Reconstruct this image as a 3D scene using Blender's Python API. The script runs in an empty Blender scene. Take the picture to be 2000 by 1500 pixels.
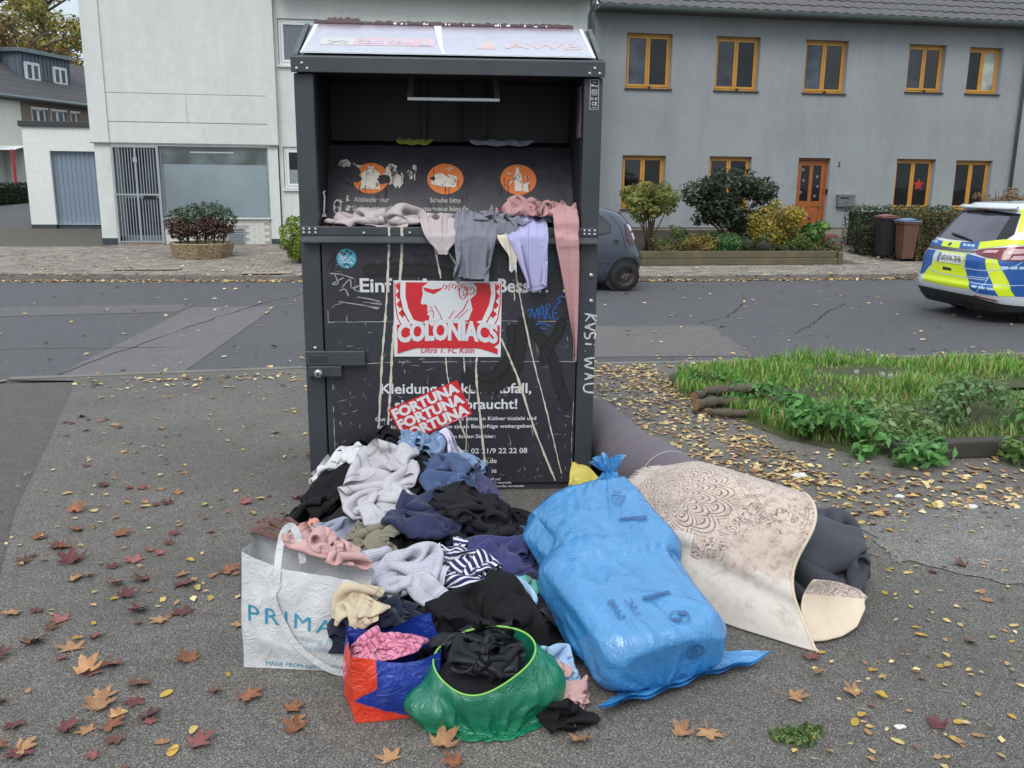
import bpy, bmesh, math, random
import numpy as np
from mathutils import Vector, Matrix
from mathutils import noise as mnoise

SC = bpy.context.scene
COL = SC.collection
PI = math.pi
rad = math.radians

# ------------------------------------------------------------------ camera, world, sun, exposure
cam_d = bpy.data.cameras.new('camera')
cam = bpy.data.objects.new('camera', cam_d)
COL.objects.link(cam)
cam_d.sensor_width = 36.0
cam_d.lens = 36.0 * 1743.0 / 2000.0
cam_d.clip_start = 0.05
cam_d.clip_end = 800.0
EYE = 1.65
PITCH, YAW, ROLL = math.atan(397 / 1743.0), rad(9.8), rad(0.56)
fw = Vector((math.sin(YAW) * math.cos(PITCH), math.cos(YAW) * math.cos(PITCH), -math.sin(PITCH)))
rt = Vector((math.cos(YAW), -math.sin(YAW), 0))
up = rt.cross(fw)
r2 = rt * math.cos(ROLL) + up * math.sin(ROLL)
u2 = -rt * math.sin(ROLL) + up * math.cos(ROLL)
cam.matrix_world = Matrix(((r2.x, u2.x, -fw.x, 0), (r2.y, u2.y, -fw.y, 0), (r2.z, u2.z, -fw.z, EYE), (0, 0, 0, 1)))
SC.camera = cam

world = bpy.data.worlds.new('World')
SC.world = world
world.use_nodes = True
wn, wl = world.node_tree.nodes, world.node_tree.links
wn.clear()
sky = wn.new('ShaderNodeTexSky')
sky.sky_type = 'NISHITA'
sky.sun_disc = False
sky.sun_elevation = rad(48)
sky.sun_rotation = rad(205)
sky.dust_density = 3.0
mixw = wn.new('ShaderNodeMix'); mixw.data_type = 'RGBA'
mixw.inputs[0].default_value = 0.85
mixw.inputs[7].default_value = (6.0, 6.8, 7.5, 1)      # even cloud cover in front of the blue
wl.new(sky.outputs[0], mixw.inputs[6])
tcw = wn.new('ShaderNodeTexCoord'); sxw = wn.new('ShaderNodeSeparateXYZ'); wl.new(tcw.outputs['Generated'], sxw.inputs[0])
mxw = wn.new('ShaderNodeMath'); mxw.operation = 'MAXIMUM'; mxw.inputs[1].default_value = 0.0; wl.new(sxw.outputs[2], mxw.inputs[0])
grw = wn.new('ShaderNodeMath'); grw.operation = 'MULTIPLY_ADD'; grw.inputs[1].default_value = 1.0; grw.inputs[2].default_value = 0.80; wl.new(mxw.outputs[0], grw.inputs[0])   # an overcast sky is brighter overhead than at the horizon
mlw = wn.new('ShaderNodeVectorMath'); mlw.operation = 'SCALE'; wl.new(mixw.outputs[2], mlw.inputs[0]); wl.new(grw.outputs[0], mlw.inputs['Scale'])
bg = wn.new('ShaderNodeBackground'); bg.inputs[1].default_value = 0.10
wl.new(mlw.outputs[0], bg.inputs[0])
wo = wn.new('ShaderNodeOutputWorld')
wl.new(bg.outputs[0], wo.inputs[0])

sun_d = bpy.data.lights.new('sun', 'SUN')
sun_d.energy = 1.2
sun_d.angle = rad(30)
sun_d.color = (1.0, 0.97, 0.93)
sun = bpy.data.objects.new('sun', sun_d)
COL.objects.link(sun)
az, el = rad(205), rad(48)                              # clockwise from +Y, behind the camera to the left
sdir = Vector((math.sin(az) * math.cos(el), math.cos(az) * math.cos(el), math.sin(el)))
sun.rotation_euler = sdir.to_track_quat('Z', 'Y').to_euler()
sun.location = sdir * 60

SC.view_settings.view_transform = 'Standard'
SC.view_settings.look = 'None'
SC.view_settings.exposure = 0.46
SC.view_settings.gamma = 1.0
SC.view_settings.use_curve_mapping = False

# ------------------------------------------------------------------ helpers
def s2l(c):
    def f(v):
        v /= 255.0
        return v / 12.92 if v <= 0.04045 else ((v + 0.055) / 1.055) ** 2.4
    return (f(c[0]), f(c[1]), f(c[2]), 1.0)

class MB:
    def __init__(self): self.v = []; self.f = []; self.m = []; self.uv = None; self.cm = 0
    def add(self, vs, fs):
        o = len(self.v)
        self.v += [tuple(map(float, p)) for p in vs]
        self.f += [tuple(i + o for i in f) for f in fs]
        self.m += [self.cm] * len(fs)
    def box(self, x0, x1, y0, y1, z0, z1):
        vs = [(x, y, z) for z in (z0, z1) for y in (y0, y1) for x in (x0, x1)]
        self.add(vs, [(0, 2, 3, 1), (4, 5, 7, 6), (0, 1, 5, 4), (2, 6, 7, 3), (0, 4, 6, 2), (1, 3, 7, 5)])
        return self
    def hexa(self, p):                                   # eight corners, bottom loop then top loop
        self.add(p, [(3, 2, 1, 0), (4, 5, 6, 7), (0, 1, 5, 4), (1, 2, 6, 5), (2, 3, 7, 6), (3, 0, 4, 7)])
        return self
    def grid(self, pts, wrap=False):                     # pts[j][i]
        nj, ni = len(pts), len(pts[0])
        fs = []
        for j in range(nj - 1):
            for i in range(ni if wrap else ni - 1):
                a, b = j * ni + i, j * ni + (i + 1) % ni
                fs.append((a, b, b + ni, a + ni))
        self.add([p for r in pts for p in r], fs)
        return self
    def tube(self, path, r, n=8, cap=True):
        path = [Vector(p) for p in path]
        rs = r if isinstance(r, (list, tuple)) else [r] * len(path)
        rings = []
        ref = None
        for k, p in enumerate(path):
            d = (path[min(k + 1, len(path) - 1)] - path[max(k - 1, 0)]).normalized()
            if ref is None: ref = d.orthogonal().normalized()
            ref = (ref - d * ref.dot(d)).normalized()
            b = d.cross(ref)
            rings.append([tuple(p + (ref * math.cos(t) + b * math.sin(t)) * rs[k]) for t in [2 * PI * q / n for q in range(n)]])
        o = len(self.v)
        self.grid(rings, wrap=True)
        if cap:
            self.f.append(tuple(o + q for q in range(n))[::-1]); self.m.append(self.cm)
            e = o + n * (len(path) - 1)
            self.f.append(tuple(e + q for q in range(n))); self.m.append(self.cm)
        return self
    def prism(self, poly, y0, y1, axis='y'):             # poly in (x,z), or (x,y) for axis z, or (y,z) for axis x
        n = len(poly)
        def P(a, b, c): return (a, c, b) if axis == 'y' else ((a, b, c) if axis == 'z' else (c, a, b))
        vs = [P(a, b, y0) for a, b in poly] + [P(a, b, y1) for a, b in poly]
        fs = [tuple(range(n))[::-1], tuple(range(n, 2 * n))]
        fs += [(i, (i + 1) % n, n + (i + 1) % n, n + i) for i in range(n)]
        self.add(vs, fs)
        return self
    def lathe(self, prof, c=(0, 0, 0), axis='z', n=16):  # prof: (r, h)
        rings = []
        for r, h in prof:
            ring = []
            for q in range(n):
                t = 2 * PI * q / n
                a, b = r * math.cos(t), r * math.sin(t)
                ring.append((c[0] + a, c[1] + b, c[2] + h) if axis == 'z' else ((c[0] + a, c[1] + h, c[2] + b) if axis == 'y' else (c[0] + h, c[1] + a, c[2] + b)))
            rings.append(ring)
        self.grid(rings, wrap=True)
        return self
    def build(self, name, mat, parent=None, smooth=False, bevel=0, world=False, uv=None, fix=True):
        me = bpy.data.meshes.new(name)
        me.from_pydata(self.v, [], self.f)
        mats = mat if isinstance(mat, (list, tuple)) else [mat]
        for m in mats: me.materials.append(m)
        if len(mats) > 1: me.polygons.foreach_set('material_index', self.m)
        if uv is not None:
            lay = me.uv_layers.new(name='UVMap')
            idx = np.empty(len(me.loops), dtype=np.int32); me.loops.foreach_get('vertex_index', idx)
            lay.data.foreach_set('uv', np.asarray(uv, dtype=np.float32)[idx].ravel())
        if fix:
            bm = bmesh.new(); bm.from_mesh(me); bmesh.ops.recalc_face_normals(bm, faces=bm.faces[:]); bm.to_mesh(me); bm.free()
        if smooth: me.polygons.foreach_set('use_smooth', [True] * len(me.polygons))
        o = bpy.data.objects.new(name, me)
        COL.objects.link(o)
        if parent is not None:
            o.parent = parent
            if world: o.location = -wloc(parent)
        if bevel:
            bv = o.modifiers.new('bevel', 'BEVEL'); bv.width = bevel; bv.segments = 2; bv.limit_method = 'ANGLE'; bv.angle_limit = rad(35)
        return o

def wloc(o):
    l = Vector(o.location)
    while o.parent is not None: o = o.parent; l += Vector(o.location)
    return l
def tag(o, label=None, cat=None, group=None, kind=None):
    if label: o['label'] = label
    if cat: o['category'] = cat
    if group: o['group'] = group
    if kind: o['kind'] = kind
    return o
def thing(name, label, cat, loc=(0, 0, 0), rz=0, group=None):
    o = bpy.data.objects.new(name, None); COL.objects.link(o)
    o.location = loc; o.rotation_euler = (0, 0, rz); o.empty_display_size = 0.1
    return tag(o, label, cat, group)
def instance(src, parent, loc, rot=(0, 0, 0), scale=None):  # another object on the same mesh
    c = src.copy(); COL.objects.link(c); c.parent = parent; c.location = loc; c.rotation_euler = rot
    if scale: c.scale = scale
    return c

# ------------------------------------------------------------------ materials
class NT:
    def __init__(self, m): self.m = m; self.n = m.node_tree.nodes; self.l = m.node_tree.links
    def new(self, t, **k):
        o = self.n.new(t)
        for a, b in k.items(): setattr(o, a, b)
        return o
    def link(self, a, b): self.l.new(a, b)
    def coord(self, which='Object'):
        if not hasattr(self, '_tc'): self._tc = self.new('ShaderNodeTexCoord')
        return self._tc.outputs[which]
    def map(self, scale=(1, 1, 1), which='Object'):
        mp = self.new('ShaderNodeMapping'); mp.inputs['Scale'].default_value = scale
        self.link(self.coord(which), mp.inputs[0]); return mp.outputs[0]
    def noise(self, scale, detail=4, rough=0.6, vec=None, dist=0):
        t = self.new('ShaderNodeTexNoise'); t.inputs['Scale'].default_value = scale
        t.inputs['Detail'].default_value = detail; t.inputs['Roughness'].default_value = rough; t.inputs['Distortion'].default_value = dist
        self.link(vec if vec is not None else self.coord(), t.inputs['Vector']); return t.outputs['Fac']
    def voro(self, scale, feature='F1', vec=None, out='Distance'):
        t = self.new('ShaderNodeTexVoronoi', feature=feature); t.inputs['Scale'].default_value = scale
        self.link(vec if vec is not None else self.coord(), t.inputs['Vector']); return t.outputs[out]
    def ramp(self, fac, stops, interp='LINEAR'):
        r = self.new('ShaderNodeValToRGB'); r.color_ramp.interpolation = interp
        el = r.color_ramp.elements
        while len(el) < len(stops): el.new(0.5)
        for e, (p, c) in zip(el, stops):
            e.position = p; e.color = c if len(c) == 4 else (*c, 1)
        self.link(fac, r.inputs[0]); return r.outputs[0]
    def mix(self, fac, a, b, mode='MIX'):
        x = self.new('ShaderNodeMix', data_type='RGBA', blend_type=mode)
        for s, v in ((0, fac), (6, a), (7, b)):
            if hasattr(v, 'is_output'): self.link(v, x.inputs[s])
            else: x.inputs[s].default_value = v
        return x.outputs[2]
    def math(self, op, a, b=0.0, c=None):
        x = self.new('ShaderNodeMath', operation=op)
        for s, v in ((0, a), (1, b), (2, c)):
            if v is None: continue
            if hasattr(v, 'is_output'): self.link(v, x.inputs[s])
            else: x.inputs[s].default_value = v
        return x.outputs[0]
    def bump(self, h, strength=0.3, dist=0.01, base=None):
        b = self.new('ShaderNodeBump'); b.inputs['Strength'].default_value = strength; b.inputs['Distance'].default_value = dist
        self.link(h, b.inputs['Height'])
        if base is not None: self.link(base, b.inputs['Normal'])
        return b.outputs[0]

def mat_new(name):
    m = bpy.data.materials.new(name); m.use_nodes = True
    t = NT(m); t.b = m.node_tree.nodes['Principled BSDF']
    return m, t
G = lambda v: (v, v, v, 1)
def M(name, col, rough=0.7, var=0.12, vscale=6.0, bump=0.0, bscale=60.0, metal=0.0, spec=None, fine=0.0, fscale=300.0, coat=0.0, sheen=0.0, bdist=0.004, vec=None):
    """plain stuff: base colour with broad and fine mottling and a little relief"""
    m, t = mat_new(name)
    c = s2l(col) if max(col) > 1.0 else (*col, 1)
    o = None
    if var:
        n = t.noise(vscale, 5, 0.65)
        o = t.mix(1.0, c, t.ramp(n, [(0.25, G(1 - var)), (0.75, G(1 + var))]), 'MULTIPLY')
    if fine:
        n2 = t.noise(fscale, 2, 0.7)
        o = t.mix(1.0, o if o is not None else c, t.ramp(n2, [(0.3, G(1 - fine)), (0.7, G(1 + fine))]), 'MULTIPLY')
    if o is None: t.b.inputs['Base Color'].default_value = c
    else: t.link(o, t.b.inputs['Base Color'])
    t.b.inputs['Roughness'].default_value = rough
    t.b.inputs['Metallic'].default_value = metal
    if spec is not None: t.b.inputs['Specular IOR Level'].default_value = spec
    if coat: t.b.inputs['Coat Weight'].default_value = coat; t.b.inputs['Coat Roughness'].default_value = 0.08
    if sheen: t.b.inputs['Sheen Weight'].default_value = sheen
    if bump: t.link(t.bump(t.noise(bscale, 4, 0.6), bump, bdist), t.b.inputs['Normal'])
    return m

def M_asphalt(name, dark, light, grain=260.0, patch=0.9, rough=0.85, stain=0.25):
    m, t = mat_new(name)
    vo = t.voro(grain, 'F1', out='Color')
    sep = t.new('ShaderNodeSeparateColor'); t.link(vo, sep.inputs[0])
    base = t.ramp(sep.outputs[0], [(0.0, s2l(dark)), (0.55, s2l([(a * .62 + b * .38) for a, b in zip(dark, light)])), (0.92, s2l(light)), (1.0, s2l([min(255, x + 26) for x in light]))])
    big = t.noise(patch, 6, 0.7)
    base = t.mix(1.0, base, t.ramp(big, [(0.3, G(1 - stain)), (0.7, G(1 + stain))]), 'MULTIPLY')
    mid = t.noise(14.0, 4, 0.7)
    base = t.mix(1.0, base, t.ramp(mid, [(0.3, G(0.86)), (0.7, G(1.12))]), 'MULTIPLY')
    t.link(base, t.b.inputs['Base Color'])
    t.link(t.ramp(big, [(0.3, G(rough - 0.22)), (0.6, G(rough))]), t.b.inputs['Roughness'])
    h = t.math('ADD', t.voro(grain, 'F1'), t.math('MULTIPLY', t.noise(70, 3), 0.6))
    t.link(t.bump(h, 0.55, 0.004), t.b.inputs['Normal'])
    return m

def M_plaster(name, col, streak=0.18, var=0.1, rough=0.92, bscale=28.0, bump=0.35):
    m, t = mat_new(name)
    n = t.noise(0.55, 6, 0.65)
    o = t.mix(1.0, s2l(col), t.ramp(n, [(0.3, G(1 - var)), (0.7, G(1 + var * .7))]), 'MULTIPLY')
    st = t.noise(1.0, 5, 0.65, vec=t.map((1.1, 1.1, 0.22)), dist=1.2)
    o = t.mix(1.0, o, t.ramp(st, [(0.28, G(1 - streak)), (0.55, G(1.0))]), 'MULTIPLY')
    f = t.noise(9.0, 4, 0.7)
    o = t.mix(1.0, o, t.ramp(f, [(0.3, G(0.94)), (0.7, G(1.05))]), 'MULTIPLY')
    t.link(o, t.b.inputs['Base Color'])
    t.b.inputs['Roughness'].default_value = rough
    h = t.math('ADD', t.noise(bscale, 5, 0.7, vec=t.map((1, 1, 1.6))), t.math('MULTIPLY', t.noise(bscale * 6, 2), 0.4))
    t.link(t.bump(h, bump, 0.012), t.b.inputs['Normal'])
    return m

def M_attr(name, rough=0.8, bump=0.0, bscale=200, var=0.0, trans=0.0, coat=0.0):
    """colour comes from a per-face colour attribute that tells leaves, stones or blades apart"""
    m, t = mat_new(name)
    a = t.new('ShaderNodeAttribute', attribute_name='tint')
    o = a.outputs['Color']
    if var: o = t.mix(1.0, o, t.ramp(t.noise(40, 4), [(0.3, G(1 - var)), (0.7, G(1 + var))]), 'MULTIPLY')
    t.link(o, t.b.inputs['Base Color'])
    t.b.inputs['Roughness'].default_value = rough
    if bump: t.link(t.bump(t.noise(bscale, 3), bump, 0.003), t.b.inputs['Normal'])
    if trans:
        tr = t.new('ShaderNodeBsdfTranslucent'); t.link(o, tr.inputs[0])
        mx = t.new('ShaderNodeMixShader'); mx.inputs[0].default_value = trans
        out = [x for x in t.n if x.type == 'OUTPUT_MATERIAL'][0]
        t.link(t.b.outputs[0], mx.inputs[1]); t.link(tr.outputs[0], mx.inputs[2]); t.link(mx.outputs[0], out.inputs[0])
    return m

def np_mesh(name, V, F, mat, tint=None, parent=None, smooth=False, uv=None):
    """V (n,3), F (m,k) arrays -> object; tint is one RGB per face"""
    me = bpy.data.meshes.new(name)
    V = np.asarray(V, dtype=np.float32); F = np.asarray(F, dtype=np.int32)
    k = F.shape[1]
    me.vertices.add(len(V)); me.vertices.foreach_set('co', V.ravel())
    me.loops.add(F.size); me.loops.foreach_set('vertex_index', F.ravel())
    me.polygons.add(len(F)); me.polygons.foreach_set('loop_start', np.arange(0, F.size, k, dtype=np.int32))
    me.update(calc_edges=True)
    me.validate()
    if tint is not None:
        ca = me.attributes.new('tint', 'FLOAT_COLOR', 'FACE')
        t4 = np.ones((len(F), 4), dtype=np.float32); t4[:, :3] = tint
        ca.data.foreach_set('color', t4.ravel())
    if uv is not None:
        lay = me.uv_layers.new(name='UVMap'); lay.data.foreach_set('uv', np.asarray(uv, dtype=np.float32)[F.ravel()].ravel())
    if smooth: me.polygons.foreach_set('use_smooth', [True] * len(me.polygons))
    if isinstance(mat, (list, tuple)):
        for q in mat: me.materials.append(q)
    else: me.materials.append(mat)
    o = bpy.data.objects.new(name, me); COL.objects.link(o)
    if parent is not None: o.parent = parent
    return o

# ---- flat print: polygons and lettering laid on a surface through a map (a,b) -> point
def text2d(s, w=None, h=None, bold=0.0, shear=0.0, align='LEFT', spacing=1.0):
    cu = bpy.data.curves.new('txt', 'FONT'); cu.body = s; cu.size = 1.0; cu.offset = bold; cu.shear = shear; cu.resolution_u = 3; cu.space_character = spacing
    ob = bpy.data.objects.new('txt', cu)
    me = bpy.data.meshes.new_from_object(ob)
    V = [(v.co.x, v.co.y) for v in me.vertices]; F = [tuple(p.vertices) for p in me.polygons]
    bpy.data.objects.remove(ob); bpy.data.curves.remove(cu); bpy.data.meshes.remove(me)
    if not V: return [], []
    x0 = min(v[0] for v in V); x1 = max(v[0] for v in V)
    sx = (w / (x1 - x0)) if w else None
    sy = (h / 0.73) if h else sx                          # h is the height of a capital
    if sx is None: sx = sy
    off = {'LEFT': x0, 'CENTER': (x0 + x1) / 2, 'RIGHT': x1}[align]
    return [((a - off) * sx, b * sy) for a, b in V], F
class Print:
    """collects flat shapes in (a,b); build() maps them onto a surface"""
    def __init__(self): self.v = []; self.f = []
    def raw(self, V, F, at=(0, 0), rot=0.0):
        o = len(self.v); c, s = math.cos(rot), math.sin(rot)
        self.v += [(at[0] + a * c - b * s, at[1] + a * s + b * c) for a, b in V]
        self.f += [tuple(i + o for i in f) for f in F]; return self
    def text(self, s, at, w=None, h=None, rot=0.0, **k):
        V, F = text2d(s, w, h, **k); return self.raw(V, F, at, rot)
    def poly(self, pts, at=(0, 0), rot=0.0): return self.raw(pts, [tuple(range(len(pts)))], at, rot)
    def rect(self, a0, a1, b0, b1): return self.poly([(a0, b0), (a1, b0), (a1, b1), (a0, b1)])
    def ellipse(self, c, ra, rb, n=32, t0=0, t1=2 * PI):
        return self.poly([(c[0] + ra * math.cos(t0 + (t1 - t0) * i / n), c[1] + rb * math.sin(t0 + (t1 - t0) * i / n)) for i in range(n)])
    def ring(self, c, r0, r1, n=40, t0=0.0, t1=2 * PI, sy=1.0):
        V = []; F = []
        for i in range(n + 1):
            t = t0 + (t1 - t0) * i / n
            V += [(c[0] + r0 * math.cos(t), c[1] + sy * r0 * math.sin(t)), (c[0] + r1 * math.cos(t), c[1] + sy * r1 * math.sin(t))]
        F = [(2 * i, 2 * i + 1, 2 * i + 3, 2 * i + 2) for i in range(n)]
        return self.raw(V, F)
    def stroke(self, pts, w, jit=0.0):
        pts = [Vector((a, b)) for a, b in pts]
        V = []
        ws = w if isinstance(w, (list, tuple)) else [w] * len(pts)
        for k, p in enumerate(pts):
            d = pts[min(k + 1, len(pts) - 1)] - pts[max(k - 1, 0)]
            d = d.normalized() if d.length > 1e-9 else Vector((1, 0))
            n = Vector((-d.y, d.x)); hw = ws[k] / 2 * (1 + random.uniform(-jit, jit))
            V += [tuple(p + n * hw), tuple(p - n * hw)]
        return self.raw(V, [(2 * i, 2 * i + 1, 2 * i + 3, 2 * i + 2) for i in range(len(pts) - 1)])
    def build(self, name, mat, parent, mapf, cuts=0, kind=None, label=None):
        me = bpy.data.meshes.new(name)
        me.from_pydata([(a, b, 0) for a, b in self.v], [], self.f)
        if cuts:
            bm = bmesh.new(); bm.from_mesh(me)
            bmesh.ops.triangulate(bm, faces=bm.faces[:])
            for _ in range(cuts):
                bmesh.ops.subdivide_edges(bm, edges=bm.edges[:], cuts=1, use_grid_fill=True)
            bm.to_mesh(me); bm.free()
        for v in me.vertices: v.co = mapf(v.co.x, v.co.y)
        me.materials.append(mat)
        o = bpy.data.objects.new(name, me); COL.objects.link(o); o.parent = parent
        if kind: o['kind'] = kind
        if label: o['label'] = label
        return o

def polyline(pts, n=8):                                   # smooth curve through points (Catmull-Rom)
    P = [Vector(p) for p in pts]; out = []
    for i in range(len(P) - 1):
        p0, p1, p2, p3 = P[max(i - 1, 0)], P[i], P[i + 1], P[min(i + 2, len(P) - 1)]
        for k in range(n):
            t = k / n
            out.append(0.5 * ((2 * p1) + (p2 - p0) * t + (2 * p0 - 5 * p1 + 4 * p2 - p3) * t * t + (3 * p1 - p0 - 3 * p2 + p3) * t ** 3))
    out.append(P[-1]); return [tuple(p) for p in out]
# ================================================================== THE SETTING
rng = random.Random(7); nr = np.random.default_rng(7)
def zs(y): return 0.04 + max(0.0, y - 15.2) * 0.035        # the far pavement rises gently to the houses

m_road = M_asphalt('road_asphalt', (60, 58, 60), (98, 96, 98), grain=260, patch=0.35, rough=0.8, stain=0.16)
m_pave = M_asphalt('pavement_asphalt', (62, 58, 54), (134, 128, 120), grain=330, patch=0.6, rough=0.88, stain=0.3)
m_side = M_asphalt('side_road_asphalt', (58, 55, 53), (106, 102, 98), grain=330, patch=0.5, rough=0.85, stain=0.15)
m_patch = M_asphalt('patched_asphalt', (78, 73, 71), (122, 115, 112), grain=260, patch=0.8, rough=0.85, stain=0.12)
m_kerb = M('kerb_concrete', (112, 107, 101), 0.9, 0.2, 3, 0.3, 60, fine=0.15, fscale=200)
m_mortar = M('paving_joint_sand', (84, 78, 70), 0.95, 0.2, 3, 0.3, 90)
m_stone = M_attr('paving_block', 0.9, 0.3, 150, 0.12)
m_concrete = M('old_concrete', (148, 144, 140), 0.92, 0.3, 2.2, 0.5, 60, fine=0.2, fscale=160)

def sheet(name, poly, z, mat):
    mb = MB(); mb.add([(x, y, z if not callable(z) else z(x, y)) for x, y in poly], [tuple(range(len(poly)))])
    o = mb.build(name, mat, fix=False); o['kind'] = 'structure'
    return o
sheet('road', [(-260, -260), (260, -260), (260, 260), (-260, 260)], -0.03, m_road)
KERB = [(-30, 17.0), (-12, 16.3), (-5.8, 15.85), (-0.9, 15.45), (4.0, 15.0), (10, 14.95), (60, 14.95)]
EDGE = [(-2.9, 7.82), (-0.5, 7.98), (2.8, 7.8), (60, 7.6)]
m_dirt = M('dirty_kerb', (84, 79, 73), .95, .3, 5, .4, 60)
pav = [(-1.0, -12), (60, -12)] + EDGE[::-1] + [(-2.35, 7.72), (-2.25, 7.3), (-1.98, 5.9), (-1.74, 4.6), (-1.42, 3.4), (-1.2, 2.5), (-1.05, 1.2)]
sheet('pavement', pav, 0.0, m_pave)
mb = MB()
for (xa, ya), (xb, yb) in zip(EDGE[:-1], EDGE[1:]):       # flush kerb between pavement and road
    n = max(1, int((xb - xa) / 1.0))
    for k in range(min(n, 4 if xa > 2 else 22)):
        t0, t1 = k / n, (k + 1) / n - 0.012 / (xb - xa)
        x0, y0, x1, y1 = xa + (xb - xa) * t0, ya + (yb - ya) * t0, xa + (xb - xa) * t1, ya + (yb - ya) * t1
        mb.hexa([(x0, y0 + .002, -.2), (x1, y1 + .002, -.2), (x1, y1 + .12, -.2), (x0, y0 + .12, -.2), (x0, y0 + .002, .006), (x1, y1 + .002, .006), (x1, y1 + .12, .0), (x0, y0 + .12, .0)])
o = mb.build('kerb', m_kerb); o['kind'] = 'structure'
sheet('side_road', [(-30, -12), (-1.0, -12), (-1.05, 1.2), (-1.2, 2.5), (-1.42, 3.4), (-1.74, 4.6), (-1.98, 5.9), (-2.25, 7.3), (-2.35, 7.72), (-2.95, 7.74), (-30, 7.0)], -0.012, m_side)
sheet('gutter_strip', [(-30, 7.02), (-2.96, 7.76), (-2.9, 7.9), (-30, 7.2)], -0.010, m_kerb)
sheet('road_patch', [(1.7, 10.2), (2.81, 10.2), (4.16, 10.05), (3.86, 8.19), (1.7, 8.37)], -0.026, m_patch)
sheet('road_patch', [(-2.6, 8.1), (-1.55, 8.1), (-1.1, 12.3), (-2.2, 12.3)], -0.026, M_asphalt('patched_asphalt_dark', (80, 76, 78), (122, 116, 116), grain=260, stain=0.12))
sheet('road_patch', [(-9, 11.2), (-2.3, 11.9), (-2.2, 12.6), (-9, 12.4)], -0.0265, M_asphalt('patched_asphalt_old', (74, 70, 72), (112, 108, 108), grain=260, stain=0.15))
ap_ = random.Random(3); ring_ = []
for (xa, ya), (xb, yb) in zip(*(lambda P: (P, P[1:] + P[:1]))([(2.4, 3.75), (2.75, 4.02), (3.3, 4.1), (6, 3.95), (6, 2.5), (3.4, 2.75), (2.75, 3.05), (2.35, 3.4)])):
    ring_ += [(xa + (xb - xa) * t / 9 + ap_.uniform(-.035, .035), ya + (yb - ya) * t / 9 + ap_.uniform(-.035, .035)) for t in range(9)]
sheet('worn_apron', ring_, 0.004, M_asphalt('worn_pale_asphalt', (78, 75, 72), (140, 136, 130), grain=240, patch=1.6, stain=.3))
# cracks in the road, sunk dark seams
m_crack = M('road_crack', (52, 50, 51), 0.95, 0.2, 8)
pr = Print()
for pts in ([(4.1, 10.3), (4.6, 10.7), (5.2, 11.6), (5.6, 12.3)], [(4.9, 9.4), (5.6, 10.2), (6.1, 10.9), (6.9, 11.8)], [(-2.6, 8.0), (-2.0, 10.4), (-1.3, 12.6), (-.6, 14.0)], [(-5, 9), (-3.4, 9.4), (-1.8, 9.3)]):
    p = [(a + rng.uniform(-.03, .03), b + rng.uniform(-.03, .03)) for a, b, *_ in polyline([(a, b, 0) for a, b in pts], 10)]
    pr.stroke(p, 0.013, 0.7)
o = pr.build('road_cracks', m_crack, None, lambda a, b: (a, b, -0.0225)); o['kind'] = 'structure'

# ---- far pavement: joint bed and every paving block laid as a raised block
bed = [(x, y + 0.1) for x, y in KERB]
far_poly = bed + [(60, 40), (-30, 40)]
n = len(bed)
mbf = MB()
rows = []
for k in range(0, 9):
    rows.append([(x, y + (24.5 - y) * k / 8.0, 0) for x, y in bed])
rows = [[(x, y, zs(y) - 0.008) for x, y, _ in r] for r in rows]
mbf.grid(rows)
o = mbf.build('far_pavement', m_mortar); o['kind'] = 'structure'
def kerb_y(x): return np.interp(x, [p[0] for p in KERB], [p[1] for p in KERB])
BW, BH = 0.2, 0.105
Vs = []; Fs = []; Ts = []
ys = np.arange(15.1, 22.2, BH)
tints = np.array([s2l(c)[:3] for c in ((138, 130, 120), (126, 119, 111), (146, 137, 126), (120, 112, 105), (132, 122, 112))])
cnt = 0
for r, y in enumerate(ys):
    xs = np.arange(-12.4 + (BW / 2 if r % 2 else 0), 13.5, BW)
    keep = (y > kerb_y(xs) + 0.14) & ~((y > 20.55) & (xs < 5.4)) & ~((xs > 5.3) & (xs < 9.9) & (y > 16.5)) & (~((xs > 10.6) & (y > 16.9))) & ~((y > 20.2) & (xs < -5.3) & (xs > -9))
    xs = xs[keep]
    if len(xs) == 0: continue
    k = len(xs); h = nr.uniform(-0.0025, 0.0025, k) + np.vectorize(zs)(y)
    c = 0.006; g = 0.004
    X0, X1, Y0, Y1 = xs + g, xs + BW - g, np.full(k, y + g), np.full(k, y + BH - g)
    q = np.stack([np.stack([X0, Y0, h - .012], 1), np.stack([X1, Y0, h - .012], 1), np.stack([X1, Y1, h - .012], 1), np.stack([X0, Y1, h - .012], 1),
                  np.stack([X0 + c, Y0 + c, h], 1), np.stack([X1 - c, Y0 + c, h], 1), np.stack([X1 - c, Y1 - c, h], 1), np.stack([X0 + c, Y1 - c, h], 1)], 1)
    b = (cnt + np.arange(k))[:, None] * 8
    for f in ((4, 5, 6, 7), (0, 1, 5, 4), (1, 2, 6, 5), (2, 3, 7, 6), (3, 0, 4, 7)):
        Fs.append(b + np.array(f)[None]); 
    tt = tints[nr.integers(0, len(tints), k)] * nr.uniform(0.88, 1.1, (k, 1))
    Ts += [tt] * 5
    Vs.append(q.reshape(-1, 3)); cnt += k
o = np_mesh('paving_blocks', np.concatenate(Vs), np.concatenate(Fs), m_stone, np.concatenate(Ts)); o['kind'] = 'structure'
mb = MB()
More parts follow.
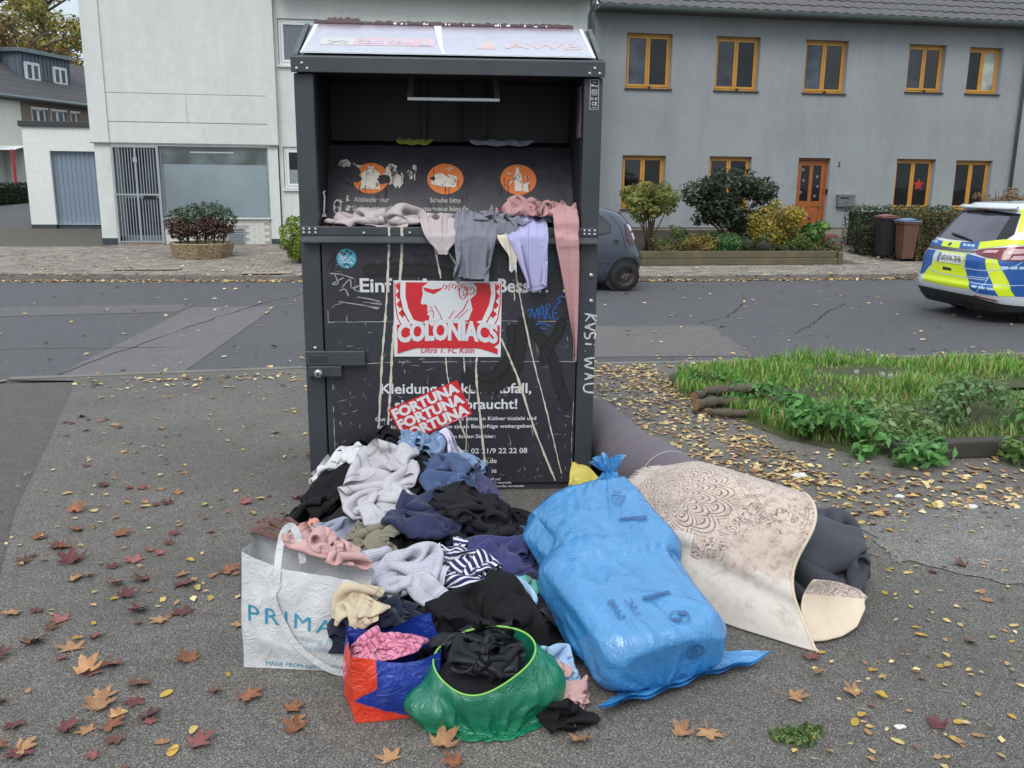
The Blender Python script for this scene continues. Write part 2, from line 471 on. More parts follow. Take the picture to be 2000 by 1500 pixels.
for (xa, ya), (xb, yb) in zip(KERB[:-1], KERB[1:]):
    if xa > 30: continue
    n = max(1, int(round((min(xb, 24) - xa) / 1.0)))
    for k in range(n):
        t0, t1 = k / n, (k + 1) / n - 0.01 / (xb - xa)
        if xb > 24: t0, t1 = t0 * (24 - xa) / (xb - xa), t1 * (24 - xa) / (xb - xa)
        x0, y0, x1, y1 = xa + (xb - xa) * t0, ya + (yb - ya) * t0, xa + (xb - xa) * t1, ya + (yb - ya) * t1
        mb.hexa([(x0, y0, -.2), (x1, y1, -.2), (x1, y1 + .12, -.2), (x0, y0 + .12, -.2), (x0, y0 + .015, .045), (x1, y1 + .015, .045), (x1, y1 + .12, .05), (x0, y0 + .12, .05)])
o = mb.build('far_kerb', m_kerb); o['kind'] = 'structure'
# gardens / ground behind the houses and the far road
m_soil = M('soil', (48, 41, 33), 0.98, 0.3, 8, 0.6, 60)
m_cover = M('cover_plate', (148, 132, 116), 0.85, 0.15, 6, 0.2, 80)
m_iron = M('cast_iron', (70, 64, 60), 0.6, 0.2, 9, 0.3, 90, metal=0.6)

# manhole covers on the far pavement
t = thing('manhole_cover', 'pale rectangular concrete access cover set in the brick pavement beside the green ball shrub', 'manhole cover', (-1.55, 15.95, zs(15.95)))
MB().box(-.42, .42, -.26, .26, 0.002, .010).build('cover_plate', m_cover, t, bevel=.004)
mb = MB()
for k in range(4): mb.box(-.2 + .1 * k, -.14 + .1 * k, .02, .08, .010, .014)
mb.build('lifting_slot', m_iron, t)
t = thing('drain_cover', 'long dark metal channel cover set flush in the brick pavement near the left kerb', 'drain cover', (-3.6, 16.4, zs(16.4)))
MB().box(-.55, .55, -.11, .11, 0.002, .010).build('cover_frame', m_iron, t)
MB().box(-.52, -.01, -.09, .09, .010, .013).build('cover_plate', m_cover, t)
MB().box(.01, .52, -.09, .09, .010, .013).build('cover_plate', m_cover, t)

# ================================================================== BUILDINGS
def wall_open(mb, x0, x1, z0, z1, y, openings, depth=0.15):
    """front face at y with openings (xa,xb,za,zb) and their reveals going back"""
    xs = sorted({x0, x1, *[o[0] for o in openings], *[o[1] for o in openings]})
    zz = sorted({z0, z1, *[o[2] for o in openings], *[o[3] for o in openings]})
    for i in range(len(xs) - 1):
        for j in range(len(zz) - 1):
            cx, cz = (xs[i] + xs[i + 1]) / 2, (zz[j] + zz[j + 1]) / 2
            if any(o[0] < cx < o[1] and o[2] < cz < o[3] for o in openings): continue
            mb.add([(xs[i], y, zz[j]), (xs[i + 1], y, zz[j]), (xs[i + 1], y, zz[j + 1]), (xs[i], y, zz[j + 1])], [(0, 1, 2, 3)])
    for a, b, c, d in openings:
        for p, q in (((a, c), (a, d)), ((a, d), (b, d)), ((b, d), (b, c)), ((b, c), (a, c))):
            mb.add([(p[0], y, p[1]), (q[0], y, q[1]), (q[0], y + depth, q[1]), (p[0], y + depth, p[1])], [(0, 1, 2, 3)])

def M_glass(name, col, rough=0.03, ior=1.75, wav=0.04):
    m, t = mat_new(name)
    o = t.mix(1.0, s2l(col), t.ramp(t.noise(2.2, 3, 0.5), [(0.35, G(0.55)), (0.65, G(1.45))]), 'MULTIPLY')
    t.link(o, t.b.inputs['Base Color'])
    t.b.inputs['Roughness'].default_value = rough; t.b.inputs['IOR'].default_value = ior
    t.link(t.bump(t.noise(1.6, 2), wav, 0.05), t.b.inputs['Normal'])
    return m
m_glass = M_glass('window_glass', (20, 21, 23), ior=1.5)
m_wood = M('orange_stained_wood', (188, 134, 52), 0.45, 0.18, 5, 0.15, 40, coat=0.15)
m_wood_d = M('brown_stained_wood', (150, 84, 36), 0.45, 0.2, 5, 0.15, 40, coat=0.15)
m_gwall = M_plaster('grey_render', (147, 151, 152), 0.13, 0.12, bump=.7)
m_wwall = M_plaster('white_render', (207, 210, 205), 0.09, 0.05, bscale=40, bump=0.22)
m_reveal = M('blue_grey_reveal', (152, 160, 172), 0.85, 0.06, 3)
m_wframe = M('white_window_frame', (214, 216, 214), 0.4, 0.04, 4)
m_slate = M('dark_sill', (54, 54, 56), 0.6, 0.1, 6)
m_zinc = M('zinc_sheet', (116, 126, 128), 0.45, 0.18, 2.5, metal=0.5)
m_tile = M('grey_clay_tile', (88, 86, 86), 0.85, 0.3, 3, 0.4, 50, fine=0.15, fscale=60)
m_plinth = M('dark_plinth_paint', (62, 66, 74), 0.85, 0.12, 4, 0.15, 60)
m_brass = M('dark_fitting', (44, 42, 40), 0.4, 0.1, 9, metal=0.6)
m_steel = M('brushed_steel', (150, 152, 154), 0.35, 0.1, 9, metal=0.9)

def casement(parent, x0, x1, z0, z1, yf, frame, label=None, split=True, sill=True, pane=None, fw_=0.05, handle=True):
    """window set in its opening: outer frame, two sashes, panes; parent-local coordinates"""
    fr = MB()
    def rim(mb, a, b, c, d, w, y0, y1):
        mb.box(a, a + w, y0, y1, c, d); mb.box(b - w, b, y0, y1, c, d)
        mb.box(a + w, b - w, y0, y1, c, c + w); mb.box(a + w, b - w, y0, y1, d - w, d)
    rim(fr, x0, x1, z0, z1, fw_, yf, yf + .07)
    f = fr.build('window', frame, parent, bevel=.004)
    if label: f['label'] = label
    xm = (x0 + x1) / 2
    parts = [(x0 + fw_ + .004, xm - .003), (xm + .003, x1 - fw_ - .004)] if split else [(x0 + fw_ + .004, x1 - fw_ - .004)]
    for k, (a, b) in enumerate(parts):
        s = MB(); rim(s, a, b, z0 + fw_ + .004, z1 - fw_ - .004, .055, yf - .012, yf + .05)
        s.build('sash', frame, f, bevel=.004)
        MB().box(a + .055, b - .055, yf + .012, yf + .03, z0 + fw_ + .059, z1 - fw_ - .059).build('pane', pane[k] if isinstance(pane, (list, tuple)) else (pane or m_glass), f)
    if sill: MB().box(x0 - .02, x1 + .02, yf - .19, yf - .001, z0 - .03, z0 - .002).build('sill', m_slate, f)
    return f

# ---- grey terraced house with orange windows
YG = 22.2
gh = thing('grey_house', 'grey rendered two storey house with orange wooden windows and tiled roof', 'house', (11.5, YG, 0.28))
def gx(v): return v - 11.5
ups = [(6.584, 7.754, 3.90, 5.185), (8.877, 10.048, 3.905, 5.183), (11.252, 12.423, 3.905, 5.18), (14.10, 15.164, 4.0, 5.17), (15.826, 16.81, 4.0, 5.15)]
los = [(6.579, 7.72, 0.98, 2.30), (8.869, 10.02, 0.98, 2.306), (14.072, 15.218, 1.0, 2.312), (15.808, 16.9, 1.0, 2.295)]
door = (11.297, 12.20, 0.36, 2.30)
mb = MB()
wall_open(mb, 5.80, 24.0, 0.52, 5.80, 0.0, ups + los + [(door[0], door[1], 0.52, door[3])], 0.2)
mb.v = [(x - 11.5, y, z - .28) for x, y, z in mb.v]
mb.box(gx(5.8), gx(24), .25, .4, 0, 5.5)
mb.box(gx(5.78), gx(5.8), 0, 9, 0, 5.8)
wall = mb.build('wall', m_gwall, gh)
mb = MB()
mb.box(gx(5.8), gx(door[0]), .025, .2, -.1, .24); mb.box(gx(door[1]), gx(24), .025, .2, -.1, .24)
mb.build('plinth', M('rough_plinth', (140, 132, 120), 0.95, 0.15, 4, 0.4, 50), gh)
MB().box(gx(door[0]) - .15, gx(door[1]) + .15, -.45, .2, -.12, .075).build('door_step', M('red_step', (120, 78, 66), .9, .2, 6, .2, 60), gh, bevel=.006)
m_blind = M('pale_roller_blind', (178, 186, 172), 0.8, 0.04, 3)
m_reflect2 = M_glass('sky_reflection_glass', (46, 50, 58), ior=1.6, wav=.08); m_glass2 = M_glass('brown_dark_glass', (26, 24, 22), ior=1.65, wav=.09)  # pane colours varied to imitate differing reflections
m_reflect = M_glass('blue_grey_reflection_glass', (62, 68, 78), ior=1.5)  # blue-grey reflection put into the glass colour, no curtain behind
for k, (a, b, c, d) in enumerate(ups + los):
    pane = m_glass
    if k == 4: pane = [m_glass, M_glass('blind_behind_glass', (150, 158, 146))]
    if k < 4: pane = [(m_reflect, m_reflect2)[k % 2], (m_glass, m_glass2)[k // 2]]
    if k in (5, 6): pane = [m_glass2, m_glass]
    w = casement(gh, gx(a), gx(b), c - .28, d - .28, .14, m_wood, pane=pane)
    mbv = MB()                                            # painted jamb and head lining, 3 mm proud of the render
    mbv.box(gx(b) - .006, gx(b) - .001, .004, .139, c - .28, d - .28); mbv.build('jamb_lining', m_reveal, w)
    MB().box(gx(a) + .001, gx(a) + .006, .004, .139, c - .28, d - .28).build('jamb_lining', m_reveal, w)
    if k < 4:
        MB().lathe([(0.001, -.02), (.035, -.02), (.04, 0), (.03, .03), (.001, .04)], (gx((a + b) / 2 + .05), .06, c - .28 + .03), 'z', 8).build('window_catch', m_brass, w)
    if k == 7:                                            # red paper star in the window
        star = [((0.17 if q % 2 == 0 else 0.075) * math.sin(q * PI / 5), (0.17 if q % 2 == 0 else 0.075) * math.cos(q * PI / 5)) for q in range(10)]
        MB().prism([(gx(14.87) + p, 1.37 + q) for p, q in star], .144, .150).build('star', M('red_paper', (170, 44, 36), .8), w)
# front door
dr = MB()
a, b, c, d = gx(door[0]), gx(door[1]), door[2] - .28, door[3] - .28
dr.box(a, a + .06, .12, .2, c, d); dr.box(b - .06, b, .12, .2, c, d); dr.box(a + .06, b - .06, .12, .2, d - .06, d)
D = dr.build('door', m_wood_d, gh, bevel=.004)
lf = MB(); zt = d - .07
for xa, xb in ((a + .065, a + .17), ((a + b) / 2 - .05, (a + b) / 2 + .05), (b - .17, b - .065)): lf.box(xa, xb, .135, .185, c + .02, zt)
gapx = [(a + .17, (a + b) / 2 - .05), ((a + b) / 2 + .05, b - .17)]
for xa, xb in gapx:
    lf.box(xa, xb, .135, .185, c + .02, c + .14); lf.box(xa, xb, .135, .185, .78, .92); lf.box(xa, xb, .135, .185, zt - .12, zt)
    lf.box(xa + .001, xb - .001, .150, .175, c + .14, .78)
lf.build('door_leaf', m_wood_d, D, bevel=.003)
for xa, xb in gapx: MB().box(xa, xb, .150, .165, .92, zt - .12).build('pane', m_glass, D)
MB().tube([(b - .12, .134, .80), (b - .12, .08, .80), (b - .22, .08, .80)], .011, 8).build('handle', m_steel, D)
MB().box(b - .125, b - .095, .125, .134, .70, .86).build('lock_plate', m_steel, D)
mbv = MB(); mbv.box(b - .006, b - .001, .004, .119, c, d); mbv.build('jamb_lining', m_reveal, D); MB().box(a + .001, a + .006, .004, .119, c, d).build('jamb_lining', m_reveal, D)
MB().box(b - .03, b - .008, .02, .08, 1.10, 1.24).build('doorbell', m_brass, D)
hp = Print()
for q, (hx, hz) in enumerate([(gx(11.52), 1.72), (gx(11.56), 1.45), (gx(11.5), 1.15), (gx(11.93), 1.55), (gx(11.96), 1.30), (gx(11.9), 1.05)]):
    hp.stroke([(hx + .035 * 16 * math.sin(t) ** 3 / 17, hz + .035 * (13 * math.cos(t) - 5 * math.cos(2 * t) - 2 * math.cos(3 * t) - math.cos(4 * t)) / 17) for t in [2 * PI * i / 16 for i in range(17)]], .006)
hp.build('heart_sticker', m_wframe, D, lambda p, q: (p, .147, q))
pr = Print().text('3', (gx(12.40), 2.08 - .28), h=.13, bold=.01)
pr.build('house_number', m_brass, gh, lambda p, q: (p, -.006, q))
# letterbox
lb = thing('letterbox', 'brushed steel letterbox on the grey wall right of the orange door', 'letterbox', (12.68, YG, 1.06))
MB().box(-.24, .24, -.11, -.002, 0, .30).build('box', m_steel, lb, bevel=.006)
MB().prism([(-.14, .30), (.0, .325), (.0, .302), (-.14, .285)], -.25, .25, 'x').build('lid', m_steel, lb)
MB().box(-.18, .06, -.116, -.111, .21, .245).build('mail_slot', m_brass, lb)
MB().box(-.012, .012, -.116, -.111, .1, .13).build('lock', m_brass, lb)
# roof, gutter, tiles
ze = 5.66 - .28
slope = rad(36)
rf = MB(); L = 6.0
rf.add([(gx(5.75), -.45, ze + .03), (gx(24), -.45, ze + .03), (gx(24), -.45 + L * math.cos(slope), ze + .03 + L * math.sin(slope)), (gx(5.75), -.45 + L * math.cos(slope), ze + .03 + L * math.sin(slope))], [(0, 1, 2, 3)])
rf.box(gx(5.75), gx(24), -.43, .05, ze - .04, ze + .01)
roof = rf.build('roof', m_tile, gh)
tm = MB(); pts = []
for j, (dy, dz) in enumerate([(0, .0), (.0, .03), (.38, .012)]):
    pts.append([(x, dy, dz + .028 * (0.5 + 0.5 * math.cos(2 * PI * (x + .04) / .3)) * (0.4 if j == 0 else 1)) for x in [i * .3 / 6 for i in range(7)]])
tm.grid(pts)
tile0 = tm.build('roof_tile', m_tile, roof, smooth=False)
tile0.location = (0, 0, -50)
first = True
for r in range(6):
    for k in range(48):
        if k + 48 * r >= 296: break
        x = gx(5.75) + .01 + k * .3
        if x + .3 > gx(20.3): continue
        s = r * .335
        loc = (x, -.47 + s * math.cos(slope) + rng.uniform(-.006, .006), ze + .05 + s * math.sin(slope) + rng.uniform(0, .006))
        rot = (slope - .02, 0, rng.uniform(-.008, .008))
        if first: tile0.location = loc; tile0.rotation_euler = rot; first = False
        else: instance(tile0, roof, loc, rot)
m_gutter = M('grey_green_zinc_gutter', (96, 108, 104), 0.5, 0.15, 3, metal=0.4)
gt = MB(); gp = [(-.60 + .075 * (1 - math.cos(t)), ze + .03 - .085 * math.sin(t)) for t in [PI * q / 8 for q in range(9)]]
gt.grid([[(gx(5.72), y, z) for y, z in gp], [(gx(24), y, z) for y, z in gp]])
gt.tube([(gx(5.72), -.60, ze + .035), (gx(24), -.60, ze + .035)], .012, 6)
gt.build('gutter', m_gutter, gh)
dp = MB().tube([(gx(17.6), -.5, ze - .03), (gx(17.56), -.3, ze - .25), (gx(17.46), -.09, ze - .5), (gx(17.44), -.09, -.1)], .045, 10)
dp.build('downpipe', m_gutter, gh, smooth=True)

# ---- white corner building
YW = 20.6
wb = thing('white_building', 'white rendered corner building with barred door and shop window', 'building', (-2.0, YW, 0.15))
def WX(mb): mb.v = [(x + 2.0, y, z - .15) for x, y, z in mb.v]; return mb
mb = MB()
wall_open(mb, -5.10, -1.86, 2.335, 6.2, .035, [], .1)       # recessed field between the lesenes
mb.box(-5.46, -5.102, 0, .5, 2.335, 6.2)
mb.box(-1.858, -1.64, 0, .5, 2.335, 6.2)
mb.box(-5.46, -5.44, .5, 9, 0.1, 6.2)
mb.box(-5.10, -1.86, .05, .5, 2.30, 2.334)
mb.box(-5.42, -5.105, .055, .6, .36, 2.333)                  # ground floor piers
mb.box(-1.875, -1.665, .055, .6, .34, 2.333)
mb.box(-5.10, -1.87, 1.3, 1.4, .1, 2.3)                      # back of the recess
wins = [(-1.56, 0.455, 4.02, 4.97), (.72, 2.76, 4.02, 4.97), (-1.56, .455, 1.42, 2.33), (.72, 2.76, 1.42, 2.33)]
wall_open(mb, -1.64, 5.30, .2, 5.62, .15, wins, .12)
mb.box(-1.63, 5.30, .42, .5, .2, 5.5)
mb.box(5.28, 5.30, .15, 9, .2, 5.6)
WX(mb).build('wall', m_wwall, wb)
mb = MB()
mb.box(-5.10, -1.86, .0345, .036, 3.362, 3.374); mb.box(-5.10, -1.86, .0335, .036, 2.778, 2.794)
mb.box(-3.5, -3.492, .0345, .036, 2.79, 3.36)
mb.box(-5.48, -1.62, -.012, .0, 2.335, 2.36)
WX(mb).build('wall_joint', M('shadow_joint', (120, 120, 116), .95), wb)
mb = MB()
mb.box(-5.425, -5.10, .05, .6, .0, .358); mb.box(-1.88, -1.66, .05, .6, 0, .338)
WX(mb).build('plinth', m_plinth, wb)
# windows of the white building
m_curt = M('grey_curtained_pane', (92, 98, 108), 0.12, 0.25, 14, vec=None)
def M_curtain(name, c1, c2, sc=30):
    m, t = mat_new(name)
    w = t.new('ShaderNodeTexWave', wave_type='BANDS', bands_direction='X'); w.inputs['Scale'].default_value = sc; w.inputs['Distortion'].default_value = 1.5
    t.link(t.map((1, 1, .08)), w.inputs['Vector'])
    t.link(t.ramp(w.outputs['Fac'], [(0, s2l(c1)), (1, s2l(c2))]), t.b.inputs['Base Color'])
    t.b.inputs['Roughness'].default_value = 0.08
    return m
m_curt = M_curtain('grey_slat_curtain_behind_glass', (84, 90, 100), (124, 130, 140), 9)
m_lace = M_curtain('pale_net_curtain_behind_glass', (110, 118, 118), (150, 158, 156), 7)
for k, (a, b, c, d) in enumerate(wins):
    w = casement(wb, a + 2.0 + .01, b + 2.0 - .01, c - .15 + .01, d - .15 - .01, .19, m_wframe, pane=m_curt if k < 2 else m_glass, sill=False)
    MB().box(a + 1.97, b + 2.03, .09, .185, c - .15 - .035, c - .15 + .002).build('sill', m_wframe, w)
    if k >= 2:
        MB().box(a + 2.12, b + 1.9, .197, .2005, c - .15 + .12, c - .15 + .42).build('net_curtain', m_lace, w)
# shop window
fr = MB(); fr.box(-4.13, -4.09, .09, .15, .775, 2.30); fr.box(-1.915, -1.876, .09, .15, .775, 2.30); fr.box(-4.09, -1.915, .09, .15, .775, .80); fr.box(-4.09, -1.915, .09, .15, 2.27, 2.30)
sw = WX(fr).build('shop_window', M('grey_steel_frame', (128, 136, 138), .5, .1, 5), wb)
def M_frost():
    m, t = mat_new('frosted_film')
    n = t.noise(.55, 3, .5)  # uneven light of the room behind, put into the film colour
    t.link(t.mix(1.0, s2l((136, 148, 154)), t.ramp(n, [(.3, G(.72)), (.62, G(1.14))]), 'MULTIPLY'), t.b.inputs['Base Color'])
    t.b.inputs['Roughness'].default_value = .12; t.b.inputs['IOR'].default_value = 1.6
    return m
WX(MB().box(-4.09, -1.915, .115, .125, .80, 1.93)).build('frosted_pane', M_frost(), sw)
WX(MB().box(-4.09, -1.915, .112, .122, 1.932, 2.27)).build('clear_pane', M_glass('clear_shop_glass', (84, 94, 94)), sw)
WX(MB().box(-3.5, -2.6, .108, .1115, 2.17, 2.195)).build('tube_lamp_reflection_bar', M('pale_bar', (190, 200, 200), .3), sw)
# barred entrance
m_cage = M('pale_grey_bar_paint', (158, 164, 170), 0.45, 0.08, 8, metal=0.2)
fr = MB(); fr.box(-5.095, -5.05, .02, .07, .25, 2.30); fr.box(-4.19, -4.14, .02, .07, .25, 2.30); fr.box(-5.05, -4.19, .02, .07, 2.26, 2.30)
fr.box(-5.05, -4.19, .03, .06, .27, .30); fr.box(-4.64, -4.60, .03, .06, .30, 2.26); fr.box(-5.05, -4.64, .03, .06, 1.27, 1.30); fr.box(-4.60, -4.19, .03, .06, 1.27, 1.30)
gate = WX(fr).build('barred_gate', m_cage, wb)
bar = MB().tube([(0, 0, .30), (0, 0, 2.26)], .010, 6)
b0 = None
for k in range(12):
    x = -5.05 + .41 / 7 * (k + 1) if k < 6 else -4.60 + .41 / 7 * (k - 5)
    loc = (x + 2.0, .045, -.15)
    if b0 is None: b0 = bar.build('bar', m_cage, gate); b0.location = loc
    else: instance(b0, gate, loc)
WX(MB().box(-4.50, -4.25, .015, .029, 1.19, 1.26)).build('lock_box', m_brass, gate)
WX(MB().box(-4.66, -4.58, .015, .029, 1.95, 2.06)).build('hinge_clasp', m_cage, gate)
dd = MB(); dd.box(-5.04, -4.96, .45, .5, .25, 2.28); dd.box(-4.26, -4.18, .45, .5, .25, 2.28); dd.box(-4.96, -4.26, .45, .5, 2.2, 2.28); dd.box(-4.96, -4.26, .45, .5, 1.2, 1.3); dd.box(-4.96, -4.26, .45, .5, .25, .40)
DD = WX(dd).build('door', M('grey_blue_door_frame', (134, 144, 152), .5), wb)
WX(MB().box(-4.96, -4.26, .47, .485, .40, 1.2)).build('pane', m_reflect, DD)
WX(MB().box(-4.96, -4.26, .47, .485, 1.3, 2.2)).build('pane', m_reflect, DD)
WX(MB().box(-5.10, -4.14, .0, .6, .1, .25)).build('door_step', M('brown_step_tiles', (136, 116, 104), .9, .2, 8, .2, 60), wb, bevel=.005)
# white tile plinth under the shop window, each tile on its own, with a vent
m_wtile = M('white_glazed_tile', (206, 204, 198), 0.35, 0.06, 3)
pl = WX(MB().box(-4.13, -1.876, .07, .14, .1, .77)).build('tile_plinth', M('grey_grout', (168, 164, 158), .95), wb)
WX(MB().box(-4.13, -1.876, .0, .14, .771, .80)).build('window_sill', m_wframe, wb)
tl = MB().box(0, .212, -.006, 0, 0, .066)
t0 = None
for r in range(9):
    for k in range(11):
        x = -4.125 + k * .222 - (0.111 if r % 2 else 0) ; 
        if x < -4.13: x = -4.125; 
        if x + .212 > -1.872: continue
        z = .15 + r * .0685
        if -2.95 < x + .1 < -2.42 and .18 < z < .57: continue
        loc = (x + 2.0, .070, z - .15)
        if t0 is None: t0 = tl.build('tile', m_wtile, pl, bevel=.002); t0.location = loc
        else: instance(t0, pl, loc)
vf = MB(); vf.box(-2.83, -2.80, .04, .069, .2, .58); vf.box(-2.47, -2.44, .04, .069, .2, .58); vf.box(-2.80, -2.47, .04, .069, .2, .22); vf.box(-2.80, -2.47, .04, .069, .56, .58)
vt = WX(vf).build('vent', m_cage, wb)
sl = None
for k in range(9):
    s = MB().box(-.165, .165, -.012, .012, -.006, .006)
    if sl is None: sl = s.build('slat', m_cage, vt); sl.location = (-2.635 + 2.0, .055, .24 + k * .037 - .15); sl.rotation_euler = (.6, 0, 0)
    else: instance(sl, vt, (-2.635 + 2.0, .055, .24 + k * .037 - .15), (.6, 0, 0))
# gutter, eave and downpipe of the white building
mb = MB(); gp = [(-.38 + .075 * (1 - math.cos(t)), 5.60 - .085 * math.sin(t)) for t in [PI * q / 8 for q in range(9)]]
mb.grid([[(-1.6, y, z) for y, z in gp], [(5.35, y, z) for y, z in gp]]); mb.tube([(-1.6, -.38, 5.605), (5.35, -.38, 5.605)], .012, 6)
WX(mb).build('gutter', m_gutter, wb)
mb = MB(); mb.box(-1.63, 5.34, -.24, .3, 5.62, 5.66)
mb.add([(-1.64, -.25, 5.68), (5.34, -.25, 5.68), (5.34, 5, 8.6), (-1.64, 5, 8.6)], [(0, 1, 2, 3)])
mb.box(-5.5, -1.62, -.1, 5, 6.2, 6.3)
WX(mb).build('roof', m_tile, wb)
mb = MB().tube([(5.24, -.30, 5.55), (5.24, -.28, 5.42), (5.22, -.05, 5.24), (5.22, -.03, .15)], .045, 10)
WX(mb).build('downpipe', m_gutter, wb, smooth=True)
# ---- far house on the side street, garage in front of it
YGAR = 24.75
ga = thing('garage', 'flat roofed white garage with blue grey ribbed door beside the white corner building', 'garage', (-7.0, YGAR, .25))
m_white2 = M_plaster('bright_white_render', (222, 224, 220), .05, .04, bscale=50, bump=.12)
mb = MB(); wall_open(mb, -1.16, 2.6, .2, 2.6, 0, [(-.56, 1.9, .2, 2.02)], .16)
mb.box(-1.16, -1.0, .17, 4, 0, 2.58); mb.box(2.4, 2.6, .17, 4, 0, 2.58)
mb.build('wall', m_white2, ga)
mb = MB(); mb.box(-1.165, -.57, -.006, .16, -.1, .199); mb.build('plinth', m_plinth, ga)
MB().box(-1.22, 2.66, -.06, 4.05, 2.60, 2.74).build('roof', m_slate, ga, bevel=.01)
m_gdoor = M('blue_grey_garage_paint', (122, 136, 152), .55, .1, 3, .1, 30)
gd = MB().box(-.56, 1.9, .14, .158, 0, 2.02).build('garage_door', m_gdoor, ga)
p0 = None
for k in range(22):
    if p0 is None: p0 = MB().box(.003, .107, -.012, 0, .01, 2.01).build('panel', m_gdoor, gd, bevel=.004); p0.location = (-.555, .139, 0)
    else: instance(p0, gd, (-.555 + k * .111, .139, 0))
MB().box(.62, .68, .10, .126, .78, .86).build('handle', m_brass, gd)

fh = thing('terraced_house', 'distant house with cream and brown walls and zinc clad dormer on the side street', 'house', (-12.3, 36, .8), rad(68))
m_cream = M_plaster('cream_render', (214, 211, 200), .06, .05)
m_brown = M_plaster('brown_render', (128, 112, 100), .06, .06)
b8 = .8
mb = MB(); wall_open(mb, -9, .698, 0, 4.46 - b8, 0, [(-1.1, -.1, .0, 1.75)], .3); mb.build('cream_wall', m_cream, fh)
wf = [(1.24, 2.05, 3.47, 4.17), (2.26, 3.10, 3.47, 4.17), (3.37, 3.83, 3.47, 4.17)]
mb = MB(); wall_open(mb, .70, 5.6, 0, 4.46 - b8, 0, [(a, b, c - b8, d - b8) for a, b, c, d in wf], .12); mb.build('brown_wall', m_brown, fh)
for k, (a, b, c, d) in enumerate(wf):
    w = casement(fh, a, b, c - b8, d - b8, .06, m_wframe, split=k < 2, sill=False, pane=m_reflect, fw_=.045)
    MB().box(a - .03, b + .03, -.05, .059, d - b8 - .07, d - b8 - .002).build('shutter_box', m_wframe, w)
    MB().box(a - .04, b + .04, -.06, .059, c - b8 - .05, c - b8 - .002).build('sill', m_wframe, w)
rf = MB()
rf.prism([(-.3, 3.62), (2.3, 5.46), (5.0, 3.6), (-.25, 3.50)], -9, 9, 'x')
roof = rf.build('roof', M('brown_grey_tile', (74, 72, 73), .85, .2, 6, .5, 30, fine=.2, fscale=40), fh)
cr = MB()
for r in range(9):                                        # courses of tiles, joined: too far to pick out single tiles
    y = -.3 + r * .3; z = 3.62 + r * .3 * .708
    cr.prism([(y, z + .03), (y + .32, z + .25), (y + .32, z + .20), (y, z - .02)], -9, 9, 'x')
cr.build('tile_course', roof.data.materials[0], roof)
MB().tube([(-9, -.36, 3.62), (9, -.36, 3.62)], .06, 8).build('gutter', m_zinc, fh)
m_zc = M('blue_grey_zinc', (98, 110, 120), .55, .12, 2, metal=.2)
dm = MB(); dm.box(2.0, 4.8, .95, 2.6, 4.0, 5.42)
D2 = dm.build('dormer', m_zc, fh)
mb = MB(); mb.box(1.85, 4.95, .75, 2.7, 5.42, 5.56); mb.build('dormer_roof', m_zinc, D2, bevel=.01)
s0 = None
for k in range(14):
    x = 2.03 + k * .21
    if s0 is None: s0 = MB().box(-.012, .012, -.03, 0, 4.05, 5.41).build('seam', m_zc, D2); s0.location = (x, .949, 0)
    else: instance(s0, D2, (x, .949, 0))
for k in range(5):
    instance(s0, D2, (1.999, 1.1 + k * .35, 0), (0, 0, PI * 1.5))
for a, b in ((2.2, 2.98), (3.72, 4.5)):
    w = casement(fh, a, b, 5.2 - b8, 5.9 - b8, .86, m_wframe, sill=False, pane=m_reflect, fw_=.045)
MB().box(.3, 1.6, 1.6, 2.4, 4.6, 5.95).build('chimney', m_zinc, fh)
cn = MB(); cn.grid([[(x, y, 1.72 + .18 * math.sin(PI * (x + 1.6) / 2.3)) for x in [-1.6 + 2.3 * i / 12 for i in range(13)]] for y in (-1.5, 0)])
cn.build('entrance_canopy', m_wframe, fh)
for x in (-1.55, -.33, .62): MB().tube([(x, -1.4, -.1), (x, -1.4, 1.74)], .045, 8).build('post', M('red_post', (176, 40, 44), .5), fh)
DR = MB().box(-1.09, -.11, .2, .25, .0, 1.74).build('door', m_wframe, fh)
MB().lathe([(.001, 0), (.2, 0), (.2, -.02), (.16, -.03), (.001, -.03)], (-.6, .199, 1.25), 'y', 20).build('round_pane', m_glass, DR)
# rising side street and verge
def sst(x, y): return float(np.interp(y, [16, 20, 24, 34, 60], [.02, .16, .3, .8, 2.0]))
mb = MB(); mb.grid([[(x, y, sst(x, y) + .01) for x in (-60, -30, -16, -5.6)] for y in (16.9, 18, 20, 22, 24, 28, 34, 45, 60)])
o = mb.build('side_street', m_road, fix=False); o['kind'] = 'structure'

# ------------------------------------------------------------------ foliage
m_leafy = M_attr('leaf_green', .55, trans=.35)
m_bark = M('bark', (84, 70, 58), .95, .3, 6, .8, 40)
m_twig = M('brown_twig', (92, 70, 52), .9, .2, 8, .3, 60)
def leaf_arrays(P, N, size, tints, aspect=.55, r=None, fold=.25):
    """P (n,3) places, N (n,3) facing; each leaf is two triangles folded along its midrib"""
    r = r or nr
    n = len(P)
    N = N / (np.linalg.norm(N, axis=1, keepdims=True) + 1e-9)
    A = r.normal(size=(n, 3)); A -= N * (A * N).sum(1, keepdims=True); A /= (np.linalg.norm(A, axis=1, keepdims=True) + 1e-9)
    B = np.cross(N, A)
    s = (size * r.uniform(.6, 1.3, n))[:, None]
    tip, base = P + A * s * .5, P - A * s * .5
    l = P + B * s * aspect * .5 + N * s * fold * .4 - A * s * .08; rr = P - B * s * aspect * .5 + N * s * fold * .4 - A * s * .08
    V = np.stack([base, rr, tip, l], 1).reshape(-1, 3)
    b = np.arange(n)[:, None] * 4
    F = np.concatenate([b + np.array([[0, 1, 2]]), b + np.array([[0, 2, 3]])], 1).reshape(-1, 3)
    T = np.asarray(tints)[r.integers(0, len(tints), n)] * r.uniform(.7, 1.25, (n, 1))
    return V, F, np.repeat(T, 2, 0)
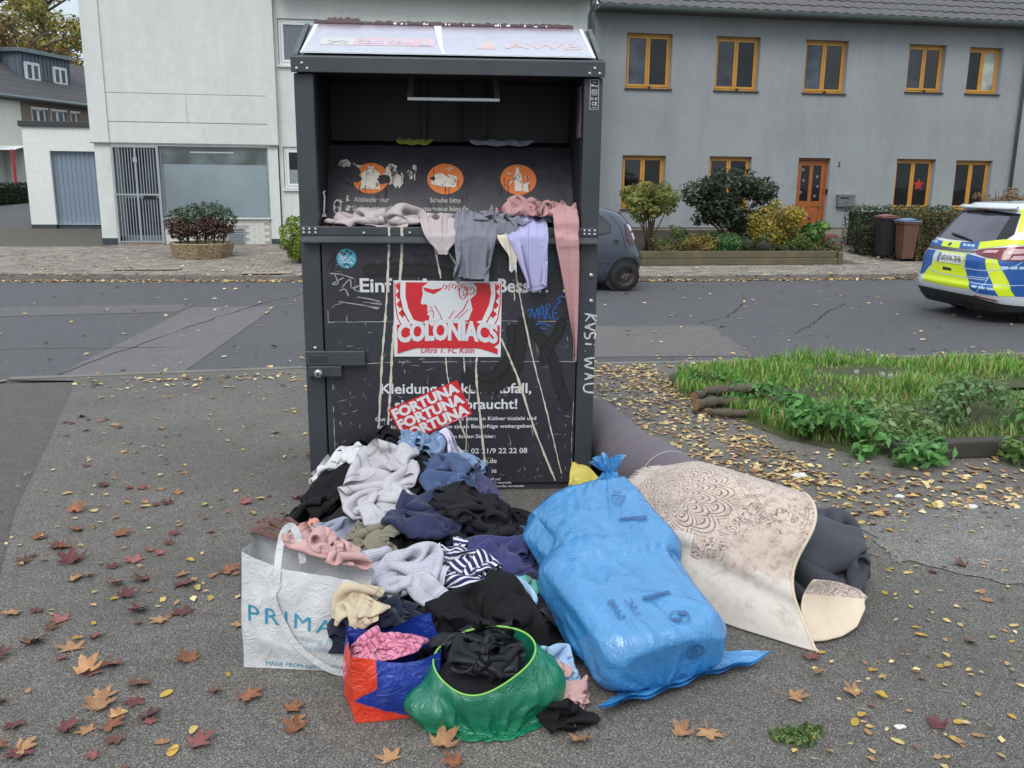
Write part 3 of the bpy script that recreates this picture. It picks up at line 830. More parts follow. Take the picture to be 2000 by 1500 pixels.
def crown_points(clumps, n, shell=.55, r=None):
    """points in a set of ellipsoid clumps (x,y,z,rx,ry,rz): mostly near the surface, with gaps between"""
    r = r or nr
    C = np.array(clumps); w = C[:, 3] * C[:, 4] + C[:, 5] * C[:, 3]
    k = r.choice(len(C), n, p=w / w.sum())
    d = r.normal(size=(n, 3)); d /= np.linalg.norm(d, axis=1, keepdims=True)
    rr = shell + (1 - shell) * r.uniform(0, 1, n) ** .6
    rr *= 1 + .16 * np.sin(d[:, 0] * 7 + k) * np.cos(d[:, 2] * 6 + k * 2)
    P = C[k, :3] + d * C[k, 3:6] * rr[:, None]
    N = d + r.normal(size=(n, 3)) * .55 + np.array([0, 0, .35])
    return P, N
def tl(*cols): return [s2l(c)[:3] for c in cols]
def clumps_in(c, R, n, rc, seed, flat=.7):
    r = random.Random(seed); out = []
    for _ in range(n):
        while True:
            p = [r.uniform(-1, 1) for _ in range(3)]
            if sum(q * q for q in p) < 1: break
        k = r.uniform(.7, 1.25) * rc
        out.append((c[0] + p[0] * R[0], c[1] + p[1] * R[1], c[2] + p[2] * R[2], k, k, k * flat))
    return out
def plant(name, label, cat, loc, clumps, n, size, tints, stems=None, group=None, shell=.5, aspect=.55, stem_mat=None, seed=1):
    t = thing(name, label, cat, loc, 0, group)
    r = np.random.default_rng(seed)
    P, N = crown_points(clumps, n, shell, r)
    P[:, 2] = np.abs(P[:, 2]) if loc[2] < 3 else P[:, 2]
    V, F, T = leaf_arrays(P, N, size, tints, aspect, r)
    np_mesh('foliage', V, F, m_leafy, T, t)
    if stems:
        mb = MB()
        for path, rr in stems: mb.tube(path, rr, 6)
        mb.build('stem', stem_mat or m_twig, t, smooth=True)
    return t
def tree(label, loc, H, R, seed, tints, n=5200, size=.30, bare=.0):
    t = thing('autumn_tree', label, 'tree', loc, 0, 'trees behind the far house')
    r = random.Random(seed)
    mb = MB(); mb.tube([(0, 0, 0), (.1, 0, H * .3), (.0, .1, H * .6), (.1, .1, H * .95)], [.3, .24, .14, .03], 8)
    for k in range(14):
        a = r.uniform(0, 2 * PI); z = H * r.uniform(.3, .8); L = R * r.uniform(.6, 1.0)
        mb.tube([(0, 0, z), (L * .5 * math.cos(a), L * .5 * math.sin(a), z + L * .35), (L * math.cos(a), L * math.sin(a), z + L * .55)], [.09, .06, .02], 5)
    mb.build('trunk', m_bark, t, smooth=True)
    cl = clumps_in((0, 0, H * .62), (R * .85, R * .85, H * .34), 34, R * .30, seed, .8)
    q = np.random.default_rng(seed); P, N = crown_points(cl, n, .35, q)
    V, F, T = leaf_arrays(P, N, size, tints, .6, q)
    np_mesh('crown', V, F, m_leafy, T, t)
    return t
T_y = tl((186, 178, 108), (164, 162, 100), (200, 182, 110), (142, 148, 90))
T_o = tl((154, 150, 78), (130, 132, 72), (172, 158, 84), (112, 118, 66), (176, 142, 84))
tree('pale yellow birch, tallest of the trees above the far house roof', (-23.4, 66, 2.0), 14.0, 4.4, 11, T_y, 9000)
tree('bushy olive and rust tree next to the white building behind the dormer', (-18.6, 62, 2.0), 12.2, 3.8, 12, T_o, 9000)
tree('thin half bare tree at the left edge behind the dormer', (-27.0, 70, 2.0), 13.5, 4.5, 13, T_y, 4000)
tree('small reddish tree low behind the dormer roof', (-18.0, 57, 2.0), 8.4, 3.2, 14, tl((120, 84, 56), (96, 84, 50), (84, 70, 44)), 3500)

# hedge by the far house
def hedge(label, loc, x0, x1, y0, y1, h, n, size, tints, seed, rz=0, top=.04):
    t = thing('hedge', label, 'hedge', loc, rz)
    r = np.random.default_rng(seed)
    P = np.stack([r.uniform(x0, x1, n), r.uniform(y0, y1, n), r.uniform(0, h, n)], 1)
    f = r.integers(0, 5, n); N = r.normal(size=(n, 3)) * .6
    inn = r.uniform(-.09, .03, n)
    for k, (ax, v, sgn) in enumerate(((0, x0, -1), (0, x1, 1), (1, y0, -1), (1, y1, 1), (2, h, 1))):
        m = f == k if k != 2 else (f == 2)
        P[m, ax] = v + sgn * inn[m] + sgn * .03 * np.sin(P[m, (ax + 1) % 3] * 9) * np.sin(P[m, (ax + 2) % 3] * 7); N[m, ax] += sgn
    m = (r.uniform(0, 1, n) < .35); P[m, 1] = y0 - inn[m]; N[m] = r.normal(size=(m.sum(), 3)) * .6 + [0, -1, .2]
    P[:, 2] = np.maximum(P[:, 2], 0.01)
    V, F, T = leaf_arrays(P, N, size, tints, .6, r)
    np_mesh('foliage', V, F, m_leafy, T, t)
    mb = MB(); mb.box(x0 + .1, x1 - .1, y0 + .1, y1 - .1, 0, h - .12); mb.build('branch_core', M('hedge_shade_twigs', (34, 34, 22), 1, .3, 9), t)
    return t
w = (-12.3 + math.sin(rad(22)) * 0 , 36)
hedge('dark green clipped hedge in front of the cream house at the left edge', (-12.3 - .93 * -1.9, 36 - .375 * 1.9, .78), -5.5, .55, -.5, .3, .62, 5200, .09, tl((44, 58, 36), (56, 70, 42), (36, 48, 30)), 5, rad(68))
for q in range(3): 
    pass

# ------------------------------------------------------------------ plants in front of the houses
z0 = zs(18.35)
pt = thing('planter', 'low octagonal exposed pebble planter on the brick pavement', 'planter', (-3.0, 18.35, z0 - .01))
prof = [(.54, 0), (.62, .27), (.60, .285), (.55, .285), (.53, .22), (.001, .22)]
mb = MB(); mb.lathe(prof, n=8)
m_pebble, t_ = mat_new('exposed_pebbles')
v_ = t_.voro(70, out='Color'); sp_ = t_.new('ShaderNodeSeparateColor'); t_.link(v_, sp_.inputs[0])
t_.link(t_.ramp(sp_.outputs[0], [(0, s2l((92, 74, 52))), (.5, s2l((140, 118, 86))), (1, s2l((190, 172, 140)))]), t_.b.inputs['Base Color'])
t_.link(t_.bump(t_.voro(70), .9, .01), t_.b.inputs['Normal'])
mb.build('bowl', m_pebble, pt)
MB().lathe([(.53, .225), (.001, .24)], n=8).build('soil', m_soil, pt)
cl = [(-.42, 0, .62, .26, .3, .30), (-.15, .05, .68, .3, .32, .33), (.2, 0, .70, .32, .34, .34), (.45, .02, .66, .26, .3, .30), (0, -.2, .55, .4, .25, .25), (.3, -.15, .5, .3, .25, .22), (-.35, -.1, .5, .25, .25, .22)]
sh = plant('planter_shrub', 'clipped shrub with green top and bronze sides growing in the pebble planter', 'shrub', (-3.0, 18.35, z0 + .22), [(a, b, c - .25, d, e, f) for a, b, c, d, e, f in cl], 100, .05, tl((66, 84, 48)), None)
bpy.data.objects.remove([c for c in sh.children if c.name.startswith('foliage')][0])
q = np.random.default_rng(3)
P, N = crown_points([(a, b, c - .2, d, e, f) for a, b, c, d, e, f in cl], 5200, .6, q)
V, F, T = leaf_arrays(P, N, .055, tl((60, 82, 48), (76, 98, 56), (50, 70, 42)), .6, q)
side = np.repeat(P[:, 2] < .52 + .06 * np.sin(P[:, 0] * 9), 2)
T[side] = np.array(tl((86, 58, 46), (70, 50, 40), (98, 70, 52), (56, 48, 36)))[q.integers(0, 4, side.sum())]
np_mesh('foliage', V, F, m_leafy, T, sh)
mb = MB()
for k in range(6): mb.tube([(-.4 + .16 * k, 0, -.05), (-.42 + .17 * k, rng.uniform(-.1, .1), .25)], .018, 5)
mb.build('stem', m_twig, sh)
plant('ball_shrub', 'yellow green clipped ball shrub half hidden by the clothing bank', 'shrub', (-1.0, 17.3, zs(17.3)), [(0, 0, .46, .46, .44, .46), (.1, .1, .4, .4, .4, .4)], 5200, .06, tl((128, 148, 40), (146, 160, 54), (104, 128, 40), (84, 108, 36)), [([(0, 0, 0), (0, 0, .3)], .04)], shell=.8, seed=4)

# planting bed edged with timber
bd = thing('timber_bed_edge', 'low weathered timber edging around the planting bed before the grey house', 'bed edging', (7.35, 16.55, zs(16.55)))
m_timb = M('weathered_timber', (96, 88, 68), .95, .28, 3, .5, 30, fine=.2, fscale=90)
for a, b, x0_, z in ((-2.0, 2.05, 0, 0), (-2.05, 2.02, .02, .135)):
    MB().box(a, b, x0_ - .05, x0_ + .05, z, z + .13).build('beam', m_timb, bd, bevel=.012)
MB().box(2.06, 2.16, -.05, 4.6, 0, .24).build('beam', m_timb, bd, bevel=.012)
MB().box(-2.12, -2.02, .0, 4.6, 0, .24).build('beam', m_timb, bd, bevel=.012)
mb = MB(); mb.grid([[(7.35 + a, 16.6 + b, zs(16.6 + b) + .17) for a in (-2.05, 0, 2.06)] for b in (0, 1.5, 3, 5.6)]); o = mb.build('bed_soil', m_soil); o['kind'] = 'structure'
def ZB(y): return zs(y) + .165
# yellow-green shrub on thin stems
def stems(n, h, spread, seed, r0=.018):
    r = random.Random(seed); out = []
    for k in range(n):
        a = r.uniform(0, 2 * PI); s = r.uniform(.1, 1) * spread
        out.append(([(r.uniform(-.1, .1), r.uniform(-.1, .1), -.05), (s * .3 * math.cos(a), s * .3 * math.sin(a), h * .35), (s * .7 * math.cos(a + .3), s * .7 * math.sin(a + .3), h * .7), (s * math.cos(a + .3), s * math.sin(a + .3), h)], [r0, r0 * .8, r0 * .55, r0 * .25]))
    return out
plant('leafy_shrub', 'light green shrub with bare thin stems at the left end of the timber bed', 'shrub', (5.82, 17.6, ZB(17.6)), clumps_in((0, 0, 1.04), (.56, .45, .34), 20, .22, 21, .8), 4200, .078, tl((124, 136, 62), (104, 124, 54), (142, 146, 76), (92, 104, 50), (150, 120, 70)), stems(12, .95, .5, 22), seed=5)
plant('rhododendron', 'large dark green broad leaved shrub in the middle of the timber bed', 'shrub', (7.75, 18.0, ZB(18)), clumps_in((0, 0, .92), (.98, .65, .56), 36, .28, 31, .75), 5600, .115, tl((44, 58, 38), (56, 70, 46), (70, 84, 56), (38, 48, 32)), stems(12, 1.0, .8, 32, .022), aspect=.42, seed=6)
plant('yellow_shrub', 'shrub with yellow autumn leaves before the orange front door', 'shrub', (8.35, 17.1, ZB(17.1)), clumps_in((0, 0, .60), (.58, .4, .38), 24, .19, 41, .8), 4200, .066, tl((180, 160, 56), (196, 172, 70), (150, 142, 58), (120, 124, 56), (150, 110, 60)), stems(14, .8, .5, 42, .012), seed=7)
plant('hydrangea', 'green hydrangea with a few faded red heads at the right end of the bed', 'shrub', (9.05, 17.1, ZB(17.1)), clumps_in((0, 0, .42), (.3, .3, .22), 9, .17, 51, .8), 1100, .11, tl((92, 128, 58), (112, 144, 70), (80, 108, 52)), stems(8, .5, .3, 52, .01), aspect=.7, seed=8)
hy = [c for c in bpy.data.objects if c.name == 'hydrangea'][0]
for c_ in [(-.1, -.15, .72, .08, .08, .06), (.28, -.2, .30, .08, .08, .06), (-.32, -.25, .18, .07, .07, .06), (.2, 0, .62, .07, .07, .06), (-.25, .1, .75, .09, .09, .06)]:
    V, F, T = leaf_arrays(*crown_points([c_], 100, .7), .03, tl((150, 50, 62), (170, 84, 92), (196, 150, 130), (120, 40, 50)), .9)
    np_mesh('flower_head', V, F, m_leafy, T, hy)
# ferns and low plants
def fern(label, loc, n, L, seed, tints, group=None):
    t = thing('fern', label, 'fern', loc, 0, group); r = np.random.default_rng(seed); P = []; N = []; mb = MB()
    for k in range(n):
        a = r.uniform(0, 2 * PI); l = L * r.uniform(.7, 1.1); path = []
        for q in range(12):
            s = q / 11; path.append((l * .75 * s * math.cos(a), l * .75 * s * math.sin(a), l * (1.25 * s - .75 * s * s)))
            for sg in (-1, 1):
                w_ = .16 * L * (1 - s) * r.uniform(.7, 1.1) + .01
                for u in (.35, .75): P.append((path[-1][0] - sg * w_ * u * math.sin(a), path[-1][1] + sg * w_ * u * math.cos(a), path[-1][2] - .02)); N.append((0, 0, 1))
        mb.tube(path[::3], .004, 4)
    V, F, T = leaf_arrays(np.array(P), np.array(N) + r.normal(size=(len(P), 3)) * .3, .06 * L / .6, tints, .4, r)
    np_mesh('frond', V, F, m_leafy, T, t); mb.build('stalk', m_twig, t)
TG = tl((92, 116, 58), (74, 98, 50), (110, 130, 70))
fern('upright green fern between the dark shrub and the yellow shrub', (7.72, 17.0, ZB(17)), 16, .8, 61, TG)
fern('smaller fern left of the dark broad leaved shrub', (7.05, 17.2, ZB(17.2)), 14, .7, 62, TG)
fern('low fern hanging over the timber edge right of the upright fern', (8.05, 16.8, ZB(16.8)), 10, .36, 63, TG)
for k, (x, y, rx, h, tt, lab) in enumerate([(5.95, 16.85, .3, .12, tl((96, 92, 56), (120, 104, 60)), 'dry brownish ground plant at the left corner of the timber bed'),
        (6.65, 16.85, .32, .2, tl((156, 128, 56), (136, 120, 60), (120, 112, 58)), 'straw yellow ground plant behind the timber edge'),
        (7.2, 16.8, .26, .16, tl((74, 118, 66), (92, 136, 80)), 'bright green low plant behind the timber edge'),
        (8.7, 16.8, .3, .14, tl((92, 112, 54), (110, 122, 66)), 'spreading green ground plant below the yellow shrub'),
        (9.25, 16.8, .24, .13, tl((76, 116, 70), (150, 60, 60), (90, 128, 80)), 'low green plant with red flowers at the right corner of the bed'),
        (6.3, 17.6, .5, .22, tl((104, 120, 66), (124, 130, 72)), 'olive ground plant below the thin stemmed shrub'), (7.3, 17.9, .6, .2, tl((70, 96, 54), (86, 112, 60)), 'dark green ground cover below the broad leaved shrub'), (8.7, 17.8, .6, .24, tl((96, 112, 58), (120, 124, 66)), 'olive ground plant behind the yellow shrub')]):
    plant('ground_plant', lab, 'plant', (x, y, ZB(y)), clumps_in((0, 0, h * 1.25), (rx * 1.25, .25, h * .8), 12, .12, 70 + k, .8), 1300, .05, tt, None, seed=70 + k)
# hedges and bins by the right
hedge('small dark hedge left of the wheelie bins', (10.95, 18.2, zs(18.2)), -.15, .35, -.2, .4, .58, 1800, .05, tl((58, 66, 40), (74, 80, 48), (46, 54, 32)), 81)
hedge('brownish green clipped hedge right of the wheelie bins', (12.0, 17.1, zs(17.1)), -.62, 1.4, -.2, 1.0, .98, 6500, .05, tl((96, 98, 48), (78, 84, 44), (112, 100, 52), (60, 66, 36), (120, 92, 52)), 82)
hedge('grey green hedge behind the wheelie bins below the star window', (12.6, 20.0, zs(20)), -.95, 1.6, -.3, .4, .92, 3600, .055, tl((72, 88, 56), (88, 102, 68), (58, 72, 46)), 83)
plant('faded_hydrangea', 'hydrangea with dry pinkish beige flower heads above the hedge', 'shrub', (14.4, 18.6, zs(18.6) + .5), clumps_in((0, 0, .62), (.7, .3, .26), 16, .15, 91, .8), 1700, .06, tl((160, 132, 104), (140, 110, 84), (120, 112, 66), (178, 150, 124)), stems(9, .9, .6, 92, .012), seed=9)
def bin_(label, x, y, body, lid, h=.86):
    t = thing('wheelie_bin', label, 'bin', (x, y, zs(y)), rad(-8), 'wheelie bins by the hedge'); t.scale = (.70, .8, 1)
    mb = MB(); mb.hexa([(-.17, -.2, .05), (.17, -.2, .05), (.17, .2, .05), (-.17, .2, .05), (-.23, -.26, h), (.23, -.26, h), (.23, .27, h), (-.23, .27, h)])
    mb.hexa([(-.25, -.28, h - .07), (.25, -.28, h - .07), (.25, .29, h - .07), (-.25, .29, h - .07), (-.25, -.28, h - .005), (.25, -.28, h - .005), (.25, .29, h - .005), (-.25, .29, h - .005)])
    mb.build('body', body, t, bevel=.012)
    mb = MB(); pts = [[(-.26 + .52 * i / 6, -.30 + .61 * j / 6, h + .012 + .045 * math.sin(PI * min(1, i / 6)) * math.sin(PI * (j + .6) / 7.2)) for i in range(7)] for j in range(7)]
    mb.grid(pts); mb.box(-.26, .26, -.30, .31, h - .02, h + .01)
    mb.build('lid', lid, t, bevel=.005)
    MB().tube([(-.2, .33, h - .02), (.2, .33, h - .02)], .016, 6).build('handle', body, t)
    for s in (-1, 1): MB().lathe([(.001, -.02), (.09, -.02), (.09, .02), (.001, .02)], (s * .2, .2, .09), 'x', 14).build('wheel', m_brass, t)
m_bk = M('black_plastic', (34, 34, 36), .5, .15, 4); m_br = M('brown_plastic', (96, 64, 50), .55, .15, 4)
bin_('black wheelie bin with reddish lid standing left of the brown one', 11.06, 17.6, m_bk, M('red_brown_lid', (128, 82, 72), .5))
bin_('brown wheelie bin with faded blue lid against the hedge', 11.2, 17.05, m_br, M('faded_blue_lid', (104, 128, 150), .5), .82)
# ================================================================== CLOTHING BANK
CB = thing('clothing_bank', 'dark grey metal clothing donation bank covered in stickers and graffiti', 'clothing bank', (-0.284, 4.66, 0), rad(-6))
def M_steelpaint(name, col, dirt=0.25, rough=.42):
    m, t = mat_new(name)
    o = t.mix(1.0, s2l(col), t.ramp(t.noise(2.6, 6, .7), [(.3, G(1 - dirt)), (.7, G(1 + dirt))]), 'MULTIPLY')
    sc_ = t.noise(30, 6, .8, vec=t.map((1, 1, .25)))
    o = t.mix(t.ramp(sc_, [(.70, G(0)), (.80, G(.35))]), o, s2l((122, 122, 118)))
    spk = t.noise(160, 2, .5)
    o = t.mix(t.ramp(spk, [(.73, G(0)), (.78, G(.5))]), o, s2l((140, 138, 132)))
    t.link(o, t.b.inputs['Base Color'])
    t.link(t.ramp(t.noise(7, 5, .7), [(.3, G(rough - .12)), (.7, G(rough + .18))]), t.b.inputs['Roughness'])
    t.link(t.bump(t.noise(240, 2), .12, .001), t.b.inputs['Normal'])
    return m
m_anth = M_steelpaint('anthracite_paint', (56, 60, 64))
m_anth2 = M_steelpaint('anthracite_door_paint', (50, 52, 57), .2, .38)
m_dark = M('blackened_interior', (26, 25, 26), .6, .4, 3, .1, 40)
m_film = M_steelpaint('dark_violet_film', (48, 46, 53), .16, .36)
m_cream = M('dried_cream_drip', (196, 188, 172), .6, .12, 9)
m_white = M('white_print', (206, 206, 206), .55, .06, 14)
m_whitew = M('worn_white_print', (176, 174, 170), .7, .2, 30)
m_screw = M('galvanised_screw', (170, 172, 172), .32, .15, 30, metal=.85)
DEP = 1.12
def cb(name, mb, mat=None, **k): return mb.build(name, mat or m_anth, CB, **k)
# carcass
mb = MB(); mb.box(0.004, .03, .07, DEP, .06, 2.22); cb('side_panel', mb)
mb = MB(); mb.box(1.483, 1.509, .07, DEP, .06, 2.22); cb('side_panel', mb)
mb = MB(); mb.box(.03, 1.483, DEP - .03, DEP, .06, 2.2); cb('back_panel', mb)
mb = MB(); mb.box(.02, 1.49, .03, DEP - .02, .0, .06); cb('base_frame', mb)
mb = MB(); mb.box(0, .095, 0, .07, .015, 2.15); cb('corner_post', mb, bevel=.006)
mb = MB(); mb.box(1.420, 1.513, 0, .07, .015, 2.15); cb('corner_post', mb, bevel=.006)
mb = MB(); mb.box(.101, 1.414, .007, .045, .045, 1.335); door = cb('door', mb, m_anth2, bevel=.004)
# lip rail with flange below
mb = MB(); mb.box(.004, 1.511, -.022, .03, 1.372, 1.418); cb('lip_rail', mb, bevel=.004)
mb = MB(); mb.prism([(-.022, 1.371), (.0, 1.371), (.0, 1.338), (-.050, 1.338), (-.050, 1.345)], .012, 1.503, 'x'); cb('rail_flange', mb, m_steelpaint2 if 'm_steelpaint2' in globals() else m_anth)
# hood
mb = MB(); mb.prism([(-.035, 2.150), (-.035, 2.222), (.0, 2.232), (.07, 2.232), (.07, 2.165), (-.02, 2.165), (-.02, 2.150)], -.006, 1.517, 'x'); cb('hood_beam', mb, bevel=.003)
RA = math.atan2(.205, .42)
def roofp(a, s): return (a, -.01 + s * math.cos(RA), 2.235 + s * math.sin(RA))
RL = math.hypot(.42, .205)
mb = MB()
mb.prism([(-.01, 2.223), (-.01, 2.235), (.41, 2.440), (DEP, 2.34), (DEP, 2.2)], .0, .026, 'x'); mb.prism([(-.01, 2.223), (-.01, 2.235), (.41, 2.440), (DEP, 2.34), (DEP, 2.2)], 1.485, 1.511, 'x')
mb.prism([(.0, 2.22), (.41, 2.43), (DEP - .01, 2.33), (DEP - .01, 2.19)], .027, 1.484, 'x')
cb('roof', mb, bevel=.003)
# weathered printed film on the sloping roof
def M_rooffilm():
    m, t = mat_new('bleached_roof_film')
    y = t.new('ShaderNodeSeparateXYZ'); t.link(t.coord(), y.inputs[0])
    n = t.noise(5, 5, .7)
    hgt = t.math('ADD', y.outputs[1], t.math('MULTIPLY', n, .05))
    base = t.ramp(t.math('MULTIPLY', hgt, 2.2), [(.1, s2l((176, 176, 186))), (.72, s2l((166, 164, 176))), (.98, s2l((110, 76, 86)))])
    base = t.mix(1.0, base, t.ramp(t.noise(14, 5, .7), [(.3, G(.92)), (.7, G(1.05))]), 'MULTIPLY')
    cr = t.voro(9, 'DISTANCE_TO_EDGE', vec=t.map((1, 1.3, 1)))
    base = t.mix(t.ramp(cr, [(.0, G(.55)), (.012, G(0))]), base, s2l((110, 104, 108)))
    t.link(base, t.b.inputs['Base Color']); t.b.inputs['Roughness'].default_value = .28
    return m
m_rf = M_rooffilm()
rfm = lambda off: (lambda a, s: (roofp(a, s)[0], roofp(a, s)[1] - off * math.sin(RA), roofp(a, s)[2] + off * math.cos(RA)))
def ragged(a0, a1, b, amp, n, r): return [(a0 + (a1 - a0) * i / n, b + r.uniform(-amp, amp)) for i in range(n + 1)]
r_ = random.Random(5)
pr = Print(); pr.poly([(.034, .015), (1.474, .015), (1.458, RL - .01), (.052, RL - .01)]); pr.build('roof_film', m_white, CB, rfm(.002))
pr = Print(); pr.poly([(.040, .019), *ragged(.05, 1.46, .022, .003, 30, r_), (1.455, .1), (1.440, RL - .012), *ragged(.075, 1.435, RL - .012, .004, 30, r_)[::-1], (.06, .2)]); film = pr.build('roof_film', m_rf, CB, rfm(.0035), cuts=0)
pr = Print(); pr.poly([(.72, .02), (.735, .02), (.722, .12), (.712, RL - .01), (.672, RL - .01), (.700, .15)]); pr.build('film_tear', m_white, CB, rfm(.0048))
m_fred = M('bleached_red_print', (196, 164, 170), .4, .12, 10); m_fcream = M('bleached_yellow_print', (186, 182, 174), .4, .1, 10); m_forg = M('bleached_orange_print', (192, 168, 164), .4, .1, 10); m_fgrey = M('bleached_lilac_print', (176, 174, 186), .4, .1, 10)
pr = Print(); pr.rect(.285, .68, .13, .24); pr.build('faded_banner', m_fred, CB, rfm(.0047))
pr = Print(); pr.rect(.115, .284, .13, .24); pr.build('faded_banner', m_fcream, CB, rfm(.0047))
pr = Print(); pr.text('Stadt Köln', (.30, .155), w=.26, h=.062, bold=.015); pr.poly([(.60, .14), (.64, .22), (.655, .14)]); pr.stroke([(.15, .20), (.19, .17), (.22, .20), (.25, .17)], .012); pr.stroke([(.16, .15), (.20, .18), (.24, .15)], .012); pr.build('faded_lettering', m_fgrey, CB, rfm(.006))
pr = Print(); pr.text('AWB', (1.03, .125), w=.39, h=.09, bold=.02); pr.poly([(.88, .11), (.98, .11), (.975, .22), (.93, .21)]); pr.build('faded_lettering', m_forg, CB, rfm(.0047))
# curled torn film standing along the roof ridge
r_ = random.Random(6); strip = []
for i in range(90):
    a = .05 + 1.36 * i / 89
    h = (.026 if .12 < a < .28 else .012) * r_.uniform(.4, 1.2) + .004
    if .30 < a < .37: h = .002
    strip.append((a, h))
m_torn = M('torn_violet_film', (80, 58, 66), .6, .3, 20)
mb = MB(); mb.grid([[(roofp(a, RL)[0], roofp(a, RL)[1] - .01, roofp(a, RL)[2] - .008) for a, h in strip], [(roofp(a, RL)[0], roofp(a, RL)[1] - .012, roofp(a, RL)[2] + .004) for a, h in strip], [(a, roofp(a, RL)[1] - .012 + .25 * h, roofp(a, RL)[2] + .004 + h) for a, h in strip]])
cb('torn_film_edge', mb, m_torn)
fl = MB()
for k in range(16):
    a = r_.uniform(.34, 1.42); w_ = r_.uniform(.006, .022)
    x, y, z = roofp(a, RL); fl.add([(x, y - .016, z + .002), (x + w_, y - .016, z + .001), (x + w_ * .9, y - .012, z + r_.uniform(.008, .016)), (x + .002, y - .012, z + r_.uniform(.006, .015))], [(0, 1, 2, 3)])
o = cb('white_film_flakes', fl, m_white); o['kind'] = 'stuff'
# inside of the mouth
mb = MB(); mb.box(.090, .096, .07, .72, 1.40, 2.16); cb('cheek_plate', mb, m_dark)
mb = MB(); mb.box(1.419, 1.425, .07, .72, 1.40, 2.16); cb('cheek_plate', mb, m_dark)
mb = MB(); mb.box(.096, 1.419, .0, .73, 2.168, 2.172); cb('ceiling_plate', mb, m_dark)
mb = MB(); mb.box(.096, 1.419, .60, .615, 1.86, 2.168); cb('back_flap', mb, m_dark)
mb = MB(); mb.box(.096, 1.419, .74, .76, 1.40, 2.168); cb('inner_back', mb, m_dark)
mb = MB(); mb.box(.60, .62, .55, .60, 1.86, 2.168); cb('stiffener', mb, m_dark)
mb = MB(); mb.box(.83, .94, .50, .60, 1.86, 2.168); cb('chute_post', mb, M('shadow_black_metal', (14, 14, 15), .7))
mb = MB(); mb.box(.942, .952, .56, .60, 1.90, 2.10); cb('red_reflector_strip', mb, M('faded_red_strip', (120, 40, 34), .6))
TA = rad(55.6)
def tray(a, s, off=0.0): return (a, .22 + s * math.cos(TA) - off * math.sin(TA), 1.42 + s * math.sin(TA) + off * math.cos(TA))
mb = MB(); mb.box(.097, 1.418, .03, .23, 1.405, 1.415); cb('tray_shelf', mb, m_anth)
mb = MB(); mb.add([tray(.097, 0), tray(1.418, 0), tray(1.418, .50), tray(.097, .50), tray(.097, 0, -.01), tray(1.418, 0, -.01), tray(1.418, .5, -.01), tray(.097, .5, -.01)], [(0, 1, 2, 3), (7, 6, 5, 4), (0, 4, 5, 1), (3, 2, 6, 7)])
cb('tray_panel', mb, m_film)
TM = lambda off: (lambda a, s: tray(a, s, off))
def M_worn(name, col, holes=.5, sc=26, under=(40, 38, 42)):
    m, t = mat_new(name)
    n = t.noise(sc, 6, .75, vec=t.map((1, 1, .6)))
    o = t.mix(t.ramp(n, [(holes, G(0)), (holes + .06, G(1))]), s2l(col), s2l(under))
    t.link(o, t.b.inputs['Base Color']); t.b.inputs['Roughness'].default_value = .6
    return m
m_orange = M_worn('worn_orange_print', (206, 112, 52), .60, 22, (120, 62, 36))
m_icon = M_worn('worn_white_icon', (206, 200, 188), .55, 30, (110, 74, 52))
for cx, top in ((.325, .29), (.727, .29), (1.125, .29)):
    pr = Print().ellipse((cx, .285), .098, .098, 36); pr.build('sign_disc', m_orange, CB, TM(.002))
pr = Print()
c = (.325, .285)                                           # sack
pr.poly([(c[0] - .055, c[1] - .07), (c[0] + .055, c[1] - .07), (c[0] + .048, c[1] - .055), (c[0] + .05, c[1] + .03), (c[0] + .02, c[1] + .055), (c[0] - .02, c[1] + .055), (c[0] - .05, c[1] + .03), (c[0] - .05, c[1] - .05)])
pr.poly([(c[0] - .012, c[1] + .058), (c[0] + .012, c[1] + .058), (c[0] + .02, c[1] + .078), (c[0], c[1] + .07), (c[0] - .02, c[1] + .08)])
pr.build('sack_symbol', m_icon, CB, TM(.004))
pr = Print(); c = (.727, .285)                             # shoe
pr.poly([(c[0] - .075, c[1] - .035), (c[0] - .02, c[1] - .05), (c[0] + .05, c[1] - .055), (c[0] + .062, c[1] - .04), (c[0] + .06, c[1] - .02), (c[0] + .045, c[1] - .005), (c[0] + .01, c[1] + .012), (c[0] - .02, c[1] + .035), (c[0] - .05, c[1] + .03), (c[0] - .078, c[1] + .005)])
pr.poly([(c[0] + .01, c[1] + .03), (c[0] + .062, c[1] + .015), (c[0] + .064, c[1] - .012), (c[0] + .03, c[1] + .005)])
pr.stroke([(c[0] + .02, c[1] + .05), (c[0] + .025, c[1] + .08)], .004); pr.stroke([(c[0] + .0, c[1] + .066), (c[0] + .045, c[1] + .068)], .004)
pr.build('shoe_symbol', m_icon, CB, TM(.004))
pr = Print(); c = (1.125, .285)                            # bottle and broken glass crossed out
pr.poly([(c[0] - .022, c[1] - .075), (c[0] + .02, c[1] - .075), (c[0] + .018, c[1] + .02), (c[0] + .006, c[1] + .045), (c[0] + .004, c[1] + .078), (c[0] - .014, c[1] + .078), (c[0] - .014, c[1] + .045), (c[0] - .022, c[1] + .02)])
pr.poly([(c[0] + .024, c[1] - .08), (c[0] + .055, c[1] - .08), (c[0] + .05, c[1] - .05), (c[0] + .062, c[1] - .02), (c[0] + .045, c[1] - .015), (c[0] + .035, c[1] - .03), (c[0] + .024, c[1] - .02)])
pr.stroke([(c[0] - .06, c[1] + .045), (c[0] + .03, c[1] - .03)], .007); pr.stroke([(c[0] - .055, c[1] - .035), (c[0] + .01, c[1] + .045)], .007)
pr.ring((c[0] + .045, c[1] + .012), .009, .013, 16, sy=.6)
pr.build('bottle_symbol', m_icon, CB, TM(.004))
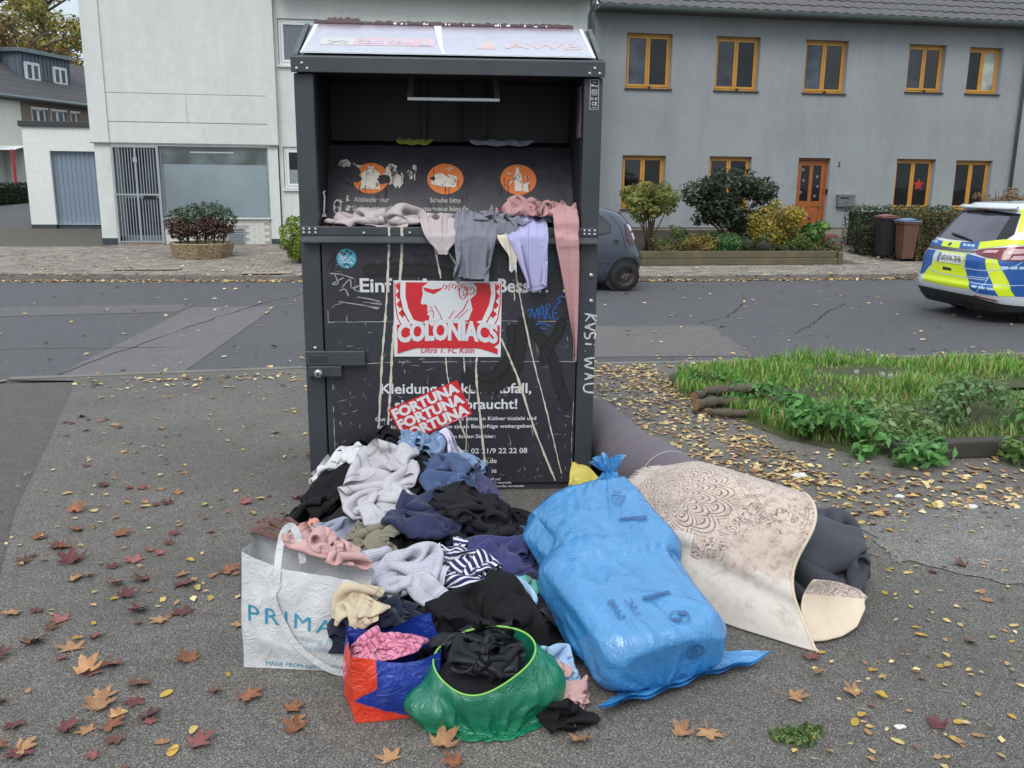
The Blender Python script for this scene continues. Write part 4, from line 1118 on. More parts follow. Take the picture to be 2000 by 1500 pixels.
for st, at, w_ in (('Altkleider nur', (.24, .135), .185), ('in Säcken einwerfen', (.20, .082), .27), ('Schuhe bitte', (.645, .135), .165), ('paarweise bündeln', (.61, .082), .24), ('Kein Glas', (1.06, .135), .13)):
    Print().text(st, at, w=w_, h=.032, bold=.006).build('lettering', m_whitew, CB, TM(.002))
r_ = random.Random(9); pr = Print()
def blot(pr, c, ra, rb, n=18, jag=.45):
    pr.poly([(c[0] + ra * math.cos(2 * PI * i / n) * r_.uniform(1 - jag, 1 + jag), c[1] + rb * math.sin(2 * PI * i / n) * r_.uniform(1 - jag, 1 + jag)) for i in range(n)])
blot(pr, (.185, .375), .034, .028); blot(pr, (.235, .36), .03, .016); blot(pr, (.43, .31), .030, .055); blot(pr, (.465, .27), .03, .05); blot(pr, (.44, .355), .02, .03)
for k in range(9): blot(pr, (.52 + r_.uniform(-.03, .05), .3 + r_.uniform(-.05, .05)), .006, .024, 10, .6)
for k in range(7): blot(pr, (.14 + r_.uniform(0, .12), .12 + r_.uniform(-.06, .06)), .010, .012, 9, .6)
o = pr.build('torn_white_backing', M_worn('torn_paper', (190, 186, 178), .52, 30, (60, 58, 58)), CB, TM(.0055)); o['kind'] = 'stuff'
pr = Print(); blot(pr, (.395, .275), .035, .03, 16, .3); blot(pr, (.225, .30), .05, .055, 16, .3); blot(pr, (.66, .285), .014, .013, 12, .3); pr.build('bare_patch', m_film, CB, TM(.007))
pr = Print()
for k in range(34):
    a = r_.choice([.325, .727, .727, 1.125, 1.125]) + r_.uniform(-.11, .13); s = r_.uniform(.12, .37); l = r_.uniform(.02, .11)
    pr.stroke([(a, s), (a + r_.uniform(-.004, .004), s - l * .5), (a + r_.uniform(-.004, .004), s - l)], [.003, .0024, .0008])
o = pr.build('rust_runs', M('rust_run', (58, 34, 24), .9, .3, 30), CB, TM(.008)); o['kind'] = 'stuff'
m_rust = M('rusty_crumbs', (98, 62, 40), .95, .4, 40, .6, 120)
mb = MB()
for k in range(60):
    x, y, s = r_.uniform(.1, .34), r_.uniform(.03, .16), r_.uniform(.003, .010)
    mb.tube([(x, y, 1.4155), (x + s * 2, y + s * r_.uniform(-1, 1), 1.418 + s * .4)], s * .5, 4)
o = cb('rust_crumbs', mb, m_rust); o['kind'] = 'stuff'
# bar handle
mb = MB(); mb.box(.540, 1.008, .13, .152, 2.040, 2.058); h = cb('handle', mb, m_screw, bevel=.003)
for s, x in ((-1, .540), (1, 1.008)):
    mb = MB(); q = .026 * -s
    mb.hexa([(min(x, x + q), .13, 2.058), (max(x, x + q), .13, 2.058), (max(x, x + q), .152, 2.058), (min(x, x + q), .152, 2.058), (min(x, x + q) + .006 * s * -1, .22, 2.168), (max(x, x + q) - .006 * s, .22, 2.168), (max(x, x + q) - .006 * s, .245, 2.168), (min(x, x + q) - .006 * s, .245, 2.168)])
    mb.build('handle_arm', m_screw, h)
# screws
scr = MB().lathe([(.0005, -.005), (.0045, -.0048), (.0075, -.003), (.0085, 0)], axis='y', n=10)
s0 = None
spots = [(x, -.036, z) for x, z in ((.048, 2.190), (.022, 2.166), (.072, 2.166), (1.465, 2.190), (1.440, 2.166), (1.490, 2.166))]
spots += [(x, -.023, z) for x in (.022, .050, .080) for z in (1.386, 1.404)] + [(x, -.023, z) for x in (1.437, 1.462, 1.490) for z in (1.386, 1.404)]
spots += [(.32, -.023, 1.386), (.55, -.023, 1.388), (.655, -.051, 1.3415)]
for p in spots:
    if s0 is None: s0 = scr.build('screw', m_screw, CB, smooth=True); s0.location = p
    else: instance(s0, CB, p)
bolt = MB().lathe([(.0005, -.010), (.008, -.009), (.013, -.005), (.014, 0)], axis='y', n=14).build('bolt', m_screw, CB, smooth=True); bolt.location = (1.480, -.0005, 1.175)
instance(bolt, CB, (1.484, -.0005, 1.041)); instance(bolt, CB, (.052, -.0005, .795), scale=(.8, .8, .8)); instance(bolt, CB, (1.345, .0065, 1.09), scale=(.9, .9, .9))
# lock hasp
mb = MB(); mb.box(.004, .310, -.030, -.001, .706, .784); mb.box(.015, .187, -.034, -.001, .648, .7055); hs = cb('lock_hasp', mb, m_anth, bevel=.005)
MB().box(.026, .115, -.033, -.0305, .728, .762).build('hasp_plate', m_anth2, hs, bevel=.002)
Print().text('SECURITY', (.036, .737), w=.07, h=.012).build('embossed_word', m_anth, hs, lambda a, b: (a, -.0338, b))
MB().lathe([(.001, -.054), (.014, -.054), (.022, -.050), (.024, -.0345)], (.069, 0, .668), 'y', 18).build('lock_cylinder', m_screw, hs, smooth=True)
MB().box(.065, .073, -.0555, -.0542, .660, .676).build('keyhole', m_brass, hs)
# ---- printed film panels on the door
DF = .007
DM = lambda off: (lambda a, b: (a, DF - off, b))
r_ = random.Random(11)
pr = Print(); pr.poly([(.122, .93), *ragged(.122, 1.37, .932, .002, 20, r_), (1.37, 1.318), (.122, 1.318)]); pr.build('upper_print_panel', m_film, door, DM(.001))
pr = Print(); pr.poly([(.13, .06), (1.405, .06), *ragged(.137, 1.405, .716, .003, 26, r_)[::-1]]); pr.build('lower_print_panel', m_film, door, DM(.001))
pr = Print()
for pts in ([(.122, .922), (.124, .991), (.16, 1.02), (.239, 1.037), (.401, 1.028)], [(.122, .930), (.454, .933)], [(1.015, .936), (1.369, .933)], [(.137, .700), (.45, .718), (.97, .720), (1.408, .718)], [(1.405, .06), (1.402, .3), (1.406, .5)], [(.135, .2), (.133, .45), (.138, .69)]):
    for (p, q) in zip(pts[:-1], pts[1:]):
        n = max(2, int(math.dist(p, q) / .03))
        for k in range(n):
            if r_.random() < .25: continue
            a0 = (p[0] + (q[0] - p[0]) * k / n, p[1] + (q[1] - p[1]) * k / n); a1 = (p[0] + (q[0] - p[0]) * (k + 1) / n, p[1] + (q[1] - p[1]) * (k + 1) / n)
            pr.stroke([a0, ((a0[0] + a1[0]) / 2 + r_.uniform(-.001, .001), (a0[1] + a1[1]) / 2 + r_.uniform(-.002, .002)), a1], r_.uniform(.0012, .0035))
for k in range(330):                                       # scratches and chipped spots, thick low on the left
    z = .06 + 1.2 * r_.random() ** 1.5; a = .14 + 1.24 * (r_.random() ** (1.5 if z < .75 else 1.0))
    l = r_.choice([.006, .01, .016, .03, .05]) * r_.uniform(.5, 1.3); t = r_.choice([0, .3, PI / 2, PI / 2 + .2, r_.uniform(0, PI)])
    pr.stroke([(a, z), (a + l * .5 * math.cos(t) + r_.uniform(-.002, .002), z + l * .5 * math.sin(t)), (a + l * math.cos(t), z + l * math.sin(t) + r_.uniform(-.004, .004))], [.0006, r_.uniform(.001, .0034), .0006])
o = pr.build('scratch_marks', m_whitew, door, DM(.0025)); o['kind'] = 'stuff'
for st, at, w_, h_, bo in (('Einf', (.289, 1.087), .165, .072, .022), ('ach und', (.475, 1.087), .47, .072, .022), ('Besser.', (.998, 1.087), .262, .072, .022), ('Kleidung ist kein Abfall,', (.384, .549), .795, .056, .018), ('sie wird gebraucht!', (.455, .463), .65, .056, .018),
        ('Gut erhaltene Kleidung geben Sie bitte an Kölner soziale und', (.351, .400), .857, .021, .012), ('kirchliche Einrichtungen, die sie an Bedürftige weitergeben.', (.362, .357), .832, .021, .012), ('Die Adressen finden Sie hier:', (.60, .301), .39, .021, .012), ('Telefon: 02 21/9 22 22 08', (.70, .215), .462, .030, .014),
        ('www.awbkoeln.de', (.70, .160), .297, .028, .014), ('www.abfallkoeln.de', (.65, .104), .347, .028, .014), ('Wir bereiten Ihren Rohstoff auf.', (.72, .062), .30, .014, .012), ('Der Rest wird recycelt.', (.86, .042), .22, .013, .012), ('Alle Wege werden verwendet.', (.90, .022), .25, .013, .012)):
    Print().text(st, at, w=w_, h=h_, bold=bo).build('lettering', m_white, door, DM(.002))
# cream liquid runs
DR = [[(.443, 1.338), (.438, 1.246), (.418, .973), (.395, .739), (.368, .365)], [(.508, 1.338), (.495, 1.156), (.457, .88), (.432, .549), (.413, .306)], [(.673, 1.324), (.703, 1.157)], [(.726, .743), (.736, .634), (.782, .45), (.829, .302)],
      [(.718, 1.328), (.776, 1.239), (.826, 1.157)], [(.82, .743), (.825, .662)], [(.89, .747), (.886, .642), (.914, .351), (.944, .06)], [(1.077, 1.258), (1.116, 1.047), (1.185, .737), (1.276, .397), (1.35, .096)], [(1.016, .842), (1.102, .641), (1.2, .348), (1.317, .056)], [(.853, .595), (.838, .4), (.829, .203)], [(1.08, 1.12), (1.085, 1.04)]]
DW = [.013, .014, .011, .008, .012, .006, .012, .008, .012, .005, .006]
dr0 = None
for pts, w_ in zip(DR, DW):
    p = [(a + r_.uniform(-.0012, .0012), b) for a, b, _ in polyline([(a, b, 0) for a, b in pts], 14)]
    pr = Print().stroke(p, [w_ * (r_.uniform(.5, 1.2) if k < len(p) - 3 else .6) for k in range(len(p))]); pr.build('paint_run', m_cream, door, DM(.0045))
pr = Print().poly([(.792, 1.262), (.85, 1.245), (.908, 1.221), (.905, 1.17), (.895, 1.175), (.885, 1.15), (.872, 1.18), (.862, 1.15), (.85, 1.175), (.838, 1.157), (.82, 1.19), (.79, 1.22)]); pr.build('paint_run', m_cream, door, DM(.0052))
for a, w_ in ((.447, .013), (.511, .016), (.700, .012), (.80, .012)):
    pr = Print().stroke([(a, 1.417), (a - .002, 1.395), (a, 1.373)], [w_, w_ * .7, w_ * .9]); pr.build('paint_run', m_cream, CB, lambda p, q: (p, -.0235, q))
# sprayed black, soft at the edges
def M_spray():
    m, t = mat_new('black_spray_paint')
    uvn = t.new('ShaderNodeUVMap'); sx = t.new('ShaderNodeSeparateXYZ'); t.link(uvn.outputs[0], sx.inputs[0])
    d = t.math('ABSOLUTE', t.math('SUBTRACT', sx.outputs[1], .5))
    fall = t.ramp(d, [(.22, G(1)), (.5, G(0))], 'EASE')
    n = t.noise(230, 2, .6)
    a = t.math('MULTIPLY', fall, t.ramp(n, [(.3, G(.75)), (.6, G(1.2))]))
    t.link(a, t.b.inputs['Alpha']); t.b.inputs['Base Color'].default_value = G(.012); t.b.inputs['Roughness'].default_value = .7
    return m
m_spray = M_spray()
for q, (pts, w_) in enumerate([([(.306, 1.192), (.423, 1.201), (.558, 1.197), (.694, 1.188), (.776, 1.166)], .085), ([(1.061, .917), (1.081, .832), (1.054, .728), (.97, .642), (.876, .633), (.811, .671)], .075),
        ([(.839, .614), (.933, .58), (1.027, .603), (1.101, .709), (1.126, .954)], .085), ([(1.126, .964), (1.231, .832), (1.299, .708), (1.329, .592), (1.38, .455)], .075), ([(1.34, .954), (1.314, .87), (1.269, .803), (1.233, .708)], .07)]):
    p = [Vector(v[:2]) for v in polyline([(a, b, 0) for a, b in pts], 12)]
    V = []; U = []
    for k, c in enumerate(p):
        d = (p[min(k + 1, len(p) - 1)] - p[max(k - 1, 0)]).normalized(); n = Vector((-d.y, d.x))
        ww = w_ * (1 if 2 < k < len(p) - 3 else .6)
        for j in range(5): V.append(DM(.0031 + .0004 * q)(*(c + n * ww * (j / 4 - .5)))); U.append((k / len(p), j / 4))
    mb = MB(); mb.grid([V[k * 5:k * 5 + 5] for k in range(len(p))]); mb.build('spray_line', m_spray, door, uv=U)
# marker tags
def tagp(name, strokes, w_, mat, parent, mapf):
    pr = Print()
    for s in strokes: pr.stroke([(a, b) for a, b, _ in polyline([(a, b, 0) for a, b in s], 6)], w_, .25)
    return pr.build(name, mat, parent, mapf)
m_blue = M('blue_marker', (36, 92, 160), .5, .15, 20); m_silver = M('silver_marker', (150, 150, 150), .45, .25, 30, metal=.2)
tagp('blue_tag', [[(1.150, .985), (1.165, 1.0)], [(1.165, .950), (1.175, 1.0), (1.190, .955), (1.205, 1.005), (1.212, .945)], [(1.212, .945), (1.226, 1.02), (1.243, .945)], [(1.216, .972), (1.24, .972)], [(1.252, .945), (1.250, 1.022), (1.272, 1.015), (1.254, .985), (1.278, .945)],
        [(1.312, 1.012), (1.29, 1.0), (1.288, .95), (1.318, .948)], [(1.286, .975), (1.31, .98)], [(1.30, 1.02), (1.325, 1.04), (1.31, 1.05), (1.335, 1.075)], [(1.196, .915), (1.23, .925), (1.276, .907)], [(1.22, .90), (1.25, .893)]], .0065, m_blue, door, DM(.006))
tagp('silver_tag', [[(.14, 1.182), (.20, 1.175), (.26, 1.155)], [(.165, 1.178), (.18, 1.13), (.152, 1.128), (.21, 1.16)], [(.20, 1.11), (.24, 1.15), (.245, 1.105)], [(.25, 1.105), (.29, 1.12), (.26, 1.10), (.30, 1.085)], [(.186, 1.092), (.215, 1.10), (.231, 1.064)], [(.276, 1.06), (.33, 1.052), (.393, 1.037)], [(.18, 1.037), (.387, 1.005)], [(.34, 1.03), (.40, 1.022)], [(.31, 1.018), (.38, .998)]], .0065, m_silver, door, DM(.006))
tagp('scribble', [[(.13, 1.22), (.17, 1.275), (.20, 1.29)], [(.145, 1.19), (.165, 1.24)], [(.36, 1.275), (.40, 1.28)], [(.44, 1.25), (.47, 1.30)], [(.56, 1.285), (.60, 1.27), (.64, 1.275), (.58, 1.23), (.575, 1.28)], [(.63, 1.21), (.65, 1.25), (.665, 1.2)]], .004, M('black_marker', (24, 24, 26), .5), door, DM(.0062))
PM = lambda off: (lambda a, b: (a, -off, b))
m_wm = M('white_marker', (196, 198, 196), .55, .1, 30)
tagp('white_tag', [[(1.452, .975), (1.518, .962)], [(1.486, .968), (1.515, .935)], [(1.482, .965), (1.458, .935)], [(1.455, .905), (1.513, .925)], [(1.455, .905), (1.510, .885)], [(1.478, .92), (1.482, .895)], [(1.508, .842), (1.512, .872), (1.487, .868), (1.480, .845), (1.46, .848), (1.455, .875)], [(1.46, .815), (1.495, .812)], [(1.507, .81), (1.510, .811)],
        [(1.46, .775), (1.463, .776)], [(1.512, .74), (1.46, .73), (1.498, .712), (1.462, .695), (1.514, .68)], [(1.462, .655), (1.512, .638)], [(1.462, .622), (1.512, .638)], [(1.484, .652), (1.484, .63)], [(1.512, .60), (1.47, .595), (1.458, .575), (1.472, .555), (1.513, .55)]], .0085, m_wm, CB, PM(.0015))
# round teal sticker
sk = Print().ellipse((.227, 1.257), .050, .050, 36).build('round_sticker', M_worn('worn_teal_sticker', (70, 150, 176), .54, 40, (180, 190, 190)), door, DM(.006))
tagp('sticker_script', [[(.19, 1.25), (.20, 1.27), (.205, 1.245), (.22, 1.262), (.235, 1.245), (.25, 1.265), (.265, 1.25)], [(.195, 1.235), (.22, 1.24), (.26, 1.232)]], .004, m_white, door, DM(.0075))
tagp('sticker_drawing', [[(.20, 1.29), (.215, 1.275), (.23, 1.295), (.245, 1.28), (.255, 1.29)], [(.21, 1.22), (.225, 1.23), (.245, 1.215)]], .007, M('dark_print', (50, 56, 60), .6), door, DM(.0075))
# rating plate on the right post
Print().rect(1.449, 1.493, 2.000, 2.142).build('rating_plate', m_white, CB, PM(.0012))
Print().rect(1.4515, 1.4905, 2.0025, 2.1395).build('plate_field', M('plate_black', (30, 28, 32), .4), CB, PM(.0022))
pr = Print(); pr.text('CE', (1.459, 2.020), w=.026, h=.017, bold=.02); pr.text('GS', (1.473, 2.045), w=.013, h=.012, bold=.02, shear=.3); pr.ring((1.4615, 2.051), .004, .0065, 18); pr.rect(1.457, 1.485, 2.075, 2.094); pr.rect(1.453, 1.468, 2.110, 2.118); pr.rect(1.470, 1.488, 2.112, 2.114); pr.rect(1.470, 1.488, 2.107, 2.109); pr.rect(1.457, 1.486, 2.068, 2.070); pr.rect(1.46, 1.483, 2.009, 2.011); pr.rect(1.46, 1.48, 2.128, 2.130)
pr.build('plate_lettering', m_white, CB, PM(.003))
pr = Print()
for k in range(9): pr.rect(1.459 + k * .0028, 1.4603 + k * .0028 + (k % 3) * .0004, 2.077, 2.092)
pr.build('barcode', m_brass, CB, PM(.0036))
# notice on the inner right cheek
mb = MB(); mb.box(1.414, 1.4185, .09, .20, 1.87, 2.12); cb('notice_plate', mb, M('grey_violet_notice', (112, 100, 106), .5, .12, 10))
pr = Print(); pr.stroke([(.125, 2.06), (.125, 2.09), (.165, 2.09), (.165, 2.06)], .006); pr.stroke([(.145, 2.09), (.145, 1.96)], .012); pr.stroke([(.125, 1.99), (.125, 1.95), (.165, 1.95), (.165, 1.99)], .006); pr.build('notice_symbol', m_dark, CB, lambda a, b: (1.4125, a, b))
tagp('white_tag', [[(.112, 1.48), (.118, 1.56), (.113, 1.58), (.122, 1.59)], [(.104, 1.46), (.107, 1.475), (.112, 1.465), (.117, 1.475), (.120, 1.462)]], .006, m_wm, CB, PM(-.072))
pr = Print().ring((.155, .10), .016, .021, 22, sy=2.2); pr.build('white_tag', m_wm, CB, TM(.008))
# ---- big red and white sticker
S0, S1, T0_, T1_ = .46, 1.016, .747, 1.144
SWd, SHt = S1 - S0, T1_ - T0_
rot = rad(-.5)
def stk(off):
    def f(a, b):
        x, z = (a - .5) * SWd, (b - .5) * SHt
        return ((S0 + S1) / 2 + x * math.cos(rot) - z * math.sin(rot), DF - off, (T0_ + T1_) / 2 + x * math.sin(rot) + z * math.cos(rot))
    return f
ST = thing('fan_sticker', 'large red and white rectangular sticker with a head and COLONIACS lettering on the clothing bank', 'sticker', (0, 0, 0)); ST.parent = None
bpy.data.objects.remove(ST)
m_sw = M('sticker_white', (214, 214, 214), .35, .03, 6); m_sg = M('sticker_pale_grey', (204, 206, 208), .38, .03, 6); m_sr = M('sticker_red', (196, 42, 48), .38, .06, 6)
sticker = Print().rect(0, 1, 0, 1).build('sticker', m_sw, door, stk(.0065), label='large red and white rectangular sticker with a head and block lettering')
def zz(pts): return [((x - 540) / 610, (740 - y) / 425) for x, y in pts]
pr = Print()
pr.poly(zz([(608, 324), (1082, 324), (1090, 380), (1080, 440), (1058, 490), (1040, 530), (980, 548), (900, 530), (860, 532), (740, 540), (690, 545), (650, 530), (622, 470), (606, 400)]))
pr.build('sticker_field', m_sr, sticker, stk(.0075))
pr = Print()
for s in (-1, 1):                                         # ring of lozenges either side
    def mx(pts): return [((1 - a) if s > 0 else a, b) for a, b in zz(pts)]
    pr.stroke(mx([(575, 325), (572, 400), (590, 480), (625, 545)]), .012); pr.stroke(mx([(548, 325), (548, 440), (560, 520), (580, 560)]), .010)
    for y0, x0, x1 in ((345, 552, 572), (395, 552, 576), (445, 556, 586), (495, 566, 604)):
        pr.poly(mx([(x0, y0), ((x0 + x1) / 2 + 3, y0 - 22), (x1 + 2, y0 + 4), ((x0 + x1) / 2 + 4, y0 + 26)]))
pr.build('sticker_border', m_sr, sticker, stk(.0076))
pr = Print()
pr.poly(zz([(735, 324), (700, 350), (704, 385), (692, 438), (700, 446), (724, 444), (732, 462), (726, 478), (734, 490), (728, 500), (742, 512), (735, 540), (860, 535), (962, 532), (985, 470), (972, 415), (1005, 385), (1008, 345), (985, 324)]))
pr.build('sticker_head', m_sg, sticker, stk(.0085))
pr = Print()
pr.poly(zz([(704, 350), (760, 362), (818, 352), (800, 368), (765, 388), (740, 380), (716, 372)]))
for q in range(11):
    t = q / 10; x = 826 + 176 * t; y = 338 + 8 * math.sin(q * 2) + (60 * (t - .6) if t > .6 else 0)
    pr.stroke(zz([(x - 12, y + 14), (x, y - 6), (x + 12, y + 6), (x + 4, y + 20)]), .008)
    if q > 6: pr.stroke(zz([(x - 14, y + 46), (x, y + 28), (x + 10, y + 40)]), .008)
pr.stroke(zz([(912, 350), (908, 380), (918, 408), (935, 415)]), .010); pr.stroke(zz([(925, 345), (948, 350), (955, 385), (938, 412)]), .009); pr.stroke(zz([(922, 368), (935, 372), (932, 398)]), .006)
pr.stroke(zz([(885, 520), (935, 470), (960, 415)]), .010); pr.stroke(zz([(905, 525), (960, 470)]), .008); pr.stroke(zz([(745, 455), (765, 490), (760, 520)]), .007); pr.stroke(zz([(726, 480), (745, 478), (758, 486)]), .006); pr.stroke(zz([(770, 450), (800, 500), (812, 530)]), .008); pr.stroke(zz([(850, 525), (880, 480)]), .008)
pr.build('sticker_lines', m_sr, sticker, stk(.0095))
pr = Print(); pr.poly(zz([(556, 560), (735, 548), (755, 568), (790, 530), (830, 548), (990, 548), (1000, 536), (1020, 548), (1142, 560), (1140, 660), (1100, 690), (560, 690)])); pr.build('sticker_band', m_sr, sticker, stk(.0098))
Vt, Ft = text2d('COLONIACS', 1.0, .29, bold=.05, align='CENTER', spacing=.92)
def arch(a, b): return (.5 + a * .94, .195 + .12 * (1 - (2 * a) ** 2) * .35 + (b / .29) * (.235 + .02 * (1 - (2 * a) ** 2)))
pr = Print().raw([arch(a, b) for a, b in Vt], Ft); pr.build('sticker_lettering', m_sg, sticker, stk(.0112))
n = 24; top = [(.03 + .94 * i / n, .115 + .105 * (1 - (2 * i / n - 1) ** 2)) for i in range(n + 1)]; bot = [(.03 + .94 * i / n, .040 + .125 * (1 - (2 * i / n - 1) ** 2)) for i in range(n + 1)]
pr = Print().raw(top + bot, [(i, i + 1, n + 2 + i, n + 1 + i) for i in range(n)]); pr.text('Ultrà 1. FC Köln', (.25, .055), w=.50, h=.075, shear=.25, bold=.004); pr.build('sticker_script', m_sr, sticker, stk(.0105))
# ---- tilted red FORTUNA sticker
fa = rad(23.7)
def ftk(off):
    def f(a, b): return (.42 + a * math.cos(fa) - (b - .205) * math.sin(fa) * 1.0, DF - off, .463 + a * math.sin(fa) + (b - .205) * math.cos(fa))
    return f
s2 = Print().rect(0, .398, 0, .205).build('sticker', m_sr, door, ftk(.0065), label='tilted red sticker with white repeated club name')
pr = Print()
for k in range(3): pr.text('FORTUNA', (.010, .142 - k * .064), w=.378, h=.054, bold=.05)
pr.text('In der Südstadt', (.22, .003), w=.15, h=.009); pr.build('sticker_lettering', m_sw, s2, ftk(.0078))
Print().rect(1.205, 1.29, 1.18, 1.30).build('card', M('teal_black_card', (28, 56, 66), .3, .3, 20), door, DM(.006))
# ================================================================== CLOTH: a small position based solver
C0 = np.array([-0.284, 4.66, 0.0]); A6 = rad(-6)
RC = np.array([[math.cos(A6), -math.sin(A6), 0], [math.sin(A6), math.cos(A6), 0], [0, 0, 1]])
def to_world(P): return np.asarray(P) @ RC.T + C0          # bank-local: x right, y back, z up
class Grid:
    """nx by ny sheet (optionally closed round in x) held together by stretch, shear and bend constraints"""
    def __init__(s, nx, ny, rx, ry, wrap=False, kb=.25, ks=.5, kc=1.0):
        s.nx, s.ny, s.wrap = nx, ny, wrap
        idx = np.arange(nx * ny).reshape(ny, nx); s.idx = idx; B = []
        RX = np.broadcast_to(np.asarray(rx, dtype=float), (ny, nx)); RY = np.broadcast_to(np.asarray(ry, dtype=float), (ny, nx))
        def put(I, J, L, k, sel, kc=kc):
            for m in sel: B.append((I[m].ravel(), J[m].ravel(), np.broadcast_to(L, I.shape)[m].ravel().astype(np.float32), k, k * kc))
        def sh(dx, dy):
            a = np.roll(np.roll(idx, -dx, 1), -dy, 0)
            ii, jj = np.meshgrid(np.arange(nx), np.arange(ny))
            ok = (jj + dy < ny) & (((ii + dx < nx) & (ii + dx >= 0)) | wrap)
            return a, ok, ii, jj
        a, ok, ii, jj = sh(1, 0); put(idx, a, RX, 1., [ok & (ii % 2 == p) for p in (0, 1)])
        a, ok, ii, jj = sh(0, 1); put(idx, a, RY, 1., [ok & (jj % 2 == p) for p in (0, 1)])
        D = np.sqrt(RX ** 2 + RY ** 2)
        for dx in (1, -1):
            a, ok, ii, jj = sh(dx, 1); put(idx, a, D, ks, [ok & (jj % 2 == p) for p in (0, 1)])
        a, ok, ii, jj = sh(2, 0); put(idx, a, 2 * RX, kb, [ok & ((ii // 2) % 2 == p) for p in (0, 1)])
        a, ok, ii, jj = sh(0, 2); put(idx, a, 2 * RY, kb, [ok & ((jj // 2) % 2 == p) for p in (0, 1)])
        s.B = B
        q = idx[:-1, :-1] if not wrap else idx[:-1, :]
        n1 = np.roll(idx, -1, 1)
        e = slice(None) if wrap else slice(0, nx - 1)
        s.F = np.stack([idx[:-1, e], n1[:-1, e], n1[1:, e], idx[1:, e]], -1).reshape(-1, 4)
    def run(s, P, steps, iters, collide, g=.0026, damp=.94, pins=None, pinpos=None, rep=0.0, force=None, maxv=.02):
        P = P.astype(np.float32).copy(); V = np.zeros_like(P)
        n = len(P)
        if rep:
            ii, jj = np.meshgrid(np.arange(s.nx), np.arange(s.ny)); gi = np.stack([ii.ravel(), jj.ravel()], 1)
            near = (np.abs(gi[:, None, 0] - gi[None, :, 0]) <= 1) & (np.abs(gi[:, None, 1] - gi[None, :, 1]) <= 1)
            near |= np.tri(n, dtype=bool)
        for st in range(steps):
            V *= damp; V[:, 2] -= g
            if force is not None: V += force(P, st / steps)
            sp = np.linalg.norm(V, axis=1, keepdims=True); V *= np.minimum(1, maxv / (sp + 1e-9))
            Q = P.copy(); P += V
            for it in range(iters):
                for I, J, L, k, kc in s.B:
                    d = P[J] - P[I]; l = np.sqrt((d * d).sum(1)) + 1e-9
                    w = np.where(l > L, k, kc) * .5 * (l - L) / l
                    d *= w[:, None]; P[I] += d; P[J] -= d
                if pins is not None: P[pins] = pinpos
            if rep and st % 2 == 0:
                sq = (P * P).sum(1); D2 = sq[:, None] + sq[None, :] - 2 * (P @ P.T)
                D2[near] = 9
                I, J = np.nonzero(D2 < rep * rep)
                if len(I):
                    d = P[J] - P[I]; l = np.sqrt((d * d).sum(1)) + 1e-6
                    c = d * ((rep - l) / l * .45)[:, None]
                    c = np.clip(c, -.006, .006)
                    np.add.at(P, I, -c); np.add.at(P, J, c)
            collide(P, Q)
            if pins is not None: P[pins] = pinpos
            V = P - Q
        return P

# ---- height field of everything already lying there (bank-local)
HX0, HX1, HY0, HY1, HR = -.5, 2.9, -2.6, .05, .014
HNX, HNY = int((HX1 - HX0) / HR) + 1, int((HY1 - HY0) / HR) + 1
HF = np.zeros((HNY, HNX), np.float32)
HGX, HGY = np.meshgrid(HX0 + HR * np.arange(HNX), HY0 + HR * np.arange(HNY))
def h_at(x, y):
    fx = np.clip((x - HX0) / HR, 0, HNX - 1.001); fy = np.clip((y - HY0) / HR, 0, HNY - 1.001)
    i, j = fx.astype(int), fy.astype(int); a, b = fx - i, fy - j
    return (HF[j, i] * (1 - a) + HF[j, i + 1] * a) * (1 - b) + (HF[j + 1, i] * (1 - a) + HF[j + 1, i + 1] * a) * b
def h_add(P, nx, ny, up=4):
    P = P.reshape(ny, nx, 3)
    u = np.linspace(0, nx - 1.001, nx * up); v = np.linspace(0, ny - 1.001, ny * up)
    i, j = u.astype(int), v.astype(int); a, b = (u - i)[None, :, None], (v - j)[:, None, None]
    Q = (P[j][:, i] * (1 - a) + P[j][:, i + 1] * a) * (1 - b) + (P[j + 1][:, i] * (1 - a) + P[j + 1][:, i + 1] * a) * b
    Q = Q.reshape(-1, 3)
    x = np.clip(((Q[:, 0] - HX0) / HR + .5).astype(int), 0, HNX - 1); y = np.clip(((Q[:, 1] - HY0) / HR + .5).astype(int), 0, HNY - 1)
    np.maximum.at(HF, (y, x), Q[:, 2].astype(np.float32))
def h_fill(fn): np.maximum(HF, fn(HGX, HGY).astype(np.float32), out=HF)
def h_smooth(k=1):
    global HF
    for _ in range(k):
        H = HF.copy(); H[1:-1, 1:-1] = (HF[1:-1, 1:-1] * 2 + HF[:-2, 1:-1] + HF[2:, 1:-1] + HF[1:-1, :-2] + HF[1:-1, 2:]) / 6
        HF = np.maximum(HF * .0, H)
def col_heap(th=.006, wall=-.012, fr=.55):
    def f(P, Q):
        h = h_at(P[:, 0], P[:, 1]) + th
        m = P[:, 2] < h
        if m.any():
            P[m, 2] = np.maximum(P[m, 2], np.minimum(h[m], P[m, 2] + .012))
            P[m, :2] = Q[m, :2] * fr + P[m, :2] * (1 - fr)
        w = (P[:, 1] > wall) & (P[:, 2] < 1.35); P[w, 1] = wall
        P[:, 2] = np.maximum(P[:, 2], th)
    return f

def cloth_obj(name, P, F, uv, mat, label, cat, group=None, sub=2, world=False, thick=0.0):
    W = P if world else to_world(P)
    base = np.array([W[:, 0].mean(), W[:, 1].mean(), W[:, 2].min()])
    o = np_mesh(name, W - base, F, mat, smooth=True, uv=uv)
    o.location = base
    if thick:
        so = o.modifiers.new('solid', 'SOLIDIFY'); so.thickness = thick; so.offset = 0
    if sub: s = o.modifiers.new('sub', 'SUBSURF'); s.levels = sub; s.render_levels = sub
    return tag(o, label, cat, group)

